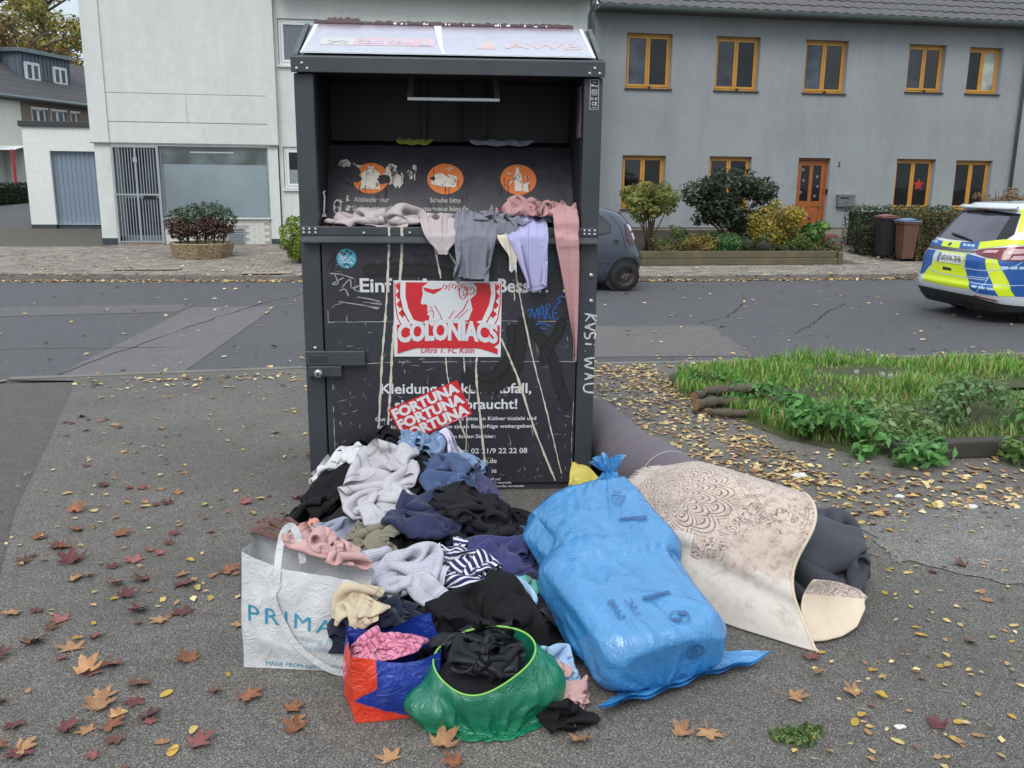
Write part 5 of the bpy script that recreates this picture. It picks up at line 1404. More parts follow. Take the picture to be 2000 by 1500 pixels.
def M_cloth(name, col, rough=.9, var=.1, weave=420, wb=.25, sheen=.25, kind='plain', col2=None, wr=.35):
    m, t = mat_new(name)
    c = s2l(col)
    uvn = t.new('ShaderNodeUVMap').outputs[0]
    sx = t.new('ShaderNodeSeparateXYZ'); t.link(uvn, sx.inputs[0])
    o = t.mix(1.0, c, t.ramp(t.noise(9, 4, .65), [(.3, G(1 - var)), (.7, G(1 + var))]), 'MULTIPLY')
    if kind == 'stripe':
        f = t.math('FRACT', t.math('MULTIPLY', t.math('ADD', sx.outputs[1], t.math('MULTIPLY', t.noise(3), .01)), 26.0))
        o = t.mix(t.ramp(f, [(.60, G(0)), (.64, G(1))]), o, s2l(col2))
    if kind == 'print':
        v = t.voro(30, out='Distance', vec=uvn); o = t.mix(t.ramp(v, [(.25, G(1)), (.33, G(0))]), o, s2l(col2))
        st = t.math('FRACT', t.math('MULTIPLY', sx.outputs[0], 22.0)); o = t.mix(t.ramp(st, [(.75, G(0)), (.8, G(.8))]), o, s2l(col2))
    if kind == 'denim':
        w = t.noise(1.0, 3, .6, vec=t.map((500, 60, 500)));  o = t.mix(1.0, o, t.ramp(w, [(.3, G(.82)), (.7, G(1.18))]), 'MULTIPLY')
        wear = t.noise(7, 5, .6); o = t.mix(t.ramp(wear, [(.52, G(0)), (.75, G(.55))]), o, s2l(col2))
    if kind in ('denim', 'seam', 'rib'):                  # stitched hems and a centre seam
        e = t.math('MINIMUM', t.math('MINIMUM', sx.outputs[0], t.math('SUBTRACT', 1.0, sx.outputs[0])), t.math('MINIMUM', sx.outputs[1], t.math('SUBTRACT', 1.0, sx.outputs[1])))
        e2 = t.math('ABSOLUTE', t.math('SUBTRACT', sx.outputs[0], .52))
        for q in (t.math('ABSOLUTE', t.math('SUBTRACT', e, .045)), e2):
            o = t.mix(t.ramp(q, [(.004, G(.55)), (.009, G(0))]), o, s2l([min(255, x * (1.5 if kind == 'denim' else .6)) for x in col]))
    if kind == 'rib':
        f = t.math('FRACT', t.math('MULTIPLY', sx.outputs[0], 60.0)); o = t.mix(1.0, o, t.ramp(f, [(.3, G(.86)), (.6, G(1.06))]), 'MULTIPLY')
    t.link(o, t.b.inputs['Base Color']); t.b.inputs['Roughness'].default_value = rough
    t.b.inputs['Sheen Weight'].default_value = sheen * .6; t.b.inputs['Sheen Roughness'].default_value = .5; t.b.inputs['Specular IOR Level'].default_value = .25
    wk = t.math('ABSOLUTE', t.math('SUBTRACT', t.noise(17, 4, .6, dist=1.2), .5))
    b1 = t.bump(t.noise(34, 4, .65, dist=.8), wr, .006, base=t.bump(wk, wr * .9, .016))
    t.link(t.bump(t.noise(weave, 2, .5), wb, .0012, base=b1), t.b.inputs['Normal'])
    return m

_seed = [100]
def crumple(cx, cy, rx, ry, w, h, nx=24, ny=28, ang=0.0, drop=.10, steps=64, kb=.18, rep=.85, confine=True, amp=.055, thick_add=True, skew=(0, 0), th=.007):
    """a garment w by h gathered into the footprint (rx,ry) round (cx,cy) and dropped on the heap"""
    _seed[0] += 1; r = np.random.default_rng(_seed[0])
    sx, sy = w / (nx - 1), h / (ny - 1)
    g = Grid(nx, ny, sx, sy, kb=kb)
    U, Vv = np.meshgrid(np.linspace(-.5, .5, nx), np.linspace(-.5, .5, ny))
    k = .62
    x, y = U * w * k, Vv * h * k
    ph = r.uniform(0, 6.28, 8); fq = r.uniform(1.2, 3.2, 8); dr = r.uniform(0, PI, 8)
    z = np.zeros_like(x)
    for p, f, d in zip(ph, fq, dr): z += np.sin((U * math.cos(d) + Vv * math.sin(d)) * f * 2 * PI + p)
    z = z / 8 * amp * 2.6
    x = x + .02 * np.sin(Vv * 9 + ph[0]); y = y + .02 * np.sin(U * 9 + ph[1])
    c, s = math.cos(ang), math.sin(ang)
    X = cx + skew[0] * U + x * c - y * s; Y = cy + x * s + y * c
    Y = np.minimum(Y, -.03)
    hh = h_at(X.ravel(), Y.ravel()).reshape(X.shape)
    P = np.stack([X, Y, hh * .5 + hh.max() * .5 + drop + z], -1).reshape(-1, 3) + r.normal(size=(nx * ny, 3)) * .002
    def force(P, t):
        d = np.zeros_like(P)
        q = np.sqrt(((P[:, 0] - cx) / rx) ** 2 + ((P[:, 1] - cy) / ry) ** 2)
        m = q > 1
        kf = .012 * min(1, (1 - q[m]).__abs__().max() if m.any() else 1)
        d[m, 0] = -(P[m, 0] - cx) * (1 - 1 / q[m]) * .10; d[m, 1] = -(P[m, 1] - cy) * (1 - 1 / q[m]) * .10
        return d.astype(np.float32)
    P = g.run(P, steps, 7, col_heap(th), rep=rep * min(sx, sy), force=force if confine else None)
    if thick_add: h_add(P, nx, ny)
    uv = np.stack([U.ravel() + .5, Vv.ravel() + .5], 1)
    return P, g.F, uv
def garment(name, label, cat, mat, *a, sub=2, group=None, parts=None, **k):
    P, F, uv = crumple(*a, **k)
    return cloth_obj(name, P, F, uv, mat, label, cat, group, sub)
# ================================================================== THE HEAP OF CLOTHES
K = dict(
    black=M_cloth('black_jersey', (20, 19, 21), .85, .2, sheen=0), black2=M_cloth('soft_black_cotton', (27, 26, 30), .9, .2, sheen=.05), puffy=M_cloth('black_nylon', (20, 21, 26), .38, .12, weave=700, sheen=0, wr=.5),
    white=M_cloth('white_cotton', (204, 202, 204), .9, .05), lgrey=M_cloth('light_grey_sweat', (178, 174, 178), .95, .06, kind='seam'), knit=M_cloth('pale_grey_knit', (176, 175, 184), .95, .08, weave=200, wb=.6, kind='rib'),
    greyblue=M_cloth('grey_blue_sweat', (136, 141, 156), .95, .08, kind='seam'), salmon=M_cloth('salmon_cotton', (206, 140, 128), .9, .08), denim_l=M_cloth('light_blue_denim', (112, 134, 164), .9, .1, kind='denim', col2=(150, 168, 190)),
    denim=M_cloth('mid_blue_denim', (62, 78, 112), .9, .12, kind='denim', col2=(98, 118, 150)), violet=M_cloth('violet_blue_cotton', (68, 66, 102), .9, .1), navy=M_cloth('navy_sweat', (42, 46, 76), .92, .12, kind='seam'),
    indigo=M_cloth('indigo_fleece', (54, 56, 98), .95, .1, kind='seam'), pink=M_cloth('pale_pink_cotton', (222, 166, 176), .9, .08), pinkr=M_cloth('rose_cotton', (196, 104, 132), .9, .1), khaki=M_cloth('olive_khaki', (122, 116, 100), .92, .1, kind='seam'),
    dusty=M_cloth('dusty_rose_sweat', (190, 150, 146), .95, .07, kind='seam'), beige=M_cloth('beige_cotton', (188, 172, 146), .9, .07, kind='seam'), stripe=M_cloth('navy_white_stripe', (38, 38, 78), .9, .06, kind='stripe', col2=(206, 204, 210)),
    teal=M_cloth('teal_green_cotton', (96, 160, 148), .9, .1), lblue=M_cloth('light_blue_fleece', (158, 186, 214), .95, .07), dgrey=M_cloth('charcoal_sweat', (46, 44, 46), .95, .12), darknavy=M_cloth('dark_navy_cotton', (24, 28, 48), .9, .1),
    pattern=M_cloth('pink_floral_cotton', (206, 128, 150), .9, .08, kind='print', col2=(132, 60, 92)), brown=M_cloth('brown_fleece', (98, 72, 64), .95, .12), mauve=M_cloth('light_mauve_cotton', (202, 196, 216), .9, .05),
    pinkcoat=M_cloth('old_rose_wool', (182, 138, 138), .95, .06, wb=.4, kind='seam'), greyknit=M_cloth('mid_grey_wool', (124, 124, 134), .95, .08, wb=.5), lilac=M_cloth('lilac_shirt', (172, 170, 208), .88, .05, kind='seam'), greige=M_cloth('pale_greige_linen', (184, 172, 172), .92, .07, kind='seam'),
    creamc=M_cloth('cream_cotton', (214, 204, 186), .9, .05), gduvet=M_cloth('slate_grey_duvet', (66, 68, 75), .8, .08, sheen=.1, wr=.25))
# hidden body of the heap: dark clothes no one can see in full
def mound(X, Y):
    f = -Y
    cen = np.interp(f, [0, .5, 1.0, 1.5, 2.0], [.48, .54, .62, .72, .84]); hw = np.interp(f, [0, .5, 1.0, 1.5, 2.0], [.42, .54, .58, .50, .26])
    u = (X - cen) / hw
    h = np.interp(f, [0, .3, 1.0, 1.6, 1.95, 2.05], [.35, .32, .20, .12, .05, 0]) * np.clip(1 - np.abs(u) ** 2.6, 0, 1)
    h = h * (1 + .16 * np.sin(X * 19 + Y * 9) * np.sin(Y * 16 - X * 7) + .08 * np.sin(X * 41 - Y * 23))
    return np.where((Y < -.0) & (f < 2.05), np.maximum(h - .012, 0), 0)
h_fill(mound)
step = 3
sub_ = (slice(0, HNY, step), slice(0, HNX, step))
mx, my = HGX[sub_], HGY[sub_]; mz = HF[sub_] - .004
sel = (mx[0] > -.05) & (mx[0] < 1.3); sel2 = (my[:, 0] > -2.1) & (my[:, 0] < -.01)
mx, my, mz = mx[sel2][:, sel], my[sel2][:, sel], mz[sel2][:, sel]
gg = Grid(mx.shape[1], mx.shape[0], .04, .04)
ok_ = (mz.ravel()[gg.F] > .001).any(1)
Pm = np.stack([mx, my, mz], -1).reshape(-1, 3); Pm[:, 2] = np.maximum(Pm[:, 2], .002)
use = np.unique(gg.F[ok_]); rem = np.full(len(Pm), -1); rem[use] = np.arange(len(use))
cloth_obj('dark_clothes', Pm[use], rem[gg.F[ok_]], np.stack([mx.ravel(), my.ravel()], 1)[use], K['black2'], 'dark crumpled clothes buried at the bottom of the heap', 'clothes', sub=1)

GR = 'garments heaped in front of the clothing bank'
def gm(name, label, cat, mat, cx, cy, rx, ry, w, h, big=1.0, **k):
    k.setdefault('nx', 28); k.setdefault('ny', 30); k.setdefault('th', .010)
    return garment(name, label, cat, K[mat], cx, cy, rx * 1.10 * big, ry * 1.10 * big, w * 1.36 * big, h * 1.36 * big, group=GR, **k)
# lower layer, mostly covered
gm('black_sweatshirt', 'black sweatshirt low at the back of the heap against the door', 'sweatshirt', 'black2', .34, -.42, .22, .18, .6, .6)
gm('dark_trousers', 'dark navy trousers under the jeans at the back right of the heap', 'trousers', 'darknavy', .78, -.48, .18, .18, .56, .6)
gm('black_skirt', 'black skirt under the grey knitted sweater', 'skirt', 'black', .46, -1.28, .22, .18, .62, .6)
gm('black_tights', 'black tights tangled at the right side of the heap', 'tights', 'black2', 1.02, -1.28, .20, .18, .6, .6)
gm('black_dress', 'black dress under the navy hoodie', 'dress', 'black', .66, -.90, .22, .18, .62, .6)
gm('black_shirt', 'black shirt at the lower right of the heap next to the blue sack', 'shirt', 'black2', 1.08, -1.60, .18, .16, .56, .56)
gm('black_leggings', 'black leggings at the front of the heap behind the carrier bag', 'leggings', 'black', .66, -1.66, .20, .16, .6, .56)
gm('black_pullover', 'black pullover filling the gap between the jeans and the top of the blue sack', 'pullover', 'black2', 1.06, -.86, .15, .17, .6, .6)
def sleeve(par, mat, x, y, ang, w=.10, l=.34, nm='sleeve'):
    o = garment(nm, 'x', 'x', K[mat], x, y, .5, .5, w, l, nx=9, ny=26, ang=ang, drop=.05, steps=50, confine=False, amp=.02, th=.016)
    so = o.modifiers.new('solid', 'SOLIDIFY'); so.thickness = .022; so.offset = 0; o.modifiers.move(1, 0)
    child_of(o, par, nm)
def child_of(c, p, nm):
    c.parent = p; c.matrix_parent_inverse = Matrix.Translation(-Vector(p.location)); c.name = nm
    for k in ('label', 'category', 'group'):
        if k in c: del c[k]
# back row, against the door
q_ = gm('black_jacket', 'black jacket at the left edge of the heap below the white tee', 'jacket', 'black', .17, -.50, .17, .17, .52, .56)
sleeve(q_, 'black', .06, -.60, .9)
q_ = gm('t_shirt', 'white tee crumpled between two black garments at the top left of the heap', 't-shirt', 'white', .22, -.34, .13, .12, .42, .46)
sleeve(q_, 'white', .30, -.44, .5, .11, .22)
gm('blouse', 'black blouse on top of the heap left of the light denim jacket', 'blouse', 'black', .36, -.22, .12, .10, .42, .44)
q_ = gm('sweatshirt', 'grey blue sweatshirt at the left side of the heap above the white shopping bag', 'sweatshirt', 'greyblue', .22, -.99, .17, .16, .52, .58)
sleeve(q_, 'greyblue', .12, -1.06, 1.2, .10, .32)
gm('t_shirt', 'small salmon coloured top peeking out at the left edge of the heap', 'top', 'salmon', .15, -.77, .06, .05, .2, .22, nx=14, ny=14)
q_ = gm('denim_jacket', 'light blue denim jacket topmost on the heap under the tilted red sticker', 'denim jacket', 'denim_l', .60, -.20, .12, .12, .50, .56, drop=.16)
sleeve(q_, 'denim_l', .54, -.36, .1, .10, .30)
gm('t_shirt', 'white top beside the light denim jacket at the top of the heap', 'top', 'mauve', .75, -.20, .09, .08, .32, .34)
gm('denim_shirt', 'very pale blue denim shirt right of the white top', 'shirt', 'denim_l', .82, -.34, .09, .08, .3, .34)
gm('blouse', 'black top at the right side of the heap below the small print', 'top', 'black', 1.02, -.80, .13, .13, .48, .5)
gm('cardigan', 'violet blue top lying on the jeans at the upper right of the heap', 'top', 'violet', .86, -.58, .12, .10, .4, .44)
gm('jeans', 'mid blue jeans running down the right side of the heap', 'jeans', 'denim', .74, -.66, .10, .26, .36, .78, nx=20, ny=36)
gm('jeans', 'end of a blue jeans leg beside the blue rubbish bag', 'jeans', 'denim', 1.06, -1.10, .13, .13, .34, .46)
gm('pink_scrap', 'small pale pink top between the jeans and the black top', 'top', 'pink', .92, -.82, .05, .06, .2, .24, nx=14, ny=16)
gm('trousers', 'olive khaki trousers rolled up in the middle of the heap', 'trousers', 'khaki', .42, -1.13, .10, .15, .36, .5)
q_ = gm('sweater', 'light grey sweater hanging over the upper middle of the heap', 'sweater', 'lgrey', .44, -.70, .14, .27, .50, .84, nx=24, ny=34, drop=.12)
sleeve(q_, 'lgrey', .40, -.96, .25, .11, .34); sleeve(q_, 'lgrey', .52, -.52, -.5, .10, .28)
q_ = gm('hoodie', 'navy blue hoodie in the middle of the heap', 'hoodie', 'navy', .68, -.98, .17, .15, .54, .56)
sleeve(q_, 'navy', .60, -1.14, 1.3, .11, .34)
gm('black_hoodie', 'black hooded jacket lying over the navy hoodie', 'hoodie', 'black2', .84, -.96, .15, .13, .48, .5)
gm('black_jacket', 'black track jacket between the indigo sweatshirt and the jeans leg', 'jacket', 'black2', .92, -1.15, .15, .11, .48, .42)
q_ = gm('indigo_sweatshirt', 'indigo sweatshirt with a rolled cuff right of the striped shirt', 'sweatshirt', 'indigo', .96, -1.29, .14, .14, .48, .52)
sleeve(q_, 'indigo', 1.0, -1.42, 1.0, .11, .30)
gm('black_trousers', 'black trousers beside the left edge of the blue rubbish bag', 'trousers', 'black', 1.12, -1.36, .12, .16, .46, .54)
gm('pink_shirt', 'dusty rose shirt below the khaki trousers', 'shirt', 'dusty', .36, -1.28, .09, .10, .34, .38)
gm('charcoal_sweatshirt', 'charcoal sweatshirt with white and red marks against the blue rubbish bag', 'sweatshirt', 'dgrey', 1.10, -1.52, .10, .12, .4, .46)
gm('t_shirt', 'rose pink top under the striped shirt', 'top', 'pinkr', .81, -1.56, .07, .06, .26, .26, nx=18, ny=18)
gm('t_shirt', 'pale pink top just right of the striped shirt', 'top', 'pink', .90, -1.50, .06, .09, .24, .34, nx=16, ny=20)
gm('striped_shirt', 'navy and white striped shirt in the middle of the heap', 'shirt', 'stripe', .80, -1.38, .12, .13, .46, .50)
q_ = gm('grey_knit', 'pale grey knitted sweater folded in the centre of the heap', 'sweater', 'knit', .54, -1.40, .18, .15, .58, .62, drop=.08)
sleeve(q_, 'knit', .60, -1.55, 1.2, .11, .36)
gm('t_shirt', 'small teal green top at the right of the heap', 'top', 'teal', .99, -1.56, .07, .06, .24, .26, nx=16, ny=16)
gm('t_shirt', 'light blue top below the teal top', 'top', 'lblue', .97, -1.64, .06, .06, .24, .26, nx=16, ny=16)
q_ = gm('black_coat', 'black coat spread behind the green bag', 'coat', 'black', .86, -1.70, .20, .12, .62, .52)
sleeve(q_, 'black', 1.02, -1.80, .6, .12, .36)
# ================================================================== BAGS
def M_plastic(name, col, rough=.28, alpha_t=0.0, trans=.25, crease=.5, var=.12, sc=1.0, dirs=(1, 1, 1), tint=None):
    m, t = mat_new(name)
    o = t.mix(1.0, s2l(col), t.ramp(t.noise(3.0, 4, .6), [(.3, G(1 - var)), (.7, G(1 + var))]), 'MULTIPLY')
    t.link(o, t.b.inputs['Base Color']); t.b.inputs['Roughness'].default_value = rough; t.b.inputs['Specular IOR Level'].default_value = 1.0; t.b.inputs['IOR'].default_value = 1.6; t.b.inputs['Coat Weight'].default_value = .5; t.b.inputs['Coat Roughness'].default_value = .1
    w1 = t.noise(16 * sc, 5, .62, vec=t.map(dirs), dist=1.4); w2 = t.noise(42 * sc, 4, .6, vec=t.map((dirs[1], dirs[0], 1)), dist=2.0)
    cr = t.math('ABSOLUTE', t.math('SUBTRACT', w1, .5)); cr2 = t.math('ABSOLUTE', t.math('SUBTRACT', w2, .5))
    b1 = t.bump(cr, crease, .03); t.link(t.bump(cr2, crease * .5, .010, base=b1), t.b.inputs['Normal'])
    out = [x for x in t.n if x.type == 'OUTPUT_MATERIAL'][0]
    sh = t.b.outputs[0]
    if trans:
        tr = t.new('ShaderNodeBsdfTranslucent'); t.link(o, tr.inputs[0]); mx = t.new('ShaderNodeMixShader'); mx.inputs[0].default_value = trans
        t.link(sh, mx.inputs[1]); t.link(tr.outputs[0], mx.inputs[2]); sh = mx.outputs[0]
    if alpha_t:
        tp = t.new('ShaderNodeBsdfTransparent'); tp.inputs[0].default_value = tint or s2l(col); mx = t.new('ShaderNodeMixShader'); mx.inputs[0].default_value = alpha_t
        t.link(sh, mx.inputs[1]); t.link(tp.outputs[0], mx.inputs[2]); sh = mx.outputs[0]
    t.link(sh, out.inputs[0])
    return m
def box_collider(c, axes, hs, r=.02):
    c = np.array(c, np.float32); A = np.array(axes, np.float32); hs = np.array(hs, np.float32)
    def f(P):
        q = (P - c) @ A.T
        inside = (np.abs(q) < hs).all(1)
        if inside.any():
            qi = q[inside]; pen = hs - np.abs(qi); k = pen.argmin(1); rows_ = np.arange(len(qi))
            qi[rows_, k] = np.sign(qi[rows_, k]) * hs[k]
            P[inside] = c + qi @ A
    return f
def ell_collider(c, r, axes=None):
    c = np.array(c, np.float32); r = np.array(r, np.float32); A = np.eye(3, dtype=np.float32) if axes is None else np.array(axes, np.float32)
    def f(P):
        q = (P - c) @ A.T / r; d = np.linalg.norm(q, axis=1); m = d < 1
        if m.any(): P[m] = c + (q[m] / (d[m][:, None] + 1e-6) * r) @ A
    return f
def tube_sim(nu, nv, rings, circ, length, cols, steps=110, iters=8, suck=None, pins=None, g=.0018, kb=.08, kc=.25, ground=.004, pert=.004, seed=1):
    gr = Grid(nu, nv, circ / nu, length / (nv - 1), wrap=True, kb=kb, ks=.4, kc=kc)
    P = np.array(rings, np.float32).reshape(-1, 3); P0_ = P.copy()
    r = np.random.default_rng(seed); P = P + r.normal(size=P.shape).astype(np.float32) * pert
    def col(P, Q):
        for c in cols: c(P)
        low = P[:, 2] < ground
        P[low, :2] = Q[low, :2] * .6 + P[low, :2] * .4
        P[:, 2] = np.maximum(P[:, 2], ground)
    pp = P0_[pins] if pins is not None else None
    P = gr.run(P, steps, iters, col, g=g, pins=pins, pinpos=pp, force=suck, damp=.88)
    u, v = np.meshgrid(np.arange(nu) / nu, np.linspace(0, 1, nv))
    return P, gr, np.stack([u.ravel(), v.ravel()], 1)
def tube_uv_obj(name, P, gr, mat, label, cat, sub=1, cap=True):
    """closed tube with its own seam column so the print coordinates do not wrap"""
    nu, nv = gr.nx, gr.ny
    Q = P.reshape(nv, nu, 3); Q = np.concatenate([Q, Q[:, :1]], 1).reshape(-1, 3)
    idx = np.arange((nu + 1) * nv).reshape(nv, nu + 1)
    F = np.stack([idx[:-1, :-1], idx[:-1, 1:], idx[1:, 1:], idx[1:, :-1]], -1).reshape(-1, 4)
    u, v = np.meshgrid(np.linspace(0, 1, nu + 1), np.linspace(0, 1, nv))
    o = cloth_obj(name, Q, F, np.stack([u.ravel(), v.ravel()], 1), mat, label, cat, None, 0)
    wd = o.modifiers.new('weld', 'WELD'); wd.merge_threshold = .0002
    if sub: s = o.modifiers.new('sub', 'SUBSURF'); s.levels = sub; s.render_levels = sub
    return o
def surf(P, gr, k=1.0):
    """map (ring fraction, length fraction) -> world point standing off the sheet"""
    nu, nv = gr.nx, gr.ny; W = to_world(P).reshape(nv, nu, 3)
    def f(a, b, off=.003):
        x = (a % 1.0) * nu; y = min(max(b, 0), .9999) * (nv - 1)
        i, j = int(x) % nu, int(y); s, t = x - int(x), y - j; i1 = (i + 1) % nu; j1 = min(j + 1, nv - 1)
        p = (W[j, i] * (1 - s) + W[j, i1] * s) * (1 - t) + (W[j1, i] * (1 - s) + W[j1, i1] * s) * t
        i0, i2, j0, j2 = (i - 1) % nu, (i + 2) % nu, max(j - 1, 0), min(j + 2, nv - 1)
        n = np.cross(W[j, i2] - W[j, i0], W[j2, i] - W[j0, i]); n /= np.linalg.norm(n) + 1e-9
        return p + n * off * k
    return f
def on_surface(pr, name, mat, obj, sf, off=.003, cuts=0):
    base = np.array(obj.location)
    return pr.build(name, mat, obj, lambda a, b: Vector(sf(a, b, off) - base), cuts=cuts)

def crease(P, nu, nv, amp, seed, su=9, sv=5):
    """sharp tension creases: ridges standing off the film along two slanting families"""
    Q = P.reshape(nv, nu, 3); n = np.cross(np.roll(Q, -1, 1) - np.roll(Q, 1, 1), np.gradient(Q, axis=0)); n /= np.linalg.norm(n, axis=2, keepdims=True) + 1e-9
    out = Q.copy()
    for j in range(nv):
        v = j / (nv - 1); k = min(1, j / 4, (nv - 1 - j) / 3)
        for i in range(nu):
            a = 2 * PI * i / nu; c, s = math.cos(a), math.sin(a)
            wx = mnoise.noise(Vector((c * 1.3 + seed, s * 1.3, v * 3))) * .5
            m = .5 + .5 * math.sin(5 * (c + v * 2) + seed)
            r1 = max(0, 1 - 2.6 * abs(mnoise.noise(Vector((c * su * .30 + v * sv * 1.6 + wx, s * su * .30 - v * sv * 1.2, v * sv * .4 + wx + seed))))) ** 2.5
            r2 = max(0, 1 - 2.6 * abs(mnoise.noise(Vector((c * su * .75 - v * 1.5 + wx * 2, s * su * .75 + seed, v * sv * .30))))) ** 3
            r3 = max(0, 1 - 2.2 * abs(mnoise.noise(Vector((c * su * 1.3 + v * sv, s * su * 1.3 - v * sv * 1.5 + wx * 3, v * sv * 1.1 + 9))))) ** 3
            m = min(1, max(0, m * 1.4 - .2)); r1 = r1 * m + r2 * (1 - m) + .35 * r3
            out[j, i] += n[j, i] * amp * k * (r1 - .3)
    P = out.reshape(-1, 3); P[:, 2] = np.maximum(P[:, 2], .003); return P
# ---- large blue sack lying on its side, a carton showing through
BT = rad(20); ca, sa = math.cos(BT), math.sin(BT)
Wd, Ld = np.array([ca, sa, 0]), np.array([-sa, ca, 0]); tp_ = rad(13)
Lt = Ld * math.cos(tp_) + np.array([0, 0, math.sin(tp_)]); Nt = np.cross(Wd, Lt)
bc = np.array([1.495, -2.005, .0]) + Ld * .32 + np.array([0, 0, .175])
cols = [box_collider(bc, [Wd, Lt, Nt], (.245, .30, .105)), ell_collider((1.22, -1.55, .10), (.10, .34, .11)), box_collider(bc + Lt * .40 + Wd * .105 + Nt * .012, [Wd, Lt, Nt], (.235, .25, .115)), box_collider(bc + Lt * .30 + Wd * .06 - Nt * .02, [Wd, Lt, Nt], (.245, .30, .075)), ell_collider((1.375, -1.10, .22), (.22, .12, .17))]
nu, nv = 136, 116; rings = []
bot, top = np.array([1.545, -1.985, .03]), np.array([1.446, -.93, .40])
for j in range(nv):
    v = j / (nv - 1)
    c = bot + (top - bot) * v + np.array([-.05, 0, .12]) * math.sin(PI * v)
    a = np.interp(v, [0, .05, .5, .82, .93, 1], [.375, .37, .36, .35, .33, .030]); b = np.interp(v, [0, .05, .14, .5, .85, .95, 1], [.008, .05, .16, .24, .24, .20, .028])
    wd = Wd * (1 - v) + np.array([1, .02, 0]) * v if v > .3 else Wd
    wd = wd / np.linalg.norm(wd)
    if v < .06: wd = np.array([.907, .42, 0]) * (1 - v / .06) + Wd * (v / .06); wd /= np.linalg.norm(wd)
    for i in range(nu):
        t = 2 * PI * i / nu
        fold = 1 + (.25 * math.sin(t * 13) * max(0, (v - .8) / .2))
        rings.append(c + wd * a * math.cos(t) * fold + np.array([0, 0, 1]) * (b * math.sin(t) * fold + (.014 * (1 + math.sin(11 * math.cos(t)) * math.sin(5 * math.cos(t) + 1)) if j < 2 else 0)))
def suck_to(cen, k, axis=None):
    cen = np.array(cen, np.float32)
    def f(P, t): return ((cen - P) * k * np.array([1, .25, 1], np.float32)).astype(np.float32)
    return f
pins = np.concatenate([np.arange(0, nu), np.arange(nu * (nv - 1), nu * nv)])
P, gr, uv = tube_sim(nu, nv, rings, 1.48, 1.27, cols, steps=120, iters=8, suck=suck_to((1.40, -1.5, .14), .010), pins=pins, g=.0016, kb=.02, kc=.06, seed=3, pert=.003)
P = crease(P, nu, nv, -.010, 5, 10, 5)
h_add(P, nu, nv, 2)
m_bluebag = M_plastic('blue_sack_film', (72, 152, 210), .09, .06, .22, .5, .08, .75, (1.2, .8, 1))
blue = tube_uv_obj('rubbish_sack', P, gr, m_bluebag, 'large knotted blue plastic sack with a box inside, lying right of the clothes heap', 'sack')
sf = surf(P, gr, -1.0)
tw = to_world(top[None])[0] - np.array(blue.location)
mb = MB(); r_ = random.Random(3); rr = []
for j in range(9):
    s = j / 8; ring = []
    for i in range(36):
        t = 2 * PI * i / 36; q = (.026 - .012 * math.sin(s * PI) * (s < .5) + .05 * max(0, s - .4)) * (1 + (.25 + .3 * s) * math.sin(t * 7 + s * 2) + .1 * math.sin(t * 3))
        ring.append((tw[0] + q * math.cos(t) - .012 * s, tw[1] + q * math.sin(t) * .6, tw[2] - .012 + .085 * s + .02 * s * math.sin(t * 4 + 1)))
    rr.append(ring)
mb.grid(rr, wrap=True); mb.build('knot', m_bluebag, blue, smooth=True)
m_bprint = M('faded_blue_print', (46, 92, 140), .5, .1, 20)
def find(px_uv): return px_uv
pr = Print()
def tri(cx, cy, s): 
    pr.ring((cx, cy), s * .8, s, 3, PI / 2, PI / 2 + 2 * PI)
ASP = 1.26 / 1.50                                           # length over girth, so signs are not squashed
def sgn(cx, cy, fn):
    p = Print(); fn(p); return [((cx + a), (cy + b / ASP)) for a, b in p.v], p.f
def addsign(cx, cy, fn, rot=0.0):
    p = Print(); fn(p); c, s = math.cos(rot), math.sin(rot)
    on_surface(Print().raw([(cx + (a * c - b * s), cy + (a * s + b * c) / ASP) for a, b in p.v], p.f), 'print', m_bprint, blue, sf, .007)
def recyc(p): p.ring((0, 0), .018, .022, 3, PI / 2, PI / 2 + 2 * PI); p.text('04', (-.007, -.005), w=.014, h=.009); p.text('PE', (-.009, -.030), w=.018, h=.009)
def box_sign(p): p.rect(-.028, .028, -.004, .004); p.rect(-.028, .028, .006, .008)
def blob_sign(p): p.ring((0, 0), .014, .018, 18); p.poly([(-.006, -.008), (.008, -.006), (.004, .010), (-.005, .008)])
def cube_sign(p): p.poly([(-.018, .004), (-.002, .010), (.004, .004), (-.012, -.002)]); p.poly([(.002, -.004), (.018, 0), (.018, -.012), (.004, -.014)]); p.ring((0, 0), .016, .018, 8)
FC = .35                                                   # ring fraction that faces up and forward
addsign(FC - .05, .22, recyc, PI); addsign(FC - .04, .84, recyc, PI); addsign(FC - .03, .48, box_sign, PI); addsign(FC - .035, .40, cube_sign, PI); addsign(FC - .045, .32, blob_sign, PI); addsign(FC - .06, .76, box_sign, PI)
addsign(FC + .06, .47, lambda p: (p.text('5698', (-.02, 0), w=.05, h=.014), p.text('LSC', (-.02, .03), w=.04, h=.014)), PI * .5)
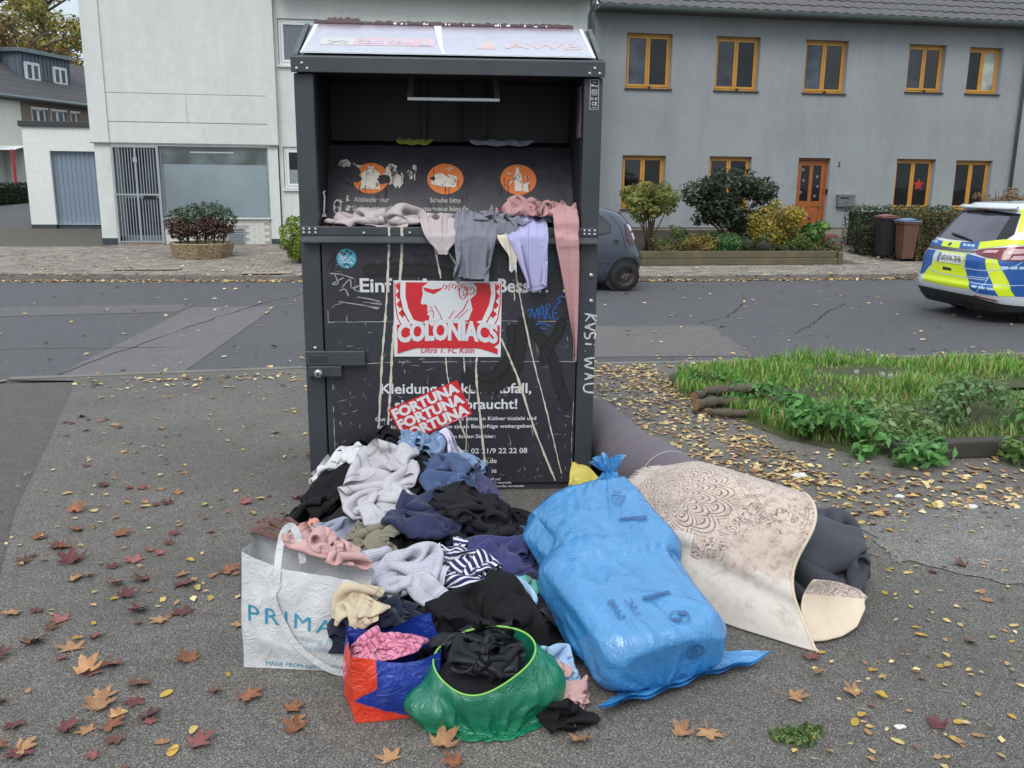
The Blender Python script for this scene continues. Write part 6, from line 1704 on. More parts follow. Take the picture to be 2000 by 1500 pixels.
# yellow bag and white bag squeezed behind it, light green drawstring
m_yel = M_plastic('yellow_film', (220, 200, 50), .35, 0, .3, .5, .1, 2.0)
def blob_bag(name, label, c, r, mat, seed, cat='bag', w=.42, h=.46):
    Pb, Fb, ub = crumple(c[0], c[1], r[0], r[1], w, h, nx=24, ny=26, drop=.06, steps=60, rep=1.1, kb=.05)
    return cloth_obj(name, Pb, Fb, ub, mat, label, cat, None, 2)
h_fill(lambda X, Y: .37 * np.exp(-(((X - 1.32) / .16) ** 2 + ((Y + .70) / .14) ** 2) ** 2))
blob_bag('plastic_bag', 'white plastic bag squeezed behind the top of the blue sack', (1.27, -.78), (.085, .07), M_plastic('white_film', (206, 204, 206), .4, 0, .3, .4), 4)
blob_bag('plastic_bag', 'crumpled yellow plastic bag on top behind the blue sack', (1.36, -.75), (.085, .075), m_yel, 5, w=.40, h=.40)

# ---- rug draped over the rolled duvet; both lie right of the blue sack
DW = lambda p: to_world(np.array([p]))[0]
RG_T = [np.array(p) for p in ((1.66, -.72, .355), (1.80, -.90, .44), (1.90, -1.08, .455), (2.03, -1.22, .45), (2.137, -1.344, .440))]
def rugpt(s, t):
    """s along the roll from the fringe to the open end; t from the far side over the top down to the ground in front"""
    k = s * 4; i = min(int(k), 3); f = k - i
    T = RG_T[i] * (1 - f) + RG_T[i + 1] * f
    out = np.array([-.82, -.57, 0]) if s < .5 else np.array([-.82, -.57, 0]) * (1 - (s - .5) * 1.0) + np.array([.25, -1.1, 0]) * (s - .5) * 1.0
    out = out / np.linalg.norm(out)
    reach = np.interp(s, [0, .4, .75, 1.0], [.42, .42, .39, .36])
    H = T[2]
    if t >= 0:                                             # front side, bulging over the roll and sagging to the ground
        x = reach * (1 - (1 - t) ** 1.25) * np.interp(t, [0, .3, .7, 1], [1, 1.10, 1.0, 1.0]); z = H * (1 - t ** 2.0) * (1 - .04 * math.sin(PI * t))
        p = T + out * x; p = np.array([p[0], p[1], z])
    else:
        q = -t; p = T - out * (.34 * q ** .8); p = np.array([p[0], p[1], H * (1 - q ** 2.2)])
    w = s ** 3
    p = p + np.array([.02, -.02, .03]) * w * math.sin(5.2 * t + .6) + np.array([.035, -.05, 0]) * w * math.sin(7.5 * max(t, 0)) * max(t, 0)
    p = p + np.array([-.57, .82, 0]) * (-.05) * w * max(t, 0)
    n_ = mnoise.noise(Vector((s * 3.1, t * 2.3, 1.7))) * .018 + mnoise.noise(Vector((s * 8, t * 6, 4.2))) * .005
    crease = .012 * math.exp(-((t - .62 - .25 * (s - .5)) / .05) ** 2) * (s > .2) - .012 * math.exp(-((t - .70 - .25 * (s - .5)) / .06) ** 2)
    p = p + out * (n_ + crease) + np.array([0, 0, 1]) * n_ * .5
    p[2] = max(p[2], .006)
    return p
ns, nt = 64, 84
Pr = np.array([rugpt(i / (ns - 1), -1 + 2 * j / (nt - 1)) for j in range(nt) for i in range(ns)])
gF = Grid(ns, nt, 1, 1).F
uvr = np.array([(i / (ns - 1), j / (nt - 1)) for j in range(nt) for i in range(ns)])
def M_rug():
    m, t = mat_new('worn_ornament_rug')
    uvn = t.new('ShaderNodeUVMap').outputs[0]
    mp = t.new('ShaderNodeMapping'); mp.inputs['Scale'].default_value = (1.05, 1.62, 1); t.link(uvn, mp.inputs[0]); U = mp.outputs[0]   # metres along and across
    sx = t.new('ShaderNodeSeparateXYZ'); t.link(U, sx.inputs[0]); x, y = sx.outputs[0], sx.outputs[1]
    base = t.mix(1.0, s2l((200, 182, 168)), t.ramp(t.noise(5, 5, .6, vec=U), [(.3, G(.88)), (.7, G(1.05))]), 'MULTIPLY')
    base = t.mix(t.ramp(t.noise(22, 5, .75, vec=U), [(.5, G(0)), (.62, G(.55))]), base, s2l((150, 120, 108)))
    # rosette of scales round the centre
    dx, dy = t.math('SUBTRACT', x, .40), t.math('SUBTRACT', y, 1.12)
    r_ = t.math('SQRT', t.math('ADD', t.math('MULTIPLY', dx, dx), t.math('MULTIPLY', dy, dy)))
    a_ = t.math('ARCTAN2', dy, dx)
    rr = t.math('MULTIPLY', r_, 13.0); ring = t.math('FLOOR', rr)
    aa = t.math('ADD', t.math('MULTIPLY', a_, 14 / (2 * PI)), t.math('MULTIPLY', ring, .5))
    pa = t.math('SUBTRACT', t.math('FRACT', t.math('ADD', aa, 100.0)), .5); prr = t.math('FRACT', rr)
    e = t.math('ADD', t.math('MULTIPLY', t.math('MULTIPLY', pa, pa), 3.2), prr)
    arcs = t.math('FRACT', t.math('MULTIPLY', e, 2.6))
    line = t.ramp(t.math('ABSOLUTE', t.math('SUBTRACT', arcs, .5)), [(.10, G(1)), (.19, G(0))])
    line = t.math('MULTIPLY', line, t.ramp(r_, [(.29, G(1)), (.33, G(0))]))
    # scroll work round about: contour lines of warped noise
    sc = t.noise(17, 2, .4, vec=U, dist=1.6); sc2 = t.math('FRACT', t.math('MULTIPLY', sc, 6.0))
    scl = t.ramp(t.math('ABSOLUTE', t.math('SUBTRACT', sc2, .5)), [(.13, G(1)), (.2, G(0))])
    zone = t.ramp(t.noise(2.6, 4, .65, vec=U), [(.38, G(0)), (.5, G(1))])
    scl = t.math('MULTIPLY', t.math('MULTIPLY', scl, zone), t.ramp(r_, [(.31, G(0)), (.34, G(1))]))
    both = t.math('MAXIMUM', line, scl)
    wear = t.noise(26, 4, .75, vec=U); both = t.math('MULTIPLY', both, t.ramp(wear, [(.32, G(.15)), (.48, G(1))]))
    border = t.math('MULTIPLY', t.math('LESS_THAN', t.math('ABSOLUTE', t.math('SUBTRACT', x, .055)), .05), 1.0)
    both = t.math('MULTIPLY', both, t.math('SUBTRACT', 1.0, border))
    o = t.mix(t.math('MULTIPLY', both, .9), base, s2l((92, 72, 68)))
    pale = t.ramp(t.math('ADD', t.math('MULTIPLY', y, .8), t.math('MULTIPLY', t.noise(7, 5, .7, vec=U), .22)), [(1.08, G(0)), (1.14, G(1))]) if False else t.math('GREATER_THAN', t.math('ADD', y, t.math('MULTIPLY', t.math('SUBTRACT', t.noise(7, 5, .7, vec=U), .5), .22)), t.math('ADD', 1.30, t.math('MULTIPLY', t.math('GREATER_THAN', x, .62), .10)))
    o = t.mix(t.math('MULTIPLY', pale, .88), o, s2l((200, 192, 182)))
    o = t.mix(t.math('MULTIPLY', t.ramp(t.noise(9, 5, .7, vec=U), [(.50, G(0)), (.70, G(.6))]), 1.0), o, s2l((140, 128, 116)))
    t.link(o, t.b.inputs['Base Color']); t.b.inputs['Roughness'].default_value = .95; t.b.inputs['Sheen Weight'].default_value = .2
    t.link(t.bump(t.noise(1, 2, .5, vec=t.map((420, 420, 420))), .4, .002), t.b.inputs['Normal'])
    return m
m_rug = M_rug(); m_back = M('rug_backing', (206, 188, 166), .95, .06, 20, .3, 200)
rug = cloth_obj('rug', Pr, gF, uvr, m_rug, 'beige rug with worn dark rosette pattern draped over the grey duvet', 'rug', sub=1, thick=.008)
rb = np.array(rug.location)
hem = MB().tube([tuple(to_world(np.array([rugpt(1.0, -1 + 2 * j / 60)]))[0] - rb) for j in range(61)], .0065, 6).build('hem', m_back, rug, smooth=True)
fr = MB(); r_ = random.Random(8)
for k in range(120):                                       # fringe of thick threads along the back end
    t = -.9 + 1.5 * k / 119; p = DW(rugpt(0.0, t)); q = DW(rugpt(.05, t)); d = (p - q) / np.linalg.norm(p - q)
    e = p + d * r_.uniform(.02, .045) + np.array([r_.uniform(-.008, .008), r_.uniform(-.008, .008), r_.uniform(-.004, .014)])
    e[2] = max(e[2], .004); fr.tube([tuple(p - rb), tuple((p + e) / 2 - rb + np.array([0, 0, .004])), tuple(e - rb)], [.0022, .002, .001], 4)
o = fr.build('fringe', M('cream_fringe', (206, 196, 186), .95), rug); o['kind'] = 'stuff'
# loose end of the rug turning out on the ground
FL = [np.array(p) for p in ((2.10, -1.60, .215), (2.17, -1.56, .19), (2.25, -1.50, .15), (2.34, -1.47, .105), (2.37, -1.50, .08))]
FLb = [np.array(p) for p in ((2.06, -1.70, .01), (2.13, -1.69, .004), (2.20, -1.665, .004), (2.28, -1.62, .02), (2.34, -1.555, .065))]
rows_ = []
for j in range(14):
    t = j / 13; row = []
    for i in range(17):
        k = i / 4; a = min(int(k), 3); f = k - a
        A = FL[a] * (1 - f) + FL[a + 1] * f; B = FLb[a] * (1 - f) + FLb[a + 1] * f
        p = A * (1 - t) + B * t + np.array([.55, -.45, -.2]) * (-.055) * math.sin(PI * t) * (1 - i / 20) ; row.append(p)
    rows_.append(row)
Pf = np.array(rows_).reshape(-1, 3); Pf[:, 2] = np.maximum(Pf[:, 2], .006)
fo = np_mesh('rug_end', to_world(Pf) - rb, Grid(17, 14, 1, 1).F, [m_back, m_rug], smooth=True, parent=rug, uv=np.array([(.5 + i / 40, .35 + j / 60) for j in range(14) for i in range(17)]))
fo.data.polygons.foreach_set('material_index', [1 if i < 16 * 4 else 0 for i in range(len(fo.data.polygons))])
so = fo.modifiers.new('solid', 'SOLIDIFY'); so.thickness = .008; s = fo.modifiers.new('sub', 'SUBSURF'); s.levels = s.render_levels = 1
# duvet stuffed inside and its end bulging out
h_fill(lambda X, Y: np.where(((X - 2.27) / .17) ** 2 + ((Y + 1.18) / .17) ** 2 < 1, .27 * np.sqrt(np.maximum(0, 1 - (((X - 2.27) / .17) ** 2 + ((Y + 1.18) / .17) ** 2) ** 1.5)), 0))
_seed[0] = 205
Pd, Fd, ud = crumple(2.27, -1.19, .205, .19, 1.05, 1.0, nx=30, ny=30, drop=.10, steps=80, rep=1.0, kb=.35, amp=.10, th=.012)
duv = cloth_obj('duvet', Pd, Fd, ud, K['gduvet'], 'slate grey duvet bulging out of the open end of the rug', 'duvet', sub=2, thick=.02)
# inner filling ellipsoid of the duvet roll, so the rug rests on it
mb = MB(); rings = []
for j in range(20):
    s = j / 19; c = np.array([1.72, -.80, .17]) * (1 - s) + np.array([2.30, -1.26, .17]) * s; d = np.array([.78, -.62, 0]); n_ = np.array([.62, .78, 0])
    R_ = .165 * math.sqrt(max(.02, 1 - (2 * s - 1) ** 6)); rings.append([tuple(DW(c + n_ * R_ * (1 + .05 * math.sin(6 * q)) * math.cos(q) + np.array([0, 0, 1]) * R_ * math.sin(q)) - np.array(duv.location)) for q in [2 * PI * w_ / 24 for w_ in range(24)]])
mb.grid(rings, wrap=True); mb.build('duvet_roll', K['gduvet'], duv, smooth=True)
# rolled mattress topper behind
m_matt = M_cloth('taupe_grey_ticking', (104, 96, 102), .8, .07, sheen=.15)
mt = MB(); path = polyline([(1.43, 5.3, .165), (1.45, 4.6, .165), (1.54, 4.1, .16), (1.62, 3.78, .15)], 8)
rings = []
for k, p in enumerate(path):
    s = k / (len(path) - 1); d = Vector(path[min(k + 1, len(path) - 1)]) - Vector(path[max(k - 1, 0)]); d.normalize(); n_ = Vector((d.y, -d.x, 0)).normalized()
    R_ = (.158 + .012 * math.exp(-((s - .52) / .12) ** 2) - .010 * math.exp(-((s - .62) / .025) ** 2)) * (1 if s < .97 else .9)
    rings.append([tuple(Vector(p) + n_ * R_ * 1.06 * math.cos(q) + Vector((0, 0, R_ * math.sin(q)))) for q in [2 * PI * w_ / 28 for w_ in range(28)]])
mt.grid(rings, wrap=True)
mo = thing('mattress_topper', 'rolled taupe grey mattress topper behind the clothing bank and under the rug', 'mattress', (1.5, 4.4, 0))
mt.build('roll', m_matt, mo, smooth=True, world=True)
mb = MB()
k = int(len(path) * .64); mb.grid([[tuple(Vector(p)) for p in rings[k]], [tuple(Vector(p) * 1.0 + Vector((0, 0, .003))) for p in rings[k]]], wrap=True)
MB().tube([tuple(Vector(p)) for p in rings[int(len(path) * .60)]] + [tuple(Vector(rings[int(len(path) * .60)][0]))], .004, 5).build('piping', M('grey_piping', (150, 144, 148), .8), mo, world=True)

# ---- white paper-like shopping bag standing at the left of the heap
def ridge(p, sc): 
    n_ = mnoise.noise(Vector(p) * sc); return (1 - abs(n_) * 2)
def boxbag(w, d, h, lean, yaw, c, bulge, seed, amp=.006, flare=.0, tilt=0.0, skew=0.0):
    """points of an upright bag: ring around (front first), height; bank-local coordinates"""
    nu, nv = 96, 44; per = 2 * (w + d); out = []
    cy, sy = math.cos(yaw), math.sin(yaw)
    for j in range(nv):
        v = j / (nv - 1)
        for i in range(nu):
            s = i / nu * per
            if s < w: x, y, nx_, ny_ = s - w / 2, -d / 2, 0, -1; q = s / w
            elif s < w + d: x, y, nx_, ny_ = w / 2, -d / 2 + (s - w), 1, 0; q = (s - w) / d
            elif s < 2 * w + d: x, y, nx_, ny_ = w / 2 - (s - w - d), d / 2, 0, 1; q = (s - w - d) / w
            else: x, y, nx_, ny_ = -w / 2, d / 2 - (s - 2 * w - d), -1, 0; q = (s - 2 * w - d) / d
            bl = bulge * math.sin(PI * q) * math.sin(PI * min(1, v * .9 + .1)) ** .8
            ta = 1 + flare * v
            p3 = (x * 5 + seed, y * 5, v * h * 5)
            nz = (ridge(p3, 1.2) - .6) * amp * 2 + (ridge((p3[0] * 2.2, p3[1], p3[2] * 1.2), 1.6) - .6) * amp + mnoise.noise(Vector(p3) * .9) * amp * 2
            edge = min(q, 1 - q); nz *= min(1, edge * 6 + .15); nz *= min(1, v * 6 + .2)
            x2 = x * ta + nx_ * (bl + nz); y2 = y * ta + ny_ * (bl + nz) + lean * v * h
            z = v * h * (1 + skew * x / w)
            if v > .6: z += (v - .6) * (.05 * math.sin(PI * q * 1.5 + seed) * (abs(ny_)) + tilt * x) + .0
            out.append((c[0] + x2 * cy - y2 * sy, c[1] + x2 * sy + y2 * cy, .003 + z))
    P = np.array(out); g = Grid(nu, nv, 1, 1, wrap=True)
    return P, g, per
wb_w, wb_d, wb_h = .40, .17, .335
Pw, gw, perw = boxbag(wb_w, wb_d, wb_h, .22, rad(-6), (.245, -1.70), .014, 3.3, .007, .05, skew=-.40)
def M_white_bag():
    m, t = mat_new('white_woven_plastic')
    o = t.mix(1.0, s2l((212, 212, 212)), t.ramp(t.noise(6, 5, .6), [(.3, G(.93)), (.7, G(1.03))]), 'MULTIPLY')
    o = t.mix(t.ramp(t.noise(11, 5, .7), [(.62, G(0)), (.8, G(.35))]), o, s2l((150, 140, 126)))
    t.link(o, t.b.inputs['Base Color']); t.b.inputs['Roughness'].default_value = .45
    w1 = t.math('ABSOLUTE', t.math('SUBTRACT', t.noise(13, 5, .62, dist=1.6), .5)); w2 = t.math('ABSOLUTE', t.math('SUBTRACT', t.noise(38, 4, .6, dist=1.2), .5))
    b1 = t.bump(w1, .55, .03); t.link(t.bump(w2, .4, .010, base=b1), t.b.inputs['Normal'])
    tr = t.new('ShaderNodeBsdfTranslucent'); t.link(o, tr.inputs[0]); mx = t.new('ShaderNodeMixShader'); mx.inputs[0].default_value = .2
    out = [x for x in t.n if x.type == 'OUTPUT_MATERIAL'][0]; t.link(t.b.outputs[0], mx.inputs[1]); t.link(tr.outputs[0], mx.inputs[2]); t.link(mx.outputs[0], out.inputs[0])
    return m
m_wbag = M_white_bag()
wbag = tube_uv_obj('shopping_bag', Pw, gw, m_wbag, 'white reusable shopping bag with blue lettering full of pink and brown clothes', 'bag')
sw_ = surf(Pw, gw)
fu = wb_w / perw
def wbm(a, b): return a * fu, b                             # (0..1 across the front, 0..1 up)
m_bl = M('turquoise_print', (36, 132, 160), .5, .1, 20); m_bl2 = M('pale_turquoise_print', (150, 176, 186), .5, .1, 20)
def wtext(s, a, b, w, h, mat, name='lettering', **k):
    pr = Print(); V, F = text2d(s, w, h, **k); pr.raw([((a + x) * fu, b + y) for x, y in V], F)
    on_surface(pr, name, mat, wbag, sw_, .003, cuts=1)
wtext('PRIMARK', .06, .42, 1.06, .15, m_bl, spacing=1.25)
wtext('amazing fashion', .40, .315, .58, .055, m_bl2, shear=.1); wtext('Amazing Prices', .44, .225, .54, .06, m_bl2, shear=.2)
wtext('MADE FROM RECYCLED MATERIAL', .20, .028, .92, .042, m_bl)
pr = Print(); pr.rect(-.12 * fu, -.02 * fu, .55, .99); on_surface(pr, 'side_print', M('bright_blue_print', (40, 150, 196), .5), wbag, sw_, .0025, cuts=3)
wbb = np.array(wbag.location)
def strap(pts, w_, nrm, mat, parent, name='handle', base=None):
    P_ = [np.array(p) for p in polyline(pts, 8)]; mb = MB(); rows = []
    for k, p in enumerate(P_):
        d = P_[min(k + 1, len(P_) - 1)] - P_[max(k - 1, 0)]; d = d / (np.linalg.norm(d) + 1e-9); s = np.cross(d, nrm); s /= np.linalg.norm(s) + 1e-9
        rows.append([tuple(to_world((p + s * w_ * .5)[None])[0] - base), tuple(to_world((p - s * w_ * .5)[None])[0] - base)])
    mb.grid(rows); o = mb.build(name, mat, parent)
    so = o.modifiers.new('solid', 'SOLIDIFY'); so.thickness = .0016; so.offset = 0
    return o
fp = lambda a, b, off=.006: (lambda q: tuple((np.array(sw_(a * fu, b, off)) - C0) @ RC))(0)
strap([fp(.30, .80), fp(.30, .97), (.160, -1.66, .39), (.170, -1.62, .44), (.195, -1.605, .455), (.218, -1.62, .42), (.235, -1.64, .33)], .024, np.array([.25, -1, .2]), m_wbag, wbag, base=wbb)
strap([fp(.32, .84), fp(.28, .70, .010), fp(.35, .48, .016), fp(.48, .28, .02), fp(.66, .12, .022), fp(.84, .03, .03), fp(.99, .0, .035)], .022, np.array([0, -1, .1]), m_wbag, wbag, base=wbb)
h_fill(lambda X, Y: np.where((np.abs((X - .245) * math.cos(rad(6)) - (Y + 1.63) * math.sin(rad(6))) < .20) & (np.abs(Y + 1.57 + .10 * (X - .245)) < .125), .36 - .36 * (X - .245), 0))
Kt = 'white shopping bag'
garment('brown_fleece', 'brown fleece at the left inside the white shopping bag', 'fleece', K['brown'], .135, -1.53, .085, .075, .42, .42, drop=.05)
garment('pink_sweatshirt', 'dusty pink sweatshirt bulging out of the white shopping bag', 'sweatshirt', K['dusty'], .29, -1.56, .14, .09, .62, .60, drop=.05)

# ---- blue and orange woven bag
Po, go, pero = boxbag(.27, .22, .205, .06, rad(10), (.57, -1.98), .028, 8.1, .007, .06)
def M_ob():
    m, t = mat_new('blue_orange_woven_plastic')
    uvn = t.new('ShaderNodeUVMap').outputs[0]; sx = t.new('ShaderNodeSeparateXYZ'); t.link(uvn, sx.inputs[0]); u, v = sx.outputs[0], sx.outputs[1]
    n = t.math('MULTIPLY', t.math('SUBTRACT', t.noise(5), .5), .01)
    a = t.math('GREATER_THAN', t.math('ADD', u, n), .875); b = t.math('MULTIPLY', t.math('LESS_THAN', u, .075), t.math('GREATER_THAN', v, t.math('ADD', .35, t.math('MULTIPLY', u, 3.0))))
    c = t.math('LESS_THAN', t.math('ADD', v, t.math('MULTIPLY', u, 1.9)), .36)
    o = t.mix(t.math('MAXIMUM', t.math('MAXIMUM', a, b), c), s2l((26, 54, 142)), s2l((214, 62, 36)))
    t.link(o, t.b.inputs['Base Color']); t.b.inputs['Roughness'].default_value = .32
    w1 = t.math('ABSOLUTE', t.math('SUBTRACT', t.noise(14, 5, .62, dist=1.6), .5))
    t.link(t.bump(t.noise(300, 2), .12, .002, base=t.bump(w1, .7, .03)), t.b.inputs['Normal'])
    return m
ob = tube_uv_obj('carrier_bag', Po, go, M_ob(), 'small blue and orange woven carrier bag in front of the white shopping bag', 'bag')
h_fill(lambda X, Y: np.where((np.abs(X - .57) < .13) & (np.abs(Y + 1.97) < .10), .17, 0))
gm('floral_blouse', 'pink floral top in the blue and orange carrier bag', 'top', 'pattern', .53, -1.96, .11, .07, .38, .38, drop=.05)
h_fill(lambda X, Y: np.where((np.abs(X - .47) < .12) & (np.abs(Y + 1.72) < .09), .17, 0))
gm('navy_trousers', 'dark navy trousers across the front of the white shopping bag', 'trousers', 'darknavy', .46, -1.72, .17, .09, .60, .44, drop=.06)
gm('beige_cardigan', 'beige sleeve lying over the dark navy trousers', 'cardigan', 'beige', .44, -1.76, .07, .10, .24, .36, nx=16, ny=24, drop=.08)

# ---- open green bag in front, full of black clothes
ec = (.875, -2.06, .10); er = (.215, .135, .115)
cols = [ell_collider(ec, er), ell_collider((.70, -2.10, .06), (.09, .09, .06)), ell_collider((1.02, -2.05, .09), (.10, .10, .09))]
nu, nv = 88, 56; rings = []
for j in range(nv):
    v = j / (nv - 1)
    a = np.interp(v, [0, .1, .3, .55, .85, 1], [.10, .21, .285, .275, .21, .16]); b = np.interp(v, [0, .1, .3, .55, .85, 1], [.05, .12, .19, .185, .14, .115])
    z = np.interp(v, [0, .1, .3, .55, .85, 1], [.006, .008, .06, .13, .20, .205])
    cx = .86 + .0 * v; cyy = -2.07 + .0 * v
    for i in range(nu):
        t = 2 * PI * i / nu; rim = v ** 3
        rings.append((cx + a * math.cos(t), cyy + b * math.sin(t), z + rim * (.020 * math.cos(t) - .040 * math.exp(-((math.atan2(math.sin(t + PI / 2 + .25), math.cos(t + PI / 2 + .25))) / .7) ** 2) + .03 * math.sin(t))))
pins = np.arange(nu * (nv - 1), nu * nv)
Pg, gg_, _ = tube_sim(nu, nv, rings, 1.38, .47, cols, steps=90, iters=7, suck=suck_to(ec, .006), pins=pins, g=.0022, kb=.06, kc=.2, seed=6, pert=.003)
Pg = crease(Pg, nu, nv, .013, 9, 9, 4)
m_green = M_plastic('green_translucent_film', (44, 164, 124), .10, .38, .3, .7, .1, .6, (1.2, 1, .8), tint=(.25, .75, .52, 1))
gb = tube_uv_obj('plastic_bag', Pg, gg_, m_green, 'open translucent green plastic bag filled with black clothes at the front', 'bag')
gbb = np.array(gb.location)
rim = to_world(Pg.reshape(nv, nu, 3)[-1]) - gbb
MB().tube([tuple(p) for p in rim] + [tuple(rim[0])], .0035, 5).build('drawstring', M('lime_drawstring', (128, 188, 84), .5, .1, 20), gb, smooth=True)
mb = MB(); mb.lathe([(.001, -.98), (.55, -.85), (.88, -.4), (1.0, .1), (.8, .6), (.4, .9), (.001, .98)], n=28)
r_ = random.Random(4); vv = []
for x, y, z in mb.v:
    q = 1 + .10 * mnoise.noise(Vector((x * 2.6, y * 2.6, z * 2.6))) + .05 * ridge((x * 3, y * 3, z * 3), 1.5)
    vv.append(tuple(DW((ec[0] + x * (er[0] - .02) * q, ec[1] + y * (er[1] - .015) * q, ec[2] - .012 + z * (er[2] - .02) * q)) - gbb))
mb.v = vv
inn = thing('black_clothes', 'black clothes showing through the film of the open green bag', 'clothes', tuple(gbb))
io = mb.build('bundle', K['black2'], inn, smooth=True); s = io.modifiers.new('sub', 'SUBSURF'); s.levels = s.render_levels = 2
h_fill(lambda X, Y: np.where(((X - .86) / .16) ** 2 + ((Y + 2.06) / .12) ** 2 < 1, .19, 0))
q_ = gm('puffer_jacket', 'black nylon jacket bulging out of the open green bag', 'jacket', 'puffy', .85, -2.01, .125, .075, .62, .56, drop=.05)
child_of(gm('hood', 'x', 'x', 'puffy', .86, -2.10, .10, .045, .40, .30, nx=22, ny=18, drop=.02), q_, 'hood')
# pieces to the right of the green bag
gm('blue_fleece', 'light blue fleece between the black coat and the blue sack', 'fleece', 'lblue', 1.10, -1.86, .085, .10, .36, .40)
gm('pink_fleece', 'dusty pink fleece hanging beside the open green bag', 'fleece', 'dusty', 1.10, -2.00, .085, .085, .40, .40)
gm('black_sock', 'small black garment on the asphalt right of the green bag', 'garment', 'black', 1.11, -2.13, .07, .05, .24, .2, nx=16, ny=14)
# ================================================================== CLOTHES IN THE MOUTH OF THE BANK
m_bits = K['greige']
def col_tray(layer, fr=.5):
    zo, yo = .008 + .012 * layer, .006 + .010 * layer
    def f(P, Q):
        x, y, z = P[:, 0], P[:, 1], P[:, 2]
        # above the tray and slanted panel
        fl = 1.418 + zo + np.maximum(0, y - .20) * 1.2
        inside = y > -.024 - yo
        hit = inside & (z < fl)
        top = hit & ((fl - z) < (y + .026 + yo) + .004)
        P[top, 2] = fl[top]; P[top, :2] = Q[top, :2] * fr + P[top, :2] * (1 - fr)
        sd = hit & ~top; P[sd, 1] = -.026 - yo; P[sd, 0] = Q[sd, 0] * .3 + P[sd, 0] * .7
        low = (P[:, 2] < 1.385) & (P[:, 2] > 1.32) & (P[:, 1] > -.054 - yo); P[low, 1] = -.054 - yo
        low = (P[:, 2] <= 1.32) & (P[:, 1] > -.006 - yo); P[low, 1] = -.006 - yo
        P[:, 0] = np.where(P[:, 1] > 0, np.clip(P[:, 0], .106, 1.408), P[:, 0])
    return f
def drape(x0, x1, xb0, xb1, back, down, layer, nx=26, ny=40, slack=1.25, seed=1, zlift=.0, steps=80, kb=.12, wave=.012, nw=3.0, rep=.8, bunch=1.5, round_=.0):
    """cloth bunched up on the tray and hanging over the lip; back = depth on the tray, down = length below the lip"""
    r = np.random.default_rng(seed); U, V = np.meshgrid(np.linspace(0, 1, nx), np.linspace(0, 1, ny)); Lt_ = back + .05 + down
    s = V * Lt_ * (1 - round_ * (2 * U - 1) ** 2 * V); on = s < back + .04
    f = np.clip((s - back) / max(down, .01), 0, 1); ph = r.uniform(0, 6.28, 4)
    y = np.where(on, back - s, -.045 - .012 * layer); z = np.where(on, 1.432 + .014 * layer + zlift * (1 - np.abs(2 * s / (back + .04) - 1)), 1.435 + zlift * .3 - (s - back - .04))
    X = (x0 + (x1 - x0) * U) * (1 - f) + (xb0 + (xb1 - xb0) * U) * f
    wv = wave * np.sin(U * 2 * PI * nw + ph[0] + V * 2.5) + wave * .7 * np.sin(U * 2 * PI * nw * 1.7 + ph[1] - V * 4)
    bz = .022 * (bunch - 1) * (1 + np.sin(s * 95 + U * 7 + ph[2]) + .6 * np.sin(s * 60 - U * 11 + ph[3]))
    y = y - np.where(on, 0, np.abs(wv) + .004); z = z + np.where(on, np.abs(wv) * 1.2 + bz, 0)
    P = np.stack([X, y, z], -1).reshape(-1, 3) + r.normal(size=(nx * ny, 3)) * .0015
    wr_ = ((x1 - x0) * (1 - f) + (xb1 - xb0) * f) * slack / (nx - 1)
    g = Grid(nx, ny, wr_, np.where(on, bunch, 1.03 * (1 - round_ * (2 * U - 1) ** 2 * np.clip(V * 2 - .8, 0, 1))) * Lt_ / (ny - 1), kb=kb)
    jl = int(round((back - .012) / Lt_ * (ny - 1))); pins = np.concatenate([np.arange(0, nx), np.arange(jl * nx, jl * nx + nx)]); pp = P[pins].copy(); pp[:, 2] = 1.432 + .014 * layer; pp[nx:, 2] += wv[jl] ** 2 / wave * .8 + zlift * .25
    P[pins] = pp
    ct = col_tray(layer)
    def ck(P, Q):
        ct(P, Q); f = np.clip((1.40 - P[:, 2]) / max(down, .05), 0, 1); lo, hi = x0 + (xb0 - x0) * f, x1 + (xb1 - x1) * f; m = P[:, 2] < 1.41
        P[m, 0] = np.clip(P[m, 0], lo[m], hi[m]); P[m, 1] = np.maximum(P[m, 1], -.16)
    P = g.run(P, steps, 8, ck, g=.0020, damp=.9, pins=pins, pinpos=pp.astype(np.float32), rep=rep * min(float(wr_.mean()), Lt_ / (ny - 1)))
    return P, g.F, np.stack([U.ravel(), V.ravel()], 1)
GL = 'garments hanging out of the mouth of the clothing bank'
def hung(name, label, cat, mat, *a, sub=2, **k):
    P, F, uv = drape(*a, **k)
    return cloth_obj(name, P, F, uv, K[mat], label, cat, GL, sub)
def tray_crumple(name, label, cat, mat, cx, cy, rx, ry, w, h, layer, seed, **k):
    global h_at, HF
    sv = HF.copy()
    HF[:] = np.where(HGY > -.03, 1.42 + .012 * layer, 1.30)
    HF[:] = np.maximum(HF, 1.42 + .012 * layer + np.maximum(0, HGY - .20) * 1.2 - (HGY < -.03) * 9)
    _seed[0] = seed
    P, F, uv = crumple_free(cx, cy, rx, ry, w, h, layer, **k)
    HF[:] = sv
    return cloth_obj(name, P, F, uv, K[mat], label, cat, GL, 2)
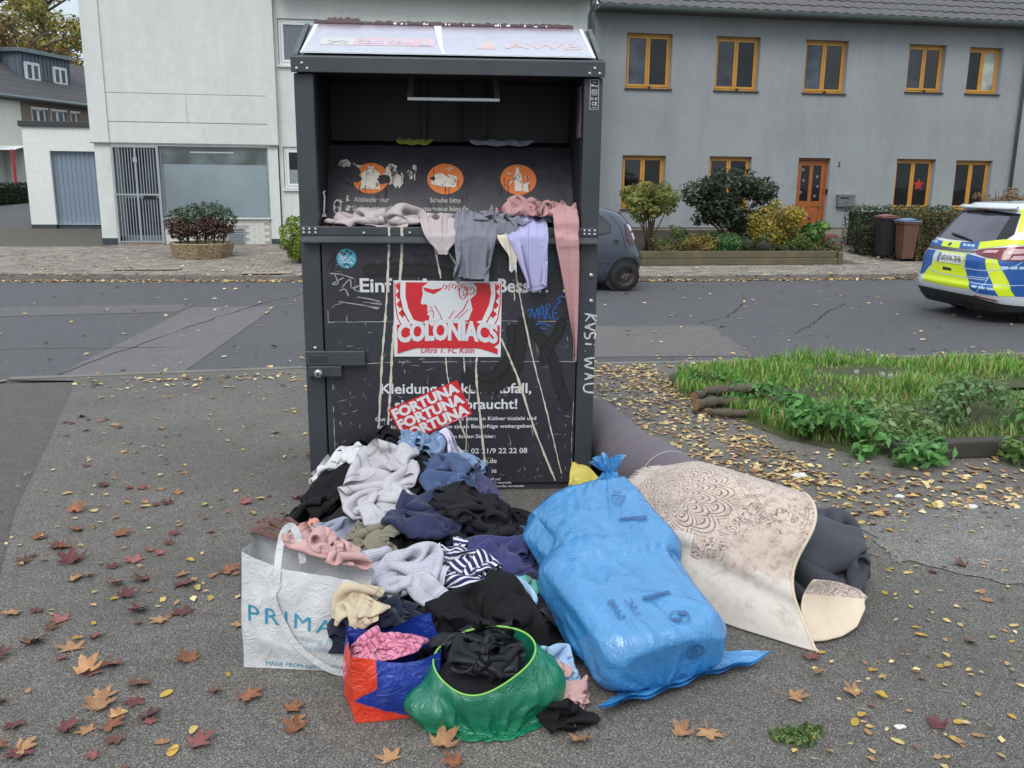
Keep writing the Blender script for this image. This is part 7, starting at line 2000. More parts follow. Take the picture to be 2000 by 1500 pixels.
def crumple_free(cx, cy, rx, ry, w, h, layer, nx=34, ny=22, steps=60, rep=.85, amp=.05, kb=.12, lim=-.02):
    r = np.random.default_rng(_seed[0]); sx, sy = w / (nx - 1), h / (ny - 1); g = Grid(nx, ny, sx, sy, kb=kb)
    U, Vv = np.meshgrid(np.linspace(-.5, .5, nx), np.linspace(-.5, .5, ny)); z = np.zeros_like(U)
    for _ in range(7): d = r.uniform(0, PI); z += np.sin((U * math.cos(d) + Vv * math.sin(d)) * r.uniform(1.5, 4) * 2 * PI + r.uniform(0, 6.3)) / 7
    P = np.stack([cx + U * rx * 2, cy + Vv * ry * 2, 1.50 + .012 * layer + z * amp * 2], -1).reshape(-1, 3) + r.normal(size=(nx * ny, 3)) * .002
    def force(P, t):
        d = np.zeros_like(P); q = np.sqrt(((P[:, 0] - cx) / rx) ** 2 + ((P[:, 1] - cy) / ry) ** 2); m = q > 1
        d[m, 0] = -(P[m, 0] - cx) * (1 - 1 / q[m]) * .12; d[m, 1] = -(P[m, 1] - cy) * (1 - 1 / q[m]) * .12; return d.astype(np.float32)
    ct = col_tray(layer)
    def ck(P, Q): ct(P, Q); P[:, 1] = np.maximum(P[:, 1], lim)
    P = g.run(P, steps, 7, ck, rep=rep * min(sx, sy), force=force, g=.0024)
    return P, g.F, np.stack([U.ravel() + .5, Vv.ravel() + .5], 1)
tray_crumple('linen_trousers', 'pale greige linen trousers lying along the left of the tray of the clothing bank', 'trousers', 'greige', .45, .085, .35, .09, 1.25, .66, 0, 301, nx=40, ny=26, rep=1.1, amp=.07)
hung('linen_trousers', 'pale greige garment with a corner hanging over the lip left of the grey pullover', 'trousers', 'greige', .60, .82, .69, .74, .13, .10, 1, seed=303, nx=26, ny=24, slack=1.7, wave=.024, bunch=1.8, zlift=.05)
tray_crumple('cream_blouse', 'cream blouse lying behind the grey pullover on the tray', 'blouse', 'creamc', .86, .13, .11, .07, .44, .38, 1, 304, nx=24, ny=22)
hung('cream_slip', 'cream slip with lace hem hanging between the grey pullover and the lilac shirt', 'slip', 'creamc', .96, 1.08, 1.05, 1.16, .10, .120, 0, seed=305, nx=18, ny=22, slack=1.45, wave=.014)
hung('lilac_shirt', 'lilac shirt hanging out between the grey pullover and the rose coat', 'shirt', 'lilac', 1.03, 1.25, 1.14, 1.31, .16, .25, 1, seed=306, nx=26, ny=34, slack=1.6, wave=.022, bunch=1.7, zlift=.05, round_=.5)
gp_ = hung('grey_pullover', 'mid grey wool pullover hanging over the lip in the middle', 'pullover', 'greyknit', .78, .99,   .765, .95, .17, .19, 2, seed=307, nx=34, ny=40, slack=1.75, wave=.030, zlift=.07, bunch=1.8, nw=2.2, round_=.75)
child_of(tray_crumple('pullover_body', 'x', 'x', 'greyknit', 1.0, .06, .17, .10, .70, .56, 2, 311, nx=30, ny=26, rep=1.0, lim=-.05), gp_, 'pullover_body')
rc_ = tray_crumple('rose_coat', 'old rose wool coat bundled at the right end of the tray, one sleeve hanging down', 'coat', 'pinkcoat', 1.21, .085, .205, .10, .98, .74, 4, 308, nx=36, ny=30, rep=1.1, lim=-.04)
child_of(hung('sleeve', 'x', 'x', 'pinkcoat', 1.27, 1.395, 1.385, 1.430, .15, .555, 5, seed=309, nx=16, ny=64, slack=1.25, wave=.010, nw=1.1, zlift=.07, kb=.3, rep=.5, bunch=1.4), rc_, 'sleeve')
# lace edge of the slip
sl_ = [o for o in bpy.data.objects if o.name == 'cream_slip'][0]
me = sl_.data; nxl = 18; row = [me.vertices[i].co.copy() for i in range(nxl * 21, nxl * 22)]
lm = MB(); rows_ = []
for k in range(4):
    rows_.append([tuple(row[i] + Vector((0, -.004 - .004 * math.sin(i * 2.1 + k), -.011 * k * (1 + .35 * math.sin(i * 1.9))))) for i in range(nxl)])
lm.grid(rows_); lm.build('lace_hem', M('white_lace', (216, 214, 212), .9, .05, 60, .6, 120), sl_, smooth=True)
# rags caught in the slot behind the icons
for nm, lab, mat, x0, x1 in (('yellow_rag', 'dull yellow green rag caught in the slot at the back of the mouth', M_cloth('yellow_green_rag', (136, 138, 50)), .46, .66), ('grey_rag', 'grey rag caught in the slot at the right of the back of the mouth', K['greyknit'], .86, 1.22)):
    mb = MB(); r_ = random.Random(int(x0 * 100)); n = 22
    up_ = [(x0 + (x1 - x0) * i / n, .505, 1.868 + .004 * math.sin(i)) for i in range(n + 1)]
    md = [(x0 + (x1 - x0) * i / n, .47 - .01 * math.sin(i * 1.3), 1.858 + .006 * math.sin(i * 1.7)) for i in range(n + 1)]
    lo = [(x0 + (x1 - x0) * i / n, .462, 1.842 - .008 * abs(math.sin(i * .4 + 1)) + .02 * (abs(2 * i / n - 1) ** 6)) for i in range(n + 1)]
    mb.grid([up_, md, lo]); mb.v = [tuple(v) for v in to_world(np.array(mb.v))]
    o = mb.build(nm, mat, None, smooth=True); tag(o, lab, 'rag')

# ================================================================== CARS
class CarSurf:
    """body surface in (w,z): w runs round the plan from the middle of the tail towards the near side"""
    def __init__(s, X0, YC, L, W, R, d, rear, front, tumble, bow=.05):
        s.X0, s.YC, s.L, s.W, s.R, s.d, s.rear, s.front, s.tum = X0, YC, L, W, R, d, rear, front, tumble
        pts = [(0., 0.)]
        for i in range(1, 13): y = (W - R) * i / 12; pts.append((bow * (y / W) ** 2, -y))
        x0 = bow * ((W - R) / W) ** 2; n = 24
        for i in range(1, n + 1): a = PI / 2 * i / n; pts.append((x0 + R * (1 - math.cos(a)), -(W - R) - R * math.sin(a)))
        for i in range(1, 31): pts.append((x0 + R + (L - 2 * R - 2 * x0) * i / 30, -W))
        for i in range(1, n + 1): a = PI / 2 * i / n; pts.append((L - x0 - R + R * math.sin(a), -(W - R) - R * math.cos(a)))
        for i in range(1, 13): y = (W - R) * (1 - i / 12); pts.append((L - bow * (y / W) ** 2, -y))
        s.PL = np.array(pts); s.S = np.concatenate([[0], np.cumsum(np.linalg.norm(np.diff(s.PL, axis=0), axis=1))])
    def raw(s, w, z):
        q = min(abs(w), s.S[-1]); x = float(np.interp(q, s.S, s.PL[:, 0])); y = float(np.interp(q, s.S, s.PL[:, 1]))
        if w < 0: y = -y
        k = x / s.L; lr = float(np.interp(z, *s.rear)); lf = float(np.interp(z, *s.front)); t = float(np.interp(z, *s.tum))
        kr = max(0, 1 - k / .5) ** .7; kf = max(0, (k - .5) / .5) ** .7
        return np.array([s.X0 + s.d * (x + lr * kr - lf * kf), s.YC + y * t, z - .03])
    def __call__(s, w, z, off=0.0):
        p = s.raw(w, z)
        if off:
            a = s.raw(w + .02, z) - s.raw(w - .02, z); b = s.raw(w, z + .015) - s.raw(w, z - .015); n = np.cross(a, b); n /= np.linalg.norm(n) + 1e-9
            if n @ (p - np.array([s.X0 + s.d * s.L / 2, s.YC, .8])) < 0: n = -n
            p = p + n * off
        return p
    def side_w(s, x): return float(np.interp(x, s.PL[25:68, 0], s.S[25:68]))   # distance along the near side for a length x from the tail
def car_body(cs, root, mat, zs_, name='body'):
    n = 150; ws_ = np.linspace(-cs.S[-1], cs.S[-1], n, endpoint=False)
    rings = [[tuple(cs(w, z) - np.array(root.location)) for w in ws_] for z in zs_]
    top = np.array(rings[-1]); c = top.mean(0)
    for k, f in enumerate((.9, .7, .4, .05)): rings.append([tuple(c + (p - c) * f + np.array([0, 0, .05 * (1 - f)])) for p in top])
    bot = np.array(rings[0]); cb_ = bot.mean(0)
    rings.insert(0, [tuple(cb_ + (p - cb_) * np.array([.94, .9, 1]) + np.array([0, 0, .02])) for p in bot]); rings.insert(0, [tuple(cb_ + (p - cb_) * .05 + np.array([0, 0, .02])) for p in bot])
    mb = MB(); mb.grid(rings, wrap=True); return mb.build(name, mat, root, smooth=True)
def carmap(cs, root, off): return lambda a, b: Vector(cs(a, b, off) - np.array(root.location))
def patch(cs, root, parent, name, poly, mat, off=.003, cuts=3):
    p = Print()
    if isinstance(poly, Print): p = poly
    else: p.poly(poly)
    o = p.build(name, mat, parent, carmap(cs, root, off), cuts=cuts)
    o.data.polygons.foreach_set('use_smooth', [True] * len(o.data.polygons)); return o
def wheel(root, c, r, w, side, rimmat, tyremat, steel=True):
    x, y, z = c
    t = MB().lathe([(r * .62, -w / 2), (r * .93, -w / 2), (r, -w * .32), (r, w * .32), (r * .93, w / 2), (r * .62, w / 2)], (x, y, z), 'y', 32).build('wheel', tyremat, root, smooth=True)
    mb = MB(); mb.lathe([(r * .63, side * w * .46), (r * .60, side * w * .40), (r * .55, side * w * .22), (r * .36, side * w * .30), (r * .30, side * w * .38), (r * .001, side * w * .40)], (x, y, z), 'y', 32); mb.build('rim', rimmat, t, smooth=True)
    if steel:
        h = MB()
        for k in range(14):
            a = 2 * PI * k / 14; cx, cz = x + r * .46 * math.cos(a), z + r * .46 * math.sin(a); q = [(cx + r * .05 * math.cos(b), y + side * w * .275, cz + r * .05 * math.sin(b)) for b in [2 * PI * i / 8 for i in range(8)]]
            h.add(q, [tuple(range(8))])
        o = h.build('rim_holes', m_dark, t)
        h = MB()
        for k in range(4):
            a = 2 * PI * k / 4 + .4; h.lathe([(.001, side * w * .44), (r * .035, side * w * .43), (r * .04, side * w * .38)], (x + r * .17 * math.cos(a), y, z + r * .17 * math.sin(a)), 'y', 6)
        h.build('wheel_nuts', m_screw, t)
    return t
def M_carpaint(name, col, rough=.28):
    m, t = mat_new(name); t.link(t.mix(1.0, s2l(col), t.ramp(t.noise(3, 3), [(.3, G(.94)), (.7, G(1.05))]), 'MULTIPLY'), t.b.inputs['Base Color'])
    t.b.inputs['Roughness'].default_value = rough; t.b.inputs['Metallic'].default_value = .15; t.b.inputs['Coat Weight'].default_value = .7; t.b.inputs['Coat Roughness'].default_value = .06
    return m
m_tyre = M('tyre_rubber', (30, 30, 31), .85, .15, 9, .2, 60); m_rust_rim = M('rusty_steel_rim', (74, 62, 58), .65, .3, 20, metal=.3)
m_bplast = M('black_bumper_plastic', (34, 35, 37), .6, .1, 9, .15, 90)
m_cglass = M_glass('car_glass', (34, 34, 40), .03, 1.7, .01)
# ---- estate police car
PC = thing('police_car', 'white police estate car with neon yellow and blue livery on the road', 'police car', (9.5, 10.5, -.03))
cs = CarSurf(7.50, 10.50, 4.15, .83, .34, 1, ([.15, .24, .36, .45, .50, .60, .76, .84, .90, 1.0, 1.34, 1.40, 1.47], [.16, .08, .015, .0, .03, .045, .06, .10, .13, .20, .48, .50, .62]), ([.15, .3, .55, .72, .80, .84, 1.28, 1.40, 1.47], [.1, 0, .02, .25, .75, 1.0, 1.75, 1.95, 2.1]), ([.15, .3, .55, .8, .9, 1.36, 1.47], [.95, 1, 1, .985, .96, .80, .70]))
m_silver_car = M_carpaint('silver_white_paint', (206, 208, 212)); m_neon = M('neon_yellow_film', (206, 222, 30), .35, .04, 5, coat=.3); m_pblue = M('police_blue_film', (22, 78, 150), .35, .05, 5, coat=.3); m_refw = M('reflective_white_film', (172, 196, 214), .4, .04, 9)
body = car_body(cs, PC, m_silver_car, [.16, .2, .26, .32, .38, .44, .47, .50, .56, .62, .70, .76, .80, .84, .88, .92, .96, 1.0, 1.06, 1.12, 1.2, 1.28, 1.34, 1.38, 1.42, 1.46])
patch(cs, PC, body, 'rear_window_surround', [(-.80, .99), (.72, 1.03), (.78, 1.10), (.70, 1.34), (.2, 1.365), (-.2, 1.365), (-.68, 1.35)], M('gloss_black', (14, 14, 16), .12, 0), .003, 4)
patch(cs, PC, body, 'rear_window', [(-.62, 1.00), (-.3, .985), (.3, .985), (.60, 1.02), (.58, 1.30), (.2, 1.335), (-.2, 1.335), (-.56, 1.31)], M_glass('tinted_rear_glass', (62, 58, 72), .04, 1.75, .01), .006, 4)
sp = MB(); rows_ = []
for q, (z, o_) in enumerate([(1.375, .004), (1.365, .06), (1.378, .075), (1.40, .05), (1.405, .0)]): rows_.append([tuple(cs(w, z, o_) - np.array(PC.location)) for w in np.linspace(-.66, .66, 25)])
sp.grid(rows_); sp.build('roof_spoiler', m_silver_car, body, smooth=True)
patch(cs, PC, body, 'brake_light', [(-.16, 1.352), (.16, 1.352), (.16, 1.372), (-.16, 1.372)], M('dark_red_lens', (70, 14, 22), .15, 0), .064, 2)
for a, b in ((-.68, -.62), (.60, .74)): pass
patch(cs, PC, body, 'yellow_film', [(-.78, .97), (-.72, 1.0), (-.70, 1.34), (-.73, 1.35), (-.86, 1.0)], m_neon, .0035, 2)
patch(cs, PC, body, 'yellow_film', [(.66, 1.385), (.70, 1.35), (.80, 1.12), (.86, 1.13), (.76, 1.40)], m_neon, .0035, 2)
patch(cs, PC, body, 'yellow_film', [(-.33, .89), (.06, .885), (0, .965), (-.38, .955)], m_neon, .0035, 3)
patch(cs, PC, body, 'blue_film', [(-.70, .89), (-.335, .89), (-.385, .955), (-.72, .965)], m_pblue, .0035, 3)
patch(cs, PC, body, 'blue_film', [(.065, .885), (.40, .90), (.36, .985), (.005, .965)], m_pblue, .0035, 3)
patch(cs, PC, body, 'yellow_film', [(.405, .90), (.78, .97), (1.5, 1.0), (1.5, 1.05), (.70, 1.035), (.365, .985)], m_neon, .0035, 4)
pr = Print()
for a in (.10, .18, .26): pr.poly([(a, .92), (a + .06, .923), (a + .045, .95), (a - .015, .947)])
for a in (-.66, -.56): pr.poly([(a, .925), (a + .07, .925), (a + .06, .95), (a - .01, .95)])
for k in range(3): pr.poly([(.52 + .10 * k, .440 - .005 * k), (.60 + .10 * k, .437 - .005 * k), (.59 + .10 * k, .465 - .005 * k), (.51 + .10 * k, .468 - .005 * k)])
for k in range(6): pr.poly([(.80 + .11 * k, .690), (.89 + .11 * k, .690), (.885 + .11 * k, .722), (.795 + .11 * k, .722)])
patch(cs, PC, body, 'reflective_blocks', pr, m_refw, .0050, 2)
patch(cs, PC, body, 'chrome_strip', [(-.62, .845), (.36, .85), (.36, .885), (-.62, .885)], M('chrome_grey', (126, 130, 136), .2, .05, 5, metal=.8), .008, 3)
patch(cs, PC, body, 'yellow_film', [(-.29, .835), (.25, .835), (.28, .70), (.36, .58), (.50, .415), (.1, .405), (-.46, .425), (-.50, .50), (-.44, .60), (-.36, .64), (-.30, .74)], m_neon, .0035, 4)
patch(cs, PC, body, 'blue_film', [(-.62, .83), (-.40, .83), (-.38, .65), (-.50, .52), (-.62, .50)], m_pblue, .0035, 3)
patch(cs, PC, body, 'blue_film', [(.26, .835), (.60, .80), (.64, .68), (.84, .365), (.60, .38), (.505, .412), (.365, .58), (.285, .70)], m_pblue, .0035, 4)
patch(cs, PC, body, 'yellow_film', [(.605, .80), (.735, .80), (1.04, .36), (.845, .363), (.645, .68)], m_neon, .0035, 4)
patch(cs, PC, body, 'blue_film', [(.74, .80), (1.62, .80), (1.62, .50), (1.42, .34), (1.045, .36)], m_pblue, .0035, 4)
patch(cs, PC, body, 'yellow_film', [(1.63, .80), (2.3, .80), (2.3, .36), (1.85, .36), (1.63, .50)], m_neon, .0035, 4)
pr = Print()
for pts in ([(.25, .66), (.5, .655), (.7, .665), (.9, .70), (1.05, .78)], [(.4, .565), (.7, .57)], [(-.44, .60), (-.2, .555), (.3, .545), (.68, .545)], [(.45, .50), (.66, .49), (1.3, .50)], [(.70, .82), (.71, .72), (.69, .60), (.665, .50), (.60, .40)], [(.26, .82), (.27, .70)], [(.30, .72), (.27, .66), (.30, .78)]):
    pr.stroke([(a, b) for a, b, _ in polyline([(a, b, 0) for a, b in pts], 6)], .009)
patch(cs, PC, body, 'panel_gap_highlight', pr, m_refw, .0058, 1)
patch(cs, PC, body, 'plate', [(-.27, .695), (.235, .695), (.235, .815), (-.27, .815)], M('plate_white', (214, 214, 210), .4), .010, 3)
patch(cs, PC, body, 'plate_band', [(-.265, .70), (-.225, .70), (-.225, .81), (-.265, .81)], m_pblue, .0115, 2)
V, F = text2d('NRW4-7696', .42, .075, bold=.01); patch(cs, PC, body, 'plate_number', Print().raw([(-.205 + a, .718 + b) for a, b in V], F), m_brass, .0118, 1)
patch(cs, PC, body, 'plate_recess', [(-.34, .70), (-.285, .70), (-.285, .83), (-.33, .84)], m_silver_car, .006, 2)
patch(cs, PC, body, 'maker_badge', Print().ellipse((-.18, .925), .035, .022, 20), M('badge_grey', (86, 92, 104), .3, .1, metal=.5), .007, 1)
patch(cs, PC, body, 'tail_light', [(.35, .875), (.55, .915), (.80, .945), (1.02, .965), (1.09, .90), (1.05, .79), (.85, .79), (.60, .815), (.42, .845)], M('dark_red_lens', (112, 22, 30), .12, .25, 12, coat=.6), .010, 4)
pr = Print(); pr.poly([(.80, .86), (1.0, .875), (1.05, .93), (.86, .925)]); pr.poly([(.88, .80), (1.03, .80), (1.05, .85), (.9, .845)]); pr.poly([(.52, .86), (.70, .875), (.72, .905), (.55, .895)])
patch(cs, PC, body, 'light_insert', pr, M('pale_lens', (196, 160, 166), .15, .2, 30), .0125, 2)
patch(cs, PC, body, 'tail_light', [(-.40 - .3, .875), (-.80, .945), (-1.02, .965), (-1.05, .79), (-.85, .79), (-.72, .815)], M('dark_red_lens', (112, 22, 30), .12), .010, 4)
patch(cs, PC, body, 'bumper_skirt', [(-.9, .16), (1.3, .16), (1.25, .225), (.85, .265), (.50, .335), (-.45, .345), (-.9, .33)], m_bplast, .006, 4)
patch(cs, PC, body, 'reflector', [(.52, .335), (.78, .300), (.83, .285), (.80, .315), (.56, .352)], M('red_reflector', (104, 26, 32), .25), .010, 2)
patch(cs, PC, body, 'exhaust_tip', [(.22, .175), (.42, .175), (.44, .225), (.26, .235)], M('dark_chrome', (60, 62, 66), .25, metal=.8), .014, 2)
patch(cs, PC, body, 'hatch_handle', [(-.12, .60), (.07, .60), (.05, .635), (-.12, .64)], m_bplast, .005, 2)
for x0_, x1_ in ((.62, 1.35), (1.42, 2.2)):
    a, b = cs.side_w(x0_ + .2), cs.side_w(x1_ + .2); patch(cs, PC, body, 'side_window', [(a, 1.06), (b, 1.06), (b - .04, 1.36), (a + .12, 1.36)], m_cglass, .005, 4)
wp = MB().tube([tuple(cs(-.28, 1.045, .022) - np.array(PC.location)), tuple(cs(0, 1.015, .028) - np.array(PC.location)), tuple(cs(.22, .985, .02) - np.array(PC.location))], [.016, .014, .010], 6); wp.build('rear_wiper', m_bplast, body)
for x_ in (.86, 3.35):
    wq = cs.side_w(x_); p = cs(wq, .3); patch(cs, PC, body, 'wheel_arch', Print().ellipse((wq, .31), .33, .33, 28), m_dark, .007, 2)
    wheel(PC, (7.5 + x_ - 9.5, -.83 + .06, .275), .275, .20, -1, m_screw, m_tyre, False); wheel(PC, (7.5 + x_ - 9.5, .83 - .06, .275), .275, .20, 1, m_screw, m_tyre, False)
# ---- small grey hatchback across the road
HB = thing('small_car', 'dark grey small hatchback parked at the far kerb, mostly hidden by the clothing bank', 'car', (3.0, 14.22, -.03))
ch = CarSurf(4.46, 14.22, 3.0, .70, .30, -1, ([.15, .26, .41, .56, .67, .82, 1.0, 1.2, 1.28], [.10, .05, 0, 0, .07, .115, .17, .34, .60]), ([.15, .3, .5, .64, .72, 1.2, 1.28], [.08, 0, .03, .20, .55, 1.2, 1.5]), ([.15, .3, .55, .8, .92, 1.2, 1.28], [.95, 1, 1, .985, .95, .82, .74]), bow=.04)
m_gcar = M_carpaint('dark_blue_grey_paint', (60, 66, 78), .25)
hb = car_body(ch, HB, m_gcar, [.16, .2, .28, .36, .44, .52, .58, .64, .70, .78, .86, .94, 1.0, 1.08, 1.16, 1.22, 1.27])
sw = ch.side_w
patch(ch, HB, hb, 'side_window', [(sw(.46), 1.02), (sw(.50), .93), (sw(.62), .89), (sw(1.2), .88), (sw(1.2), 1.22), (sw(.60), 1.21), (sw(.50), 1.14)], m_cglass, .005, 4)
patch(ch, HB, hb, 'side_window', [(sw(1.26), .88), (sw(2.0), .88), (sw(1.75), 1.2), (sw(1.26), 1.22)], m_cglass, .005, 4)
pr = Print(); pr.stroke([(sw(.445), 1.02), (sw(.48), .92), (sw(.62), .878), (sw(1.2), .868)], .014); pr.stroke([(sw(.445), 1.02), (sw(.49), 1.15), (sw(.60), 1.222), (sw(1.2), 1.232)], .012); patch(ch, HB, hb, 'window_seal', pr, m_bplast, .0065, 2)
pr = Print(); pr.stroke([(sw(.31), 1.16), (sw(.29), .95), (sw(.285), .75), (sw(.285), .55)], .007); pr.stroke([(sw(.55), .44), (sw(1.4), .42)], .008); patch(ch, HB, hb, 'panel_gap', pr, m_dark, .004, 2)
patch(ch, HB, hb, 'door_handle', Print().ellipse((sw(.42), .775), .05, .036, 20), m_gcar, .016, 1); patch(ch, HB, hb, 'handle_recess', Print().ellipse((sw(.42), .775), .036, .022, 20), m_dark, .018, 1)
wc = ch.side_w(.26)
patch(ch, HB, hb, 'tail_light', [(wc - .20, .72), (wc - .06, .735), (wc - .02, .80), (wc - .05, .95), (wc - .10, 1.05), (wc - .20, 1.0), (wc - .24, .85)], M('tail_lens', (70, 26, 34), .1, .3, 14, coat=.7), .008, 3)
pr = Print().poly([(wc - .24, .80), (wc - .17, .80), (wc - .16, .90), (wc - .23, .90)]); pr.poly([(wc - .22, .93), (wc - .14, .94), (wc - .13, 1.03), (wc - .20, 1.02)]); patch(ch, HB, hb, 'light_insert', pr, M('clear_lens', (200, 196, 200), .1, .1, 20, coat=.5), .010, 2)
patch(ch, HB, hb, 'rear_window', [(-.45, .95), (.45, .95), (.36, 1.2), (-.36, 1.2)], m_cglass, .006, 4)
arch = Print().ring((sw(.34), .27), .265, .315, 30, -.15, PI + .15); patch(ch, HB, hb, 'arch_lip', arch, m_gcar, .018, 1)
for x_ in (.34, 2.55):
    patch(ch, HB, hb, 'wheel_arch', Print().ellipse((sw(x_), .27), .268, .268, 28), m_dark, .005, 2)
    wheel(HB, (4.46 - x_ - 3.0, -.70 + .065, .235), .235, .15, -1, m_rust_rim, m_tyre); wheel(HB, (4.46 - x_ - 3.0, .70 - .10, .275), .235, .15, 1, m_rust_rim, m_tyre)
patch(ch, HB, hb, 'sill_trim', [(sw(.66), .17), (sw(2.2), .17), (sw(2.2), .23), (sw(.66), .23)], m_bplast, .005, 3)

# ================================================================== GRASS ISLAND
def inpoly(x, y, poly):
    c = np.zeros(len(x), bool); n = len(poly); j = n - 1
    for i in range(n):
        xi, yi = poly[i]; xj, yj = poly[j]
        c ^= ((yi > y) != (yj > y)) & (x < (xj - xi) * (y - yi) / (yj - yi + 1e-12) + xi); j = i
    return c
ISL = [(2.50, 6.75), (2.75, 7.30), (3.4, 7.62), (4.4, 7.60), (6.2, 7.35), (9.5, 7.2), (9.5, 4.9), (5.5, 4.7), (3.9, 4.78), (3.1, 4.95), (2.82, 5.3), (2.66, 6.0)]
mb = MB(); mb.add([(x, y, .010) for x, y in ISL], [tuple(range(len(ISL)))])
cx_, cy_ = 5.2, 6.1
rings = [[(cx_ + (x - cx_) * f, cy_ + (y - cy_) * f, z) for x, y in ISL] for f, z in ((1.03, .002), (1.0, .012), (.9, .045), (.6, .07), (.05, .075))]
mb = MB(); mb.grid(rings, wrap=True); o = mb.build('island_soil', M('mossy_soil', (62, 66, 38), .98, .35, 9, .6, 60), smooth=True); o['kind'] = 'structure'
q = np.random.default_rng(21)
def blades(n, sel_fn, hmin, hmax, tints, wid=.006, bend=.5, seed=1, name='grass'):
    q = np.random.default_rng(seed); X = q.uniform(2.4, 9.4, n * 4); Y = q.uniform(4.5, 7.7, n * 4)
    m = inpoly(X, Y, ISL) & sel_fn(X, Y, q); X, Y = X[m][:n], Y[m][:n]; n = len(X)
    a = q.uniform(0, 2 * PI, n); h = q.uniform(hmin, hmax, n) * (.75 + .45 * np.sin(X * 3.1 + 1) * np.sin(Y * 4.3)); b = q.uniform(.2, 1, n) * bend * h; w_ = wid * q.uniform(.6, 1.4, n)
    dx, dy = np.cos(a), np.sin(a); px, py = -dy * w_, dx * w_; zb = np.full(n, .01)
    L = []
    for t, k in ((0, 1), (.4, .9), (.75, .6)):
        cx = X + dx * b * t ** 1.8; cy = Y + dy * b * t ** 1.8; cz = zb + h * (t - .25 * t * t * bend)
        L += [np.stack([cx + px * k, cy + py * k, cz], 1), np.stack([cx - px * k, cy - py * k, cz], 1)]
    L.append(np.stack([X + dx * b, Y + dy * b, zb + h * (1 - .25 * bend)], 1))
    V = np.stack(L, 1).reshape(-1, 3); o = np.arange(n)[:, None] * 7
    F = np.concatenate([o + np.array([[0, 1, 3]]), o + np.array([[0, 3, 2]]), o + np.array([[2, 3, 5]]), o + np.array([[2, 5, 4]]), o + np.array([[4, 5, 6]])], 1).reshape(-1, 3)
    T = np.repeat(np.asarray(tints)[q.integers(0, len(tints), n)] * q.uniform(.75, 1.2, (n, 1)), 5, 0)
    ob = np_mesh(name, V, F, m_leafy, T); return ob
TGR = tl((98, 150, 54), (120, 170, 64), (82, 130, 50), (138, 176, 78), (112, 156, 70), (150, 168, 90), (166, 160, 100))
o = blades(21000, lambda x, y, q: (y > 5.35 + .35 * np.sin(x * 2.2) + q.normal(size=len(x)) * .18), .08, .21, TGR, .008, .55, 31); tag(o, 'tall lush green grass filling the back of the island', 'grass', kind='stuff')
o = blades(24000, lambda x, y, q: (y < 6.6), .06, .19, tl((104, 134, 62), (126, 144, 76), (146, 150, 90), (92, 126, 56)), .006, .7, 32, 'meadow_grass'); tag(o, 'thin yellowish meadow grass at the front of the island', 'grass', kind='stuff')
def weed(label, x, y, R_, H, n, size, seed, tints, asp=.5, cat='weed'):
    return plant('leafy_weed', label, cat, (x, y, .02), clumps_in((0, 0, H * .55), (R_, R_ * .8, H * .4), 8, R_ * .42, seed, .7), n, size, tints, [([(0, 0, 0), (r_.uniform(-.1, .1), r_.uniform(-.1, .1), H * .5), (r_.uniform(-R_, R_) * .7, r_.uniform(-R_, R_) * .6, H)], [.005, .004, .002]) for _ in range(7)], shell=.25, aspect=asp, seed=seed)
TW = tl((84, 138, 64), (100, 152, 76), (72, 120, 58), (116, 160, 90))
for a in [('nettle clump at the left front of the grass island beside the fallen leaves', 2.95, 5.75, .24, .16, 420, .07, 41, TW), ('bushy nettle patch leaning over the pavement at the front corner of the island', 3.05, 5.15, .30, .20, 620, .075, 42, TW),
          ('low nettles creeping forward from the front corner of the island', 3.25, 4.78, .24, .10, 360, .07, 43, TW), ('tall pale flowering weed in the middle of the island', 4.15, 5.35, .34, .34, 620, .055, 44, tl((104, 138, 84), (128, 154, 104), (90, 124, 72))),
          ('broad leaved weed right of the pale flowering weed', 4.75, 5.15, .36, .28, 620, .065, 45, tl((96, 134, 84), (118, 150, 104), (76, 116, 66))), ('dark leafy weed at the right front of the island', 5.0, 4.75, .36, .20, 620, .075, 46, TW),
          ('small tuft of weeds by the cut branches', 2.75, 6.75, .18, .14, 260, .05, 47, TW), ('low weed on the edging beam in front of the island', 4.0, 4.62, .20, .10, 260, .055, 48, tl((110, 140, 70), (92, 124, 60))), ('tall weed at the far right of the island', 5.9, 5.2, .4, .3, 500, .07, 49, TW), ('loose nettles between the branches and the front clump', 2.85, 6.2, .28, .16, 420, .065, 51, TW), ('spreading pale weed left of the tall pale flowering one', 3.55, 5.15, .36, .18, 620, .055, 52, tl((112, 142, 84), (132, 156, 100))), ('low leafy weed right behind the edging beam', 4.5, 5.0, .36, .16, 560, .06, 53, TW)]: weed(*a)
plant('grass_tuft', 'small green weed tuft growing through the asphalt at the bottom right', 'weed', (1.28, 2.22, 0), [(0, 0, .012, .06, .05, .012), (.05, .03, .01, .05, .04, .01), (-.05, .02, .01, .04, .04, .01)], 420, .022, tl((98, 128, 62), (120, 140, 80), (80, 108, 52)), None, shell=.1, aspect=.4, seed=50)
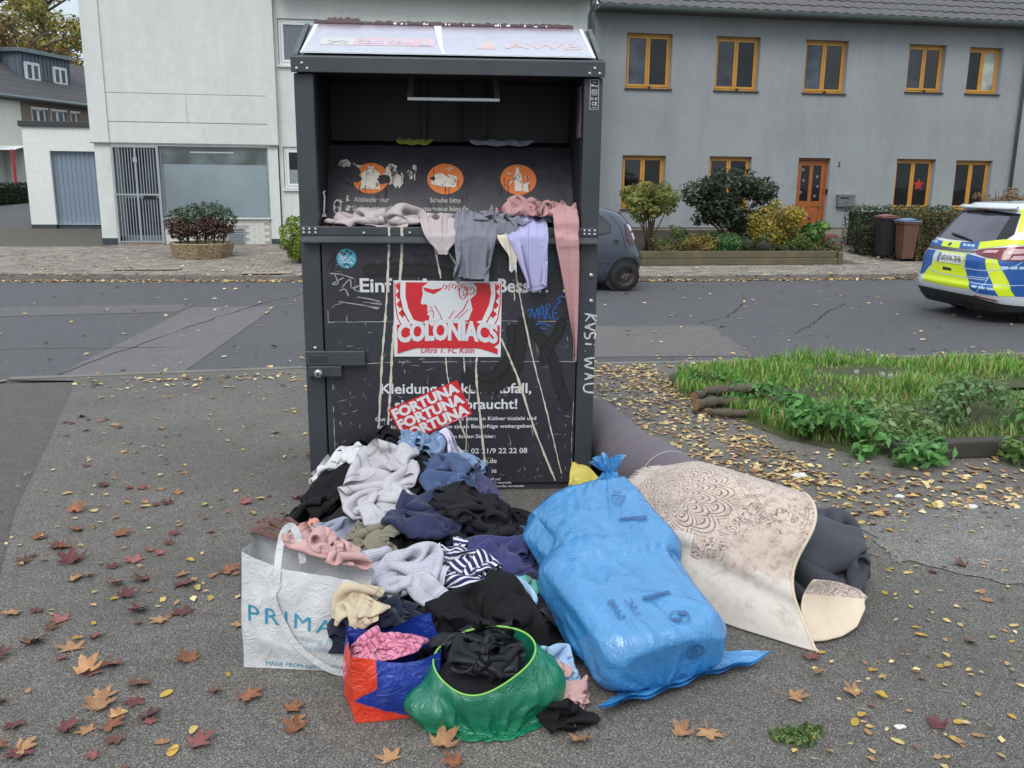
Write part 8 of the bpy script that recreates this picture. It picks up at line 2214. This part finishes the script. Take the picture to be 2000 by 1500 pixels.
for k, (x, y, h) in enumerate(((3.62, 5.95, .26), (3.80, 5.9, .25), (3.84, 5.86, .24), (4.05, 5.5, .2))):
    t = thing('dandelion_clock', '%s' % ('leftmost white dandelion clock in the grass island', 'second white dandelion clock, tallest of the middle pair', 'third white dandelion clock, right one of the middle pair', 'rightmost white dandelion clock, lower than the others')[k], 'dandelion', (x, y, .03), 0, 'dandelion clocks in the grass island')
    MB().tube([(0, 0, 0), (.01, 0, h * .6), (0, 0, h)], .002, 4).build('stalk', M('pale_stalk', (140, 140, 90), .8), t)
    q = np.random.default_rng(k); d = q.normal(size=(260, 3)); d /= np.linalg.norm(d, axis=1, keepdims=True); V, F, T = leaf_arrays(np.array([0, 0, h]) + d * .022 * q.uniform(.7, 1, (260, 1)), d, .008, tl((206, 206, 200), (190, 190, 184)), .5, q); np_mesh('seed_head', V, F, m_leafy, T, t)
t = thing('dandelion_flower', 'single yellow dandelion flower at the right of the grass island', 'dandelion', (4.82, 5.0, .03)); MB().tube([(0, 0, 0), (0, 0, .24)], .0025, 4).build('stalk', m_leaf_st := M('green_stalk', (96, 120, 60), .8), t)
q = np.random.default_rng(9); d = q.normal(size=(200, 3)); d[:, 2] = np.abs(d[:, 2]) * .5; V, F, T = leaf_arrays(np.array([0, 0, .245]) + d * np.array([.014, .014, .008]), d, .02, tl((226, 190, 30), (206, 170, 20)), .4, q); np_mesh('flower_head', V, F, m_leafy, T, t)
# cut branches and edging at the island
m_barkd = M('wet_branch_bark', (86, 78, 66), .9, .45, 14, 1.0, 50)
for k, (pts, r0, lab) in enumerate([([(2.42, 6.05, .05), (2.62, 6.12, .06), (2.85, 6.0, .05)], .045, 'short reddish brown cut branch lying in front at the left tip of the island'), ([(2.50, 6.30, .05), (2.9, 6.42, .07), (3.25, 6.32, .05)], .05, 'longer mossy cut branch lying behind the reddish one'), ([(2.46, 5.92, .035), (2.7, 5.82, .04), (2.98, 5.86, .03)], .032, 'thin grey cut branch at the very front of the pile'), ([(2.55, 6.2, .12), (2.8, 6.15, .14), (3.05, 6.22, .11)], .038, 'dark cut branch lying on top of the other branches')]):
    t = thing('cut_branch', lab, 'branch', (pts[0][0], pts[0][1], 0)); p = polyline(pts, 5); mb = MB(); mb.tube([tuple(Vector(a) - Vector((pts[0][0], pts[0][1], 0))) for a in p], [r0 * .85 * (1 + .22 * math.sin(i * 2.1 + k)) for i in range(len(p))], 10, cap=False); br = mb.build('bark', m_barkd, t, smooth=True)
    e = Vector(p[0]) - Vector((pts[0][0], pts[0][1], 0)); d = (Vector(p[0]) - Vector(p[1])).normalized(); MB().tube([tuple(e - d * .01), tuple(e + d * .004)], r0 * .8, 10).build('cut_face', M('pale_cut_wood', (150, 116, 84), .9, .2, 20), t)
eb = thing('edging_beam', 'dark weathered edging beam at the front of the grass island', 'edging beam', (3.95, 4.78, 0)); MB().box(-.75, 1.3, -.05, .05, 0, .11).build('beam', M('dark_wet_beam', (62, 58, 52), .9, .3, 5, .5, 40), eb, bevel=.012)
# litter on the ground
m_lit = M('white_litter', (206, 204, 200), .7, .08, 20)
for k, (x, y, s, lab) in enumerate(((2.47, 4.55, .05, 'crumpled white paper lying among the leaves behind the duvet'), (3.14, 3.95, .035, 'small white scrap of paper at the right among the leaves'), (2.85, 4.15, .03, 'tiny white paper scrap right of the duvet'), (1.62, 2.23, .02, 'white bottle cap on the asphalt at the lower right'))):
    mb = MB(); r_ = random.Random(k); rings = [[(s * r * math.cos(a) * r_.uniform(.7, 1.2), s * .6 * r * math.sin(a) * r_.uniform(.7, 1.2), .003 + s * .5 * z * r_.uniform(.7, 1.1)) for a in [2 * PI * i / 10 for i in range(10)]] for r, z in ((1, 0), (.95, .4), (.6, .8), (.05, .9))]; mb.grid(rings, wrap=True); o = mb.build('paper_scrap' if k < 3 else 'bottle_cap', m_lit); o.location = (x, y, 0); tag(o, lab, 'litter')

# ================================================================== FALLEN LEAVES
def maple_mesh(name, seed, curl):
    r = random.Random(seed); lobes = [(0, 1.0), (52, .92), (-52, .92), (108, .62), (-108, .62)]; pts = []
    prof = []
    for a0, L in sorted(lobes, key=lambda q: -q[0]):
        for da, f in ((23, .52), (17, .70), (14, .66), (9, .86), (6, .82), (0, 1.0), (-6, .82), (-9, .86), (-14, .66), (-17, .70), (-23, .52)):
            prof.append((a0 + da * (1 if L > .7 else .9), L * f * r.uniform(.93, 1.07)))
        prof.append((a0 - 26, .42))
    prof = prof[:-1] + [(-150, .30), (180, .10), (150, .30)]
    out = [(.5 * l * math.sin(rad(a)), .5 * l * math.cos(rad(a))) for a, l in prof]
    def hz(x, y): d = math.hypot(x, y); return curl * (d * d * 1.6 + .10 * math.sin(x * 9 + seed) * math.cos(y * 8 + seed * 2) + .06 * abs(math.sin(6 * math.atan2(x, y))) * d) + .012
    bm = bmesh.new(); c = bm.verts.new((0, 0, hz(0, 0))); mid = [bm.verts.new((x * .55, y * .55, hz(x * .55, y * .55))) for x, y in out]; ou = [bm.verts.new((x, y, hz(x, y))) for x, y in out]; n = len(out)
    for i in range(n):
        j = (i + 1) % n; bm.faces.new((c, mid[j], mid[i])); bm.faces.new((mid[i], mid[j], ou[j], ou[i]))
    s0, s1, s2, s3 = [bm.verts.new(p) for p in ((-.012, -.05, .015), (.012, -.05, .015), (.008, -.62, .03 + curl * .2), (-.008, -.62, .03 + curl * .2))]; bm.faces.new((s0, s1, s2, s3))
    me = bpy.data.meshes.new(name); bm.to_mesh(me); bm.free(); me.polygons.foreach_set('use_smooth', [True] * len(me.polygons)); return me
def oval_mesh(name, seed, curl, asp=.55):
    n = 12; out = [(.5 * asp * math.sin(2 * PI * i / n) * (1 + .15 * math.cos(2 * PI * i / n)), .5 * math.cos(2 * PI * i / n)) for i in range(n)]
    bm = bmesh.new(); hz = lambda x, y: curl * ((x * 1.4) ** 2 * 3 + y * y * 1.2 + .05 * math.sin(y * 8 + seed)) + .012
    mid = [bm.verts.new((0, y * .9, hz(0, y) - .01)) for y in (.5, .25, 0, -.25, -.5)]; ou = [bm.verts.new((x, y, hz(x, y))) for x, y in out]; c = mid[2]
    for i in range(n): bm.faces.new((c, ou[(i + 1) % n], ou[i]))
    for v in mid[:2] + mid[3:]: bm.verts.remove(v)
    me = bpy.data.meshes.new(name); bm.to_mesh(me); bm.free(); return me
def M_leaf(name, col, col2, rough=.7):
    m, t = mat_new(name); n = t.noise(3.2, 5, .65); o = t.mix(t.ramp(n, [(.35, G(0)), (.65, G(1))]), s2l(col), s2l(col2))
    o = t.mix(1.0, o, t.ramp(t.noise(14, 3, .6), [(.3, G(.72)), (.7, G(1.15))]), 'MULTIPLY')
    rnd = t.new('ShaderNodeObjectInfo').outputs['Random']; o = t.mix(1.0, o, t.ramp(rnd, [(0, G(.72)), (1, G(1.2))]), 'MULTIPLY')
    t.link(o, t.b.inputs['Base Color']); t.b.inputs['Roughness'].default_value = rough
    t.link(t.bump(t.noise(16, 3, .6), .5, .02), t.b.inputs['Normal']); return m
LM = {'dark red': M_leaf('dark_red_leaf', (86, 40, 42), (112, 62, 60)), 'orange brown': M_leaf('orange_brown_leaf', (156, 100, 64), (124, 74, 50)), 'tan': M_leaf('tan_leaf', (186, 144, 100), (158, 112, 78)), 'dark brown': M_leaf('dark_brown_leaf', (92, 58, 42), (120, 80, 58)), 'yellow': M_leaf('yellow_leaf', (206, 170, 66), (186, 146, 60)), 'pale yellow': M_leaf('pale_yellow_leaf', (206, 184, 116), (196, 168, 100)), 'pinkish red': M_leaf('pinkish_red_leaf', (156, 96, 88), (128, 70, 66))}
meshes = {}
for c in LM:
    for k, cu in enumerate((.12, .34, .62)):
        me = maple_mesh('maple_leaf', k * 7 + 1, cu); me.materials.append(LM[c]); meshes[c, 'maple', k] = me
    for k, cu in enumerate((.1, .45)):
        me = oval_mesh('oval_leaf', k, cu); me.materials.append(LM[c]); meshes[c, 'oval', k] = me
lr = random.Random(77); nl = [0]
taken = []
def zone(x, y):
    if x < -.95: return 'at the left pavement edge'
    if y > 5.6 and x < 1: return 'towards the road'
    if x < -.25 and y > 3.6: return 'left of the clothing bank'
    if x < -.3: return 'left of the white bag'
    if y < 2.75 and x < .9: return 'in front of the bags'
    if x > 1.6 and y < 3.4: return 'at the lower right'
    if x > 1.2 and y < 3.4: return 'in front of the blue sack'
    return 'near the grass island'
def put_leaf(kind, col, x, y, s, rz=None, flip=False):
    k = lr.randrange(3 if kind == 'maple' else 2); o = bpy.data.objects.new('maple_leaf' if kind == 'maple' else 'small_leaf', meshes[col, kind, k]); COL.objects.link(o)
    o.location = (x, y, .002 + lr.uniform(0, .003)); o.rotation_euler = (lr.uniform(-.08, .08), lr.uniform(-.08, .08), lr.uniform(0, 6.28) if rz is None else rz); o.scale = (s, s, s * lr.uniform(.7, 1.5))
    lab = f"{col} {'maple' if kind == 'maple' else 'oval'} leaf lying {zone(x, y)}"
    tag(o, lab, 'leaf', f"{'maple' if kind == 'maple' else 'small oval'} leaves {col} {zone(x, y)}"); nl[0] += 1
# the large leaves one can point at, in their places on the pavement
for col, x, y, s in [('orange brown', -.62, 2.98, .15), ('orange brown', -.40, 2.72, .15), ('pinkish red', -.52, 2.48, .15), ('orange brown', -.255, 2.62, .12), ('tan', -.24, 2.55, .11), ('orange brown', -.235, 2.50, .12), ('tan', .20, 2.36, .16), ('tan', -.96, 2.95, .16), ('tan', -.86, 2.72, .17), ('dark red', -.93, 2.62, .13), ('dark red', -.70, 2.66, .13), ('orange brown', -.80, 2.62, .14), ('dark red', -1.02, 2.52, .14), ('dark red', -.76, 3.62, .16), ('orange brown', -.60, 3.72, .17), ('dark red', -.88, 3.40, .15), ('dark red', -.70, 3.35, .16), ('tan', -.78, 3.3, .12),
                        ('orange brown', -.42, 3.26, .15), ('tan', -.48, 3.22, .10), ('dark red', -1.28, 3.9, .2), ('pinkish red', -1.0, 3.88, .16), ('orange brown', -1.15, 4.2, .16), ('orange brown', -1.45, 4.55, .16), ('dark red', -1.40, 4.95, .13), ('pinkish red', -.35, 4.6, .12), ('pinkish red', -.62, 4.55, .13), ('dark red', -1.0, 4.6, .12), ('orange brown', -1.2, 3.2, .15), ('pinkish red', -1.15, 3.35, .14), ('tan', -1.05, 3.12, .16), ('dark brown', -.92, 3.68, .15), ('tan', -1.22, 3.72, .12), ('tan', -1.35, 3.45, .13), ('dark red', -1.3, 3.1, .15),
                        ('tan', 1.37, 2.44, .13), ('tan', 1.58, 2.42, .11), ('tan', 1.02, 2.30, .14), ('tan', .93, 2.30, .12), ('orange brown', .72, 2.95, .10), ('tan', .62, 2.33, .13), ('dark brown', -.3, 5.3, .14), ('orange brown', -.12, 5.6, .16), ('orange brown', -.2, 5.05, .13)]:
    put_leaf('maple', col, x, y, s * .88)
def free(x, y):
    l = (np.array([x, y, 0]) - C0) @ RC
    if 0 < l[0] < 1.51 and 0 < l[1] < 1.15: return False
    if -.0 < l[0] < 1.3 and -2.15 < l[1] < 0: return False
    if 1.1 < l[0] < 2.0 and -2.2 < l[1] < -.6: return False
    if 1.6 < l[0] < 2.45 and -1.75 < l[1] < -.5: return False
    if 1.2 < x < 1.75 and 3.7 < y < 5.4: return False
    return True
def edge_x(y): return float(np.interp(y, [1.2, 2.5, 3.4, 4.6, 5.9, 7.3], [-1.05, -1.2, -1.42, -1.74, -1.98, -2.25]))
tries = 0
while nl[0] < 135 and tries < 4000:
    tries += 1; y = lr.choice([lr.uniform(2.2, 4.2), lr.uniform(2.2, 6.5)]); x = edge_x(y) + abs(lr.gauss(0, .55)) if lr.random() < .7 else lr.uniform(edge_x(y), 3.0)
    if not free(x, y) or inpoly(np.array([x]), np.array([y]), ISL)[0]: continue
    put_leaf('maple', lr.choice(['dark red', 'dark red', 'orange brown', 'tan', 'tan', 'dark brown', 'pinkish red']), x, y, lr.uniform(.055, .12))
while nl[0] < 300:
    y = lr.uniform(2.1, 4.6) if lr.random() < .75 else lr.uniform(4.6, 7.4); x = lr.uniform(edge_x(y), 3.1) if lr.random() < .6 else lr.uniform(1.3, 2.6)
    if not free(x, y) or inpoly(np.array([x]), np.array([y]), ISL)[0]: continue
    put_leaf('oval', lr.choice(['yellow', 'pale yellow', 'pale yellow', 'tan', 'yellow']), x, y, lr.uniform(.025, .055))
# the countless small ones
q = np.random.default_rng(55)
def litter(n, fx, size, tints, z=.004, name='leaf_litter', label=None):
    X, Y = fx(n, q); m = np.array([free(a, b) for a, b in zip(X, Y)]); X, Y = X[m], Y[m]
    Z = np.where(Y > np.interp(X, [-30, -2.9, 2.8, 60], [7.2, 7.8, 7.8, 7.6]), -.026, 0) + z
    Z = np.where((Y > kerb_y(X)), np.vectorize(zs)(Y) + .008, Z)
    P = np.stack([X, Y, Z + q.uniform(0, .008, len(X))], 1); N = q.normal(size=(len(X), 3)) * .2 + [0, 0, 1]
    V, F, T = leaf_arrays(P, N, size, tints, .66, q, fold=.18)
    V[:, 2] = np.maximum(V[:, 2], np.repeat(Z, 4) - .001)
    o = np_mesh(name, V, F, m_litter, T); tag(o, label, 'leaves', kind='stuff')
m_litter = M_attr('dry_leaf', .75, var=.12)
TL = tl((190, 160, 112), (172, 138, 92), (200, 176, 122), (150, 112, 78), (184, 152, 84), (120, 84, 62), (206, 184, 136))
litter(1700, lambda n, q: (lambda t, s: (2.35 + s + (1 - t) * .0, 4.4 + 3.3 * t))(q.uniform(0, 1, n), -np.abs(q.normal(0, .55, n)) + .28), .044, TL, label='dense dry leaves between the clothing bank and the grass island')
litter(900, lambda n, q: (q.uniform(1.9, 5.5, n), 3.6 + np.abs(q.normal(0, .5, n)) + .3), .05, TL, label='dry leaves along the front of the grass island')
litter(1000, lambda n, q: (q.uniform(-2.3, 9.0, n), 7.75 + q.normal(0, .22, n)), .055, TL, label='dry leaves along the near road edge')
litter(2600, lambda n, q: (lambda x: (x, kerb_y(x) - .05 + q.normal(0, .10, n) - .06))(q.uniform(-12, 13, n)), .075, TL, label='dry leaves gathered along the far kerb')
litter(900, lambda n, q: (q.uniform(-12, 13, n), q.uniform(15.2, 19.5, n)), .07, TL, label='dry leaves scattered over the far brick pavement')
litter(320, lambda n, q: (q.uniform(-5, 11, n), q.uniform(7.9, 14.8, n)), .07, TL, label='dry leaves scattered over the road')
litter(420, lambda n, q: (q.uniform(-1.9, 2.2, n), q.uniform(3.4, 7.6, n)), .035, TL, label='small dry leaves scattered over the pavement')
litter(500, lambda n, q: (q.uniform(1.2, 3.6, n), q.uniform(1.9, 4.0, n)), .028, TL, label='tiny dry leaves on the asphalt at the right')

# one label per leaf: order those of a kind as they stand from left to right in view
from bpy_extras.object_utils import world_to_camera_view
bpy.context.view_layer.update()
ORD = 'leftmost,second,third,fourth,fifth,sixth,seventh,eighth,ninth,tenth,eleventh,twelfth,thirteenth,fourteenth,fifteenth,sixteenth,seventeenth,eighteenth,nineteenth,twentieth'.split(',') + ['twenty-' + w for w in 'first,second,third,fourth,fifth,sixth,seventh,eighth,ninth'.split(',')] + ['thirtieth'] + ['thirty-' + w for w in 'first,second,third,fourth,fifth,sixth,seventh,eighth,ninth'.split(',')] + ['fortieth']
buckets = {}
for o in bpy.data.objects:
    if o.name.startswith(('maple_leaf', 'small_leaf')): buckets.setdefault(o['label'], []).append(o)
for lab, os_ in buckets.items():
    if len(os_) < 2: continue
    os_.sort(key=lambda o: world_to_camera_view(SC, cam, o.location).x)
    for i, o in enumerate(os_): o['label'] = lab.replace('lying', ('leftmost' if i == 0 else ORD[min(i, 39)] + ' from left') + ' of those')
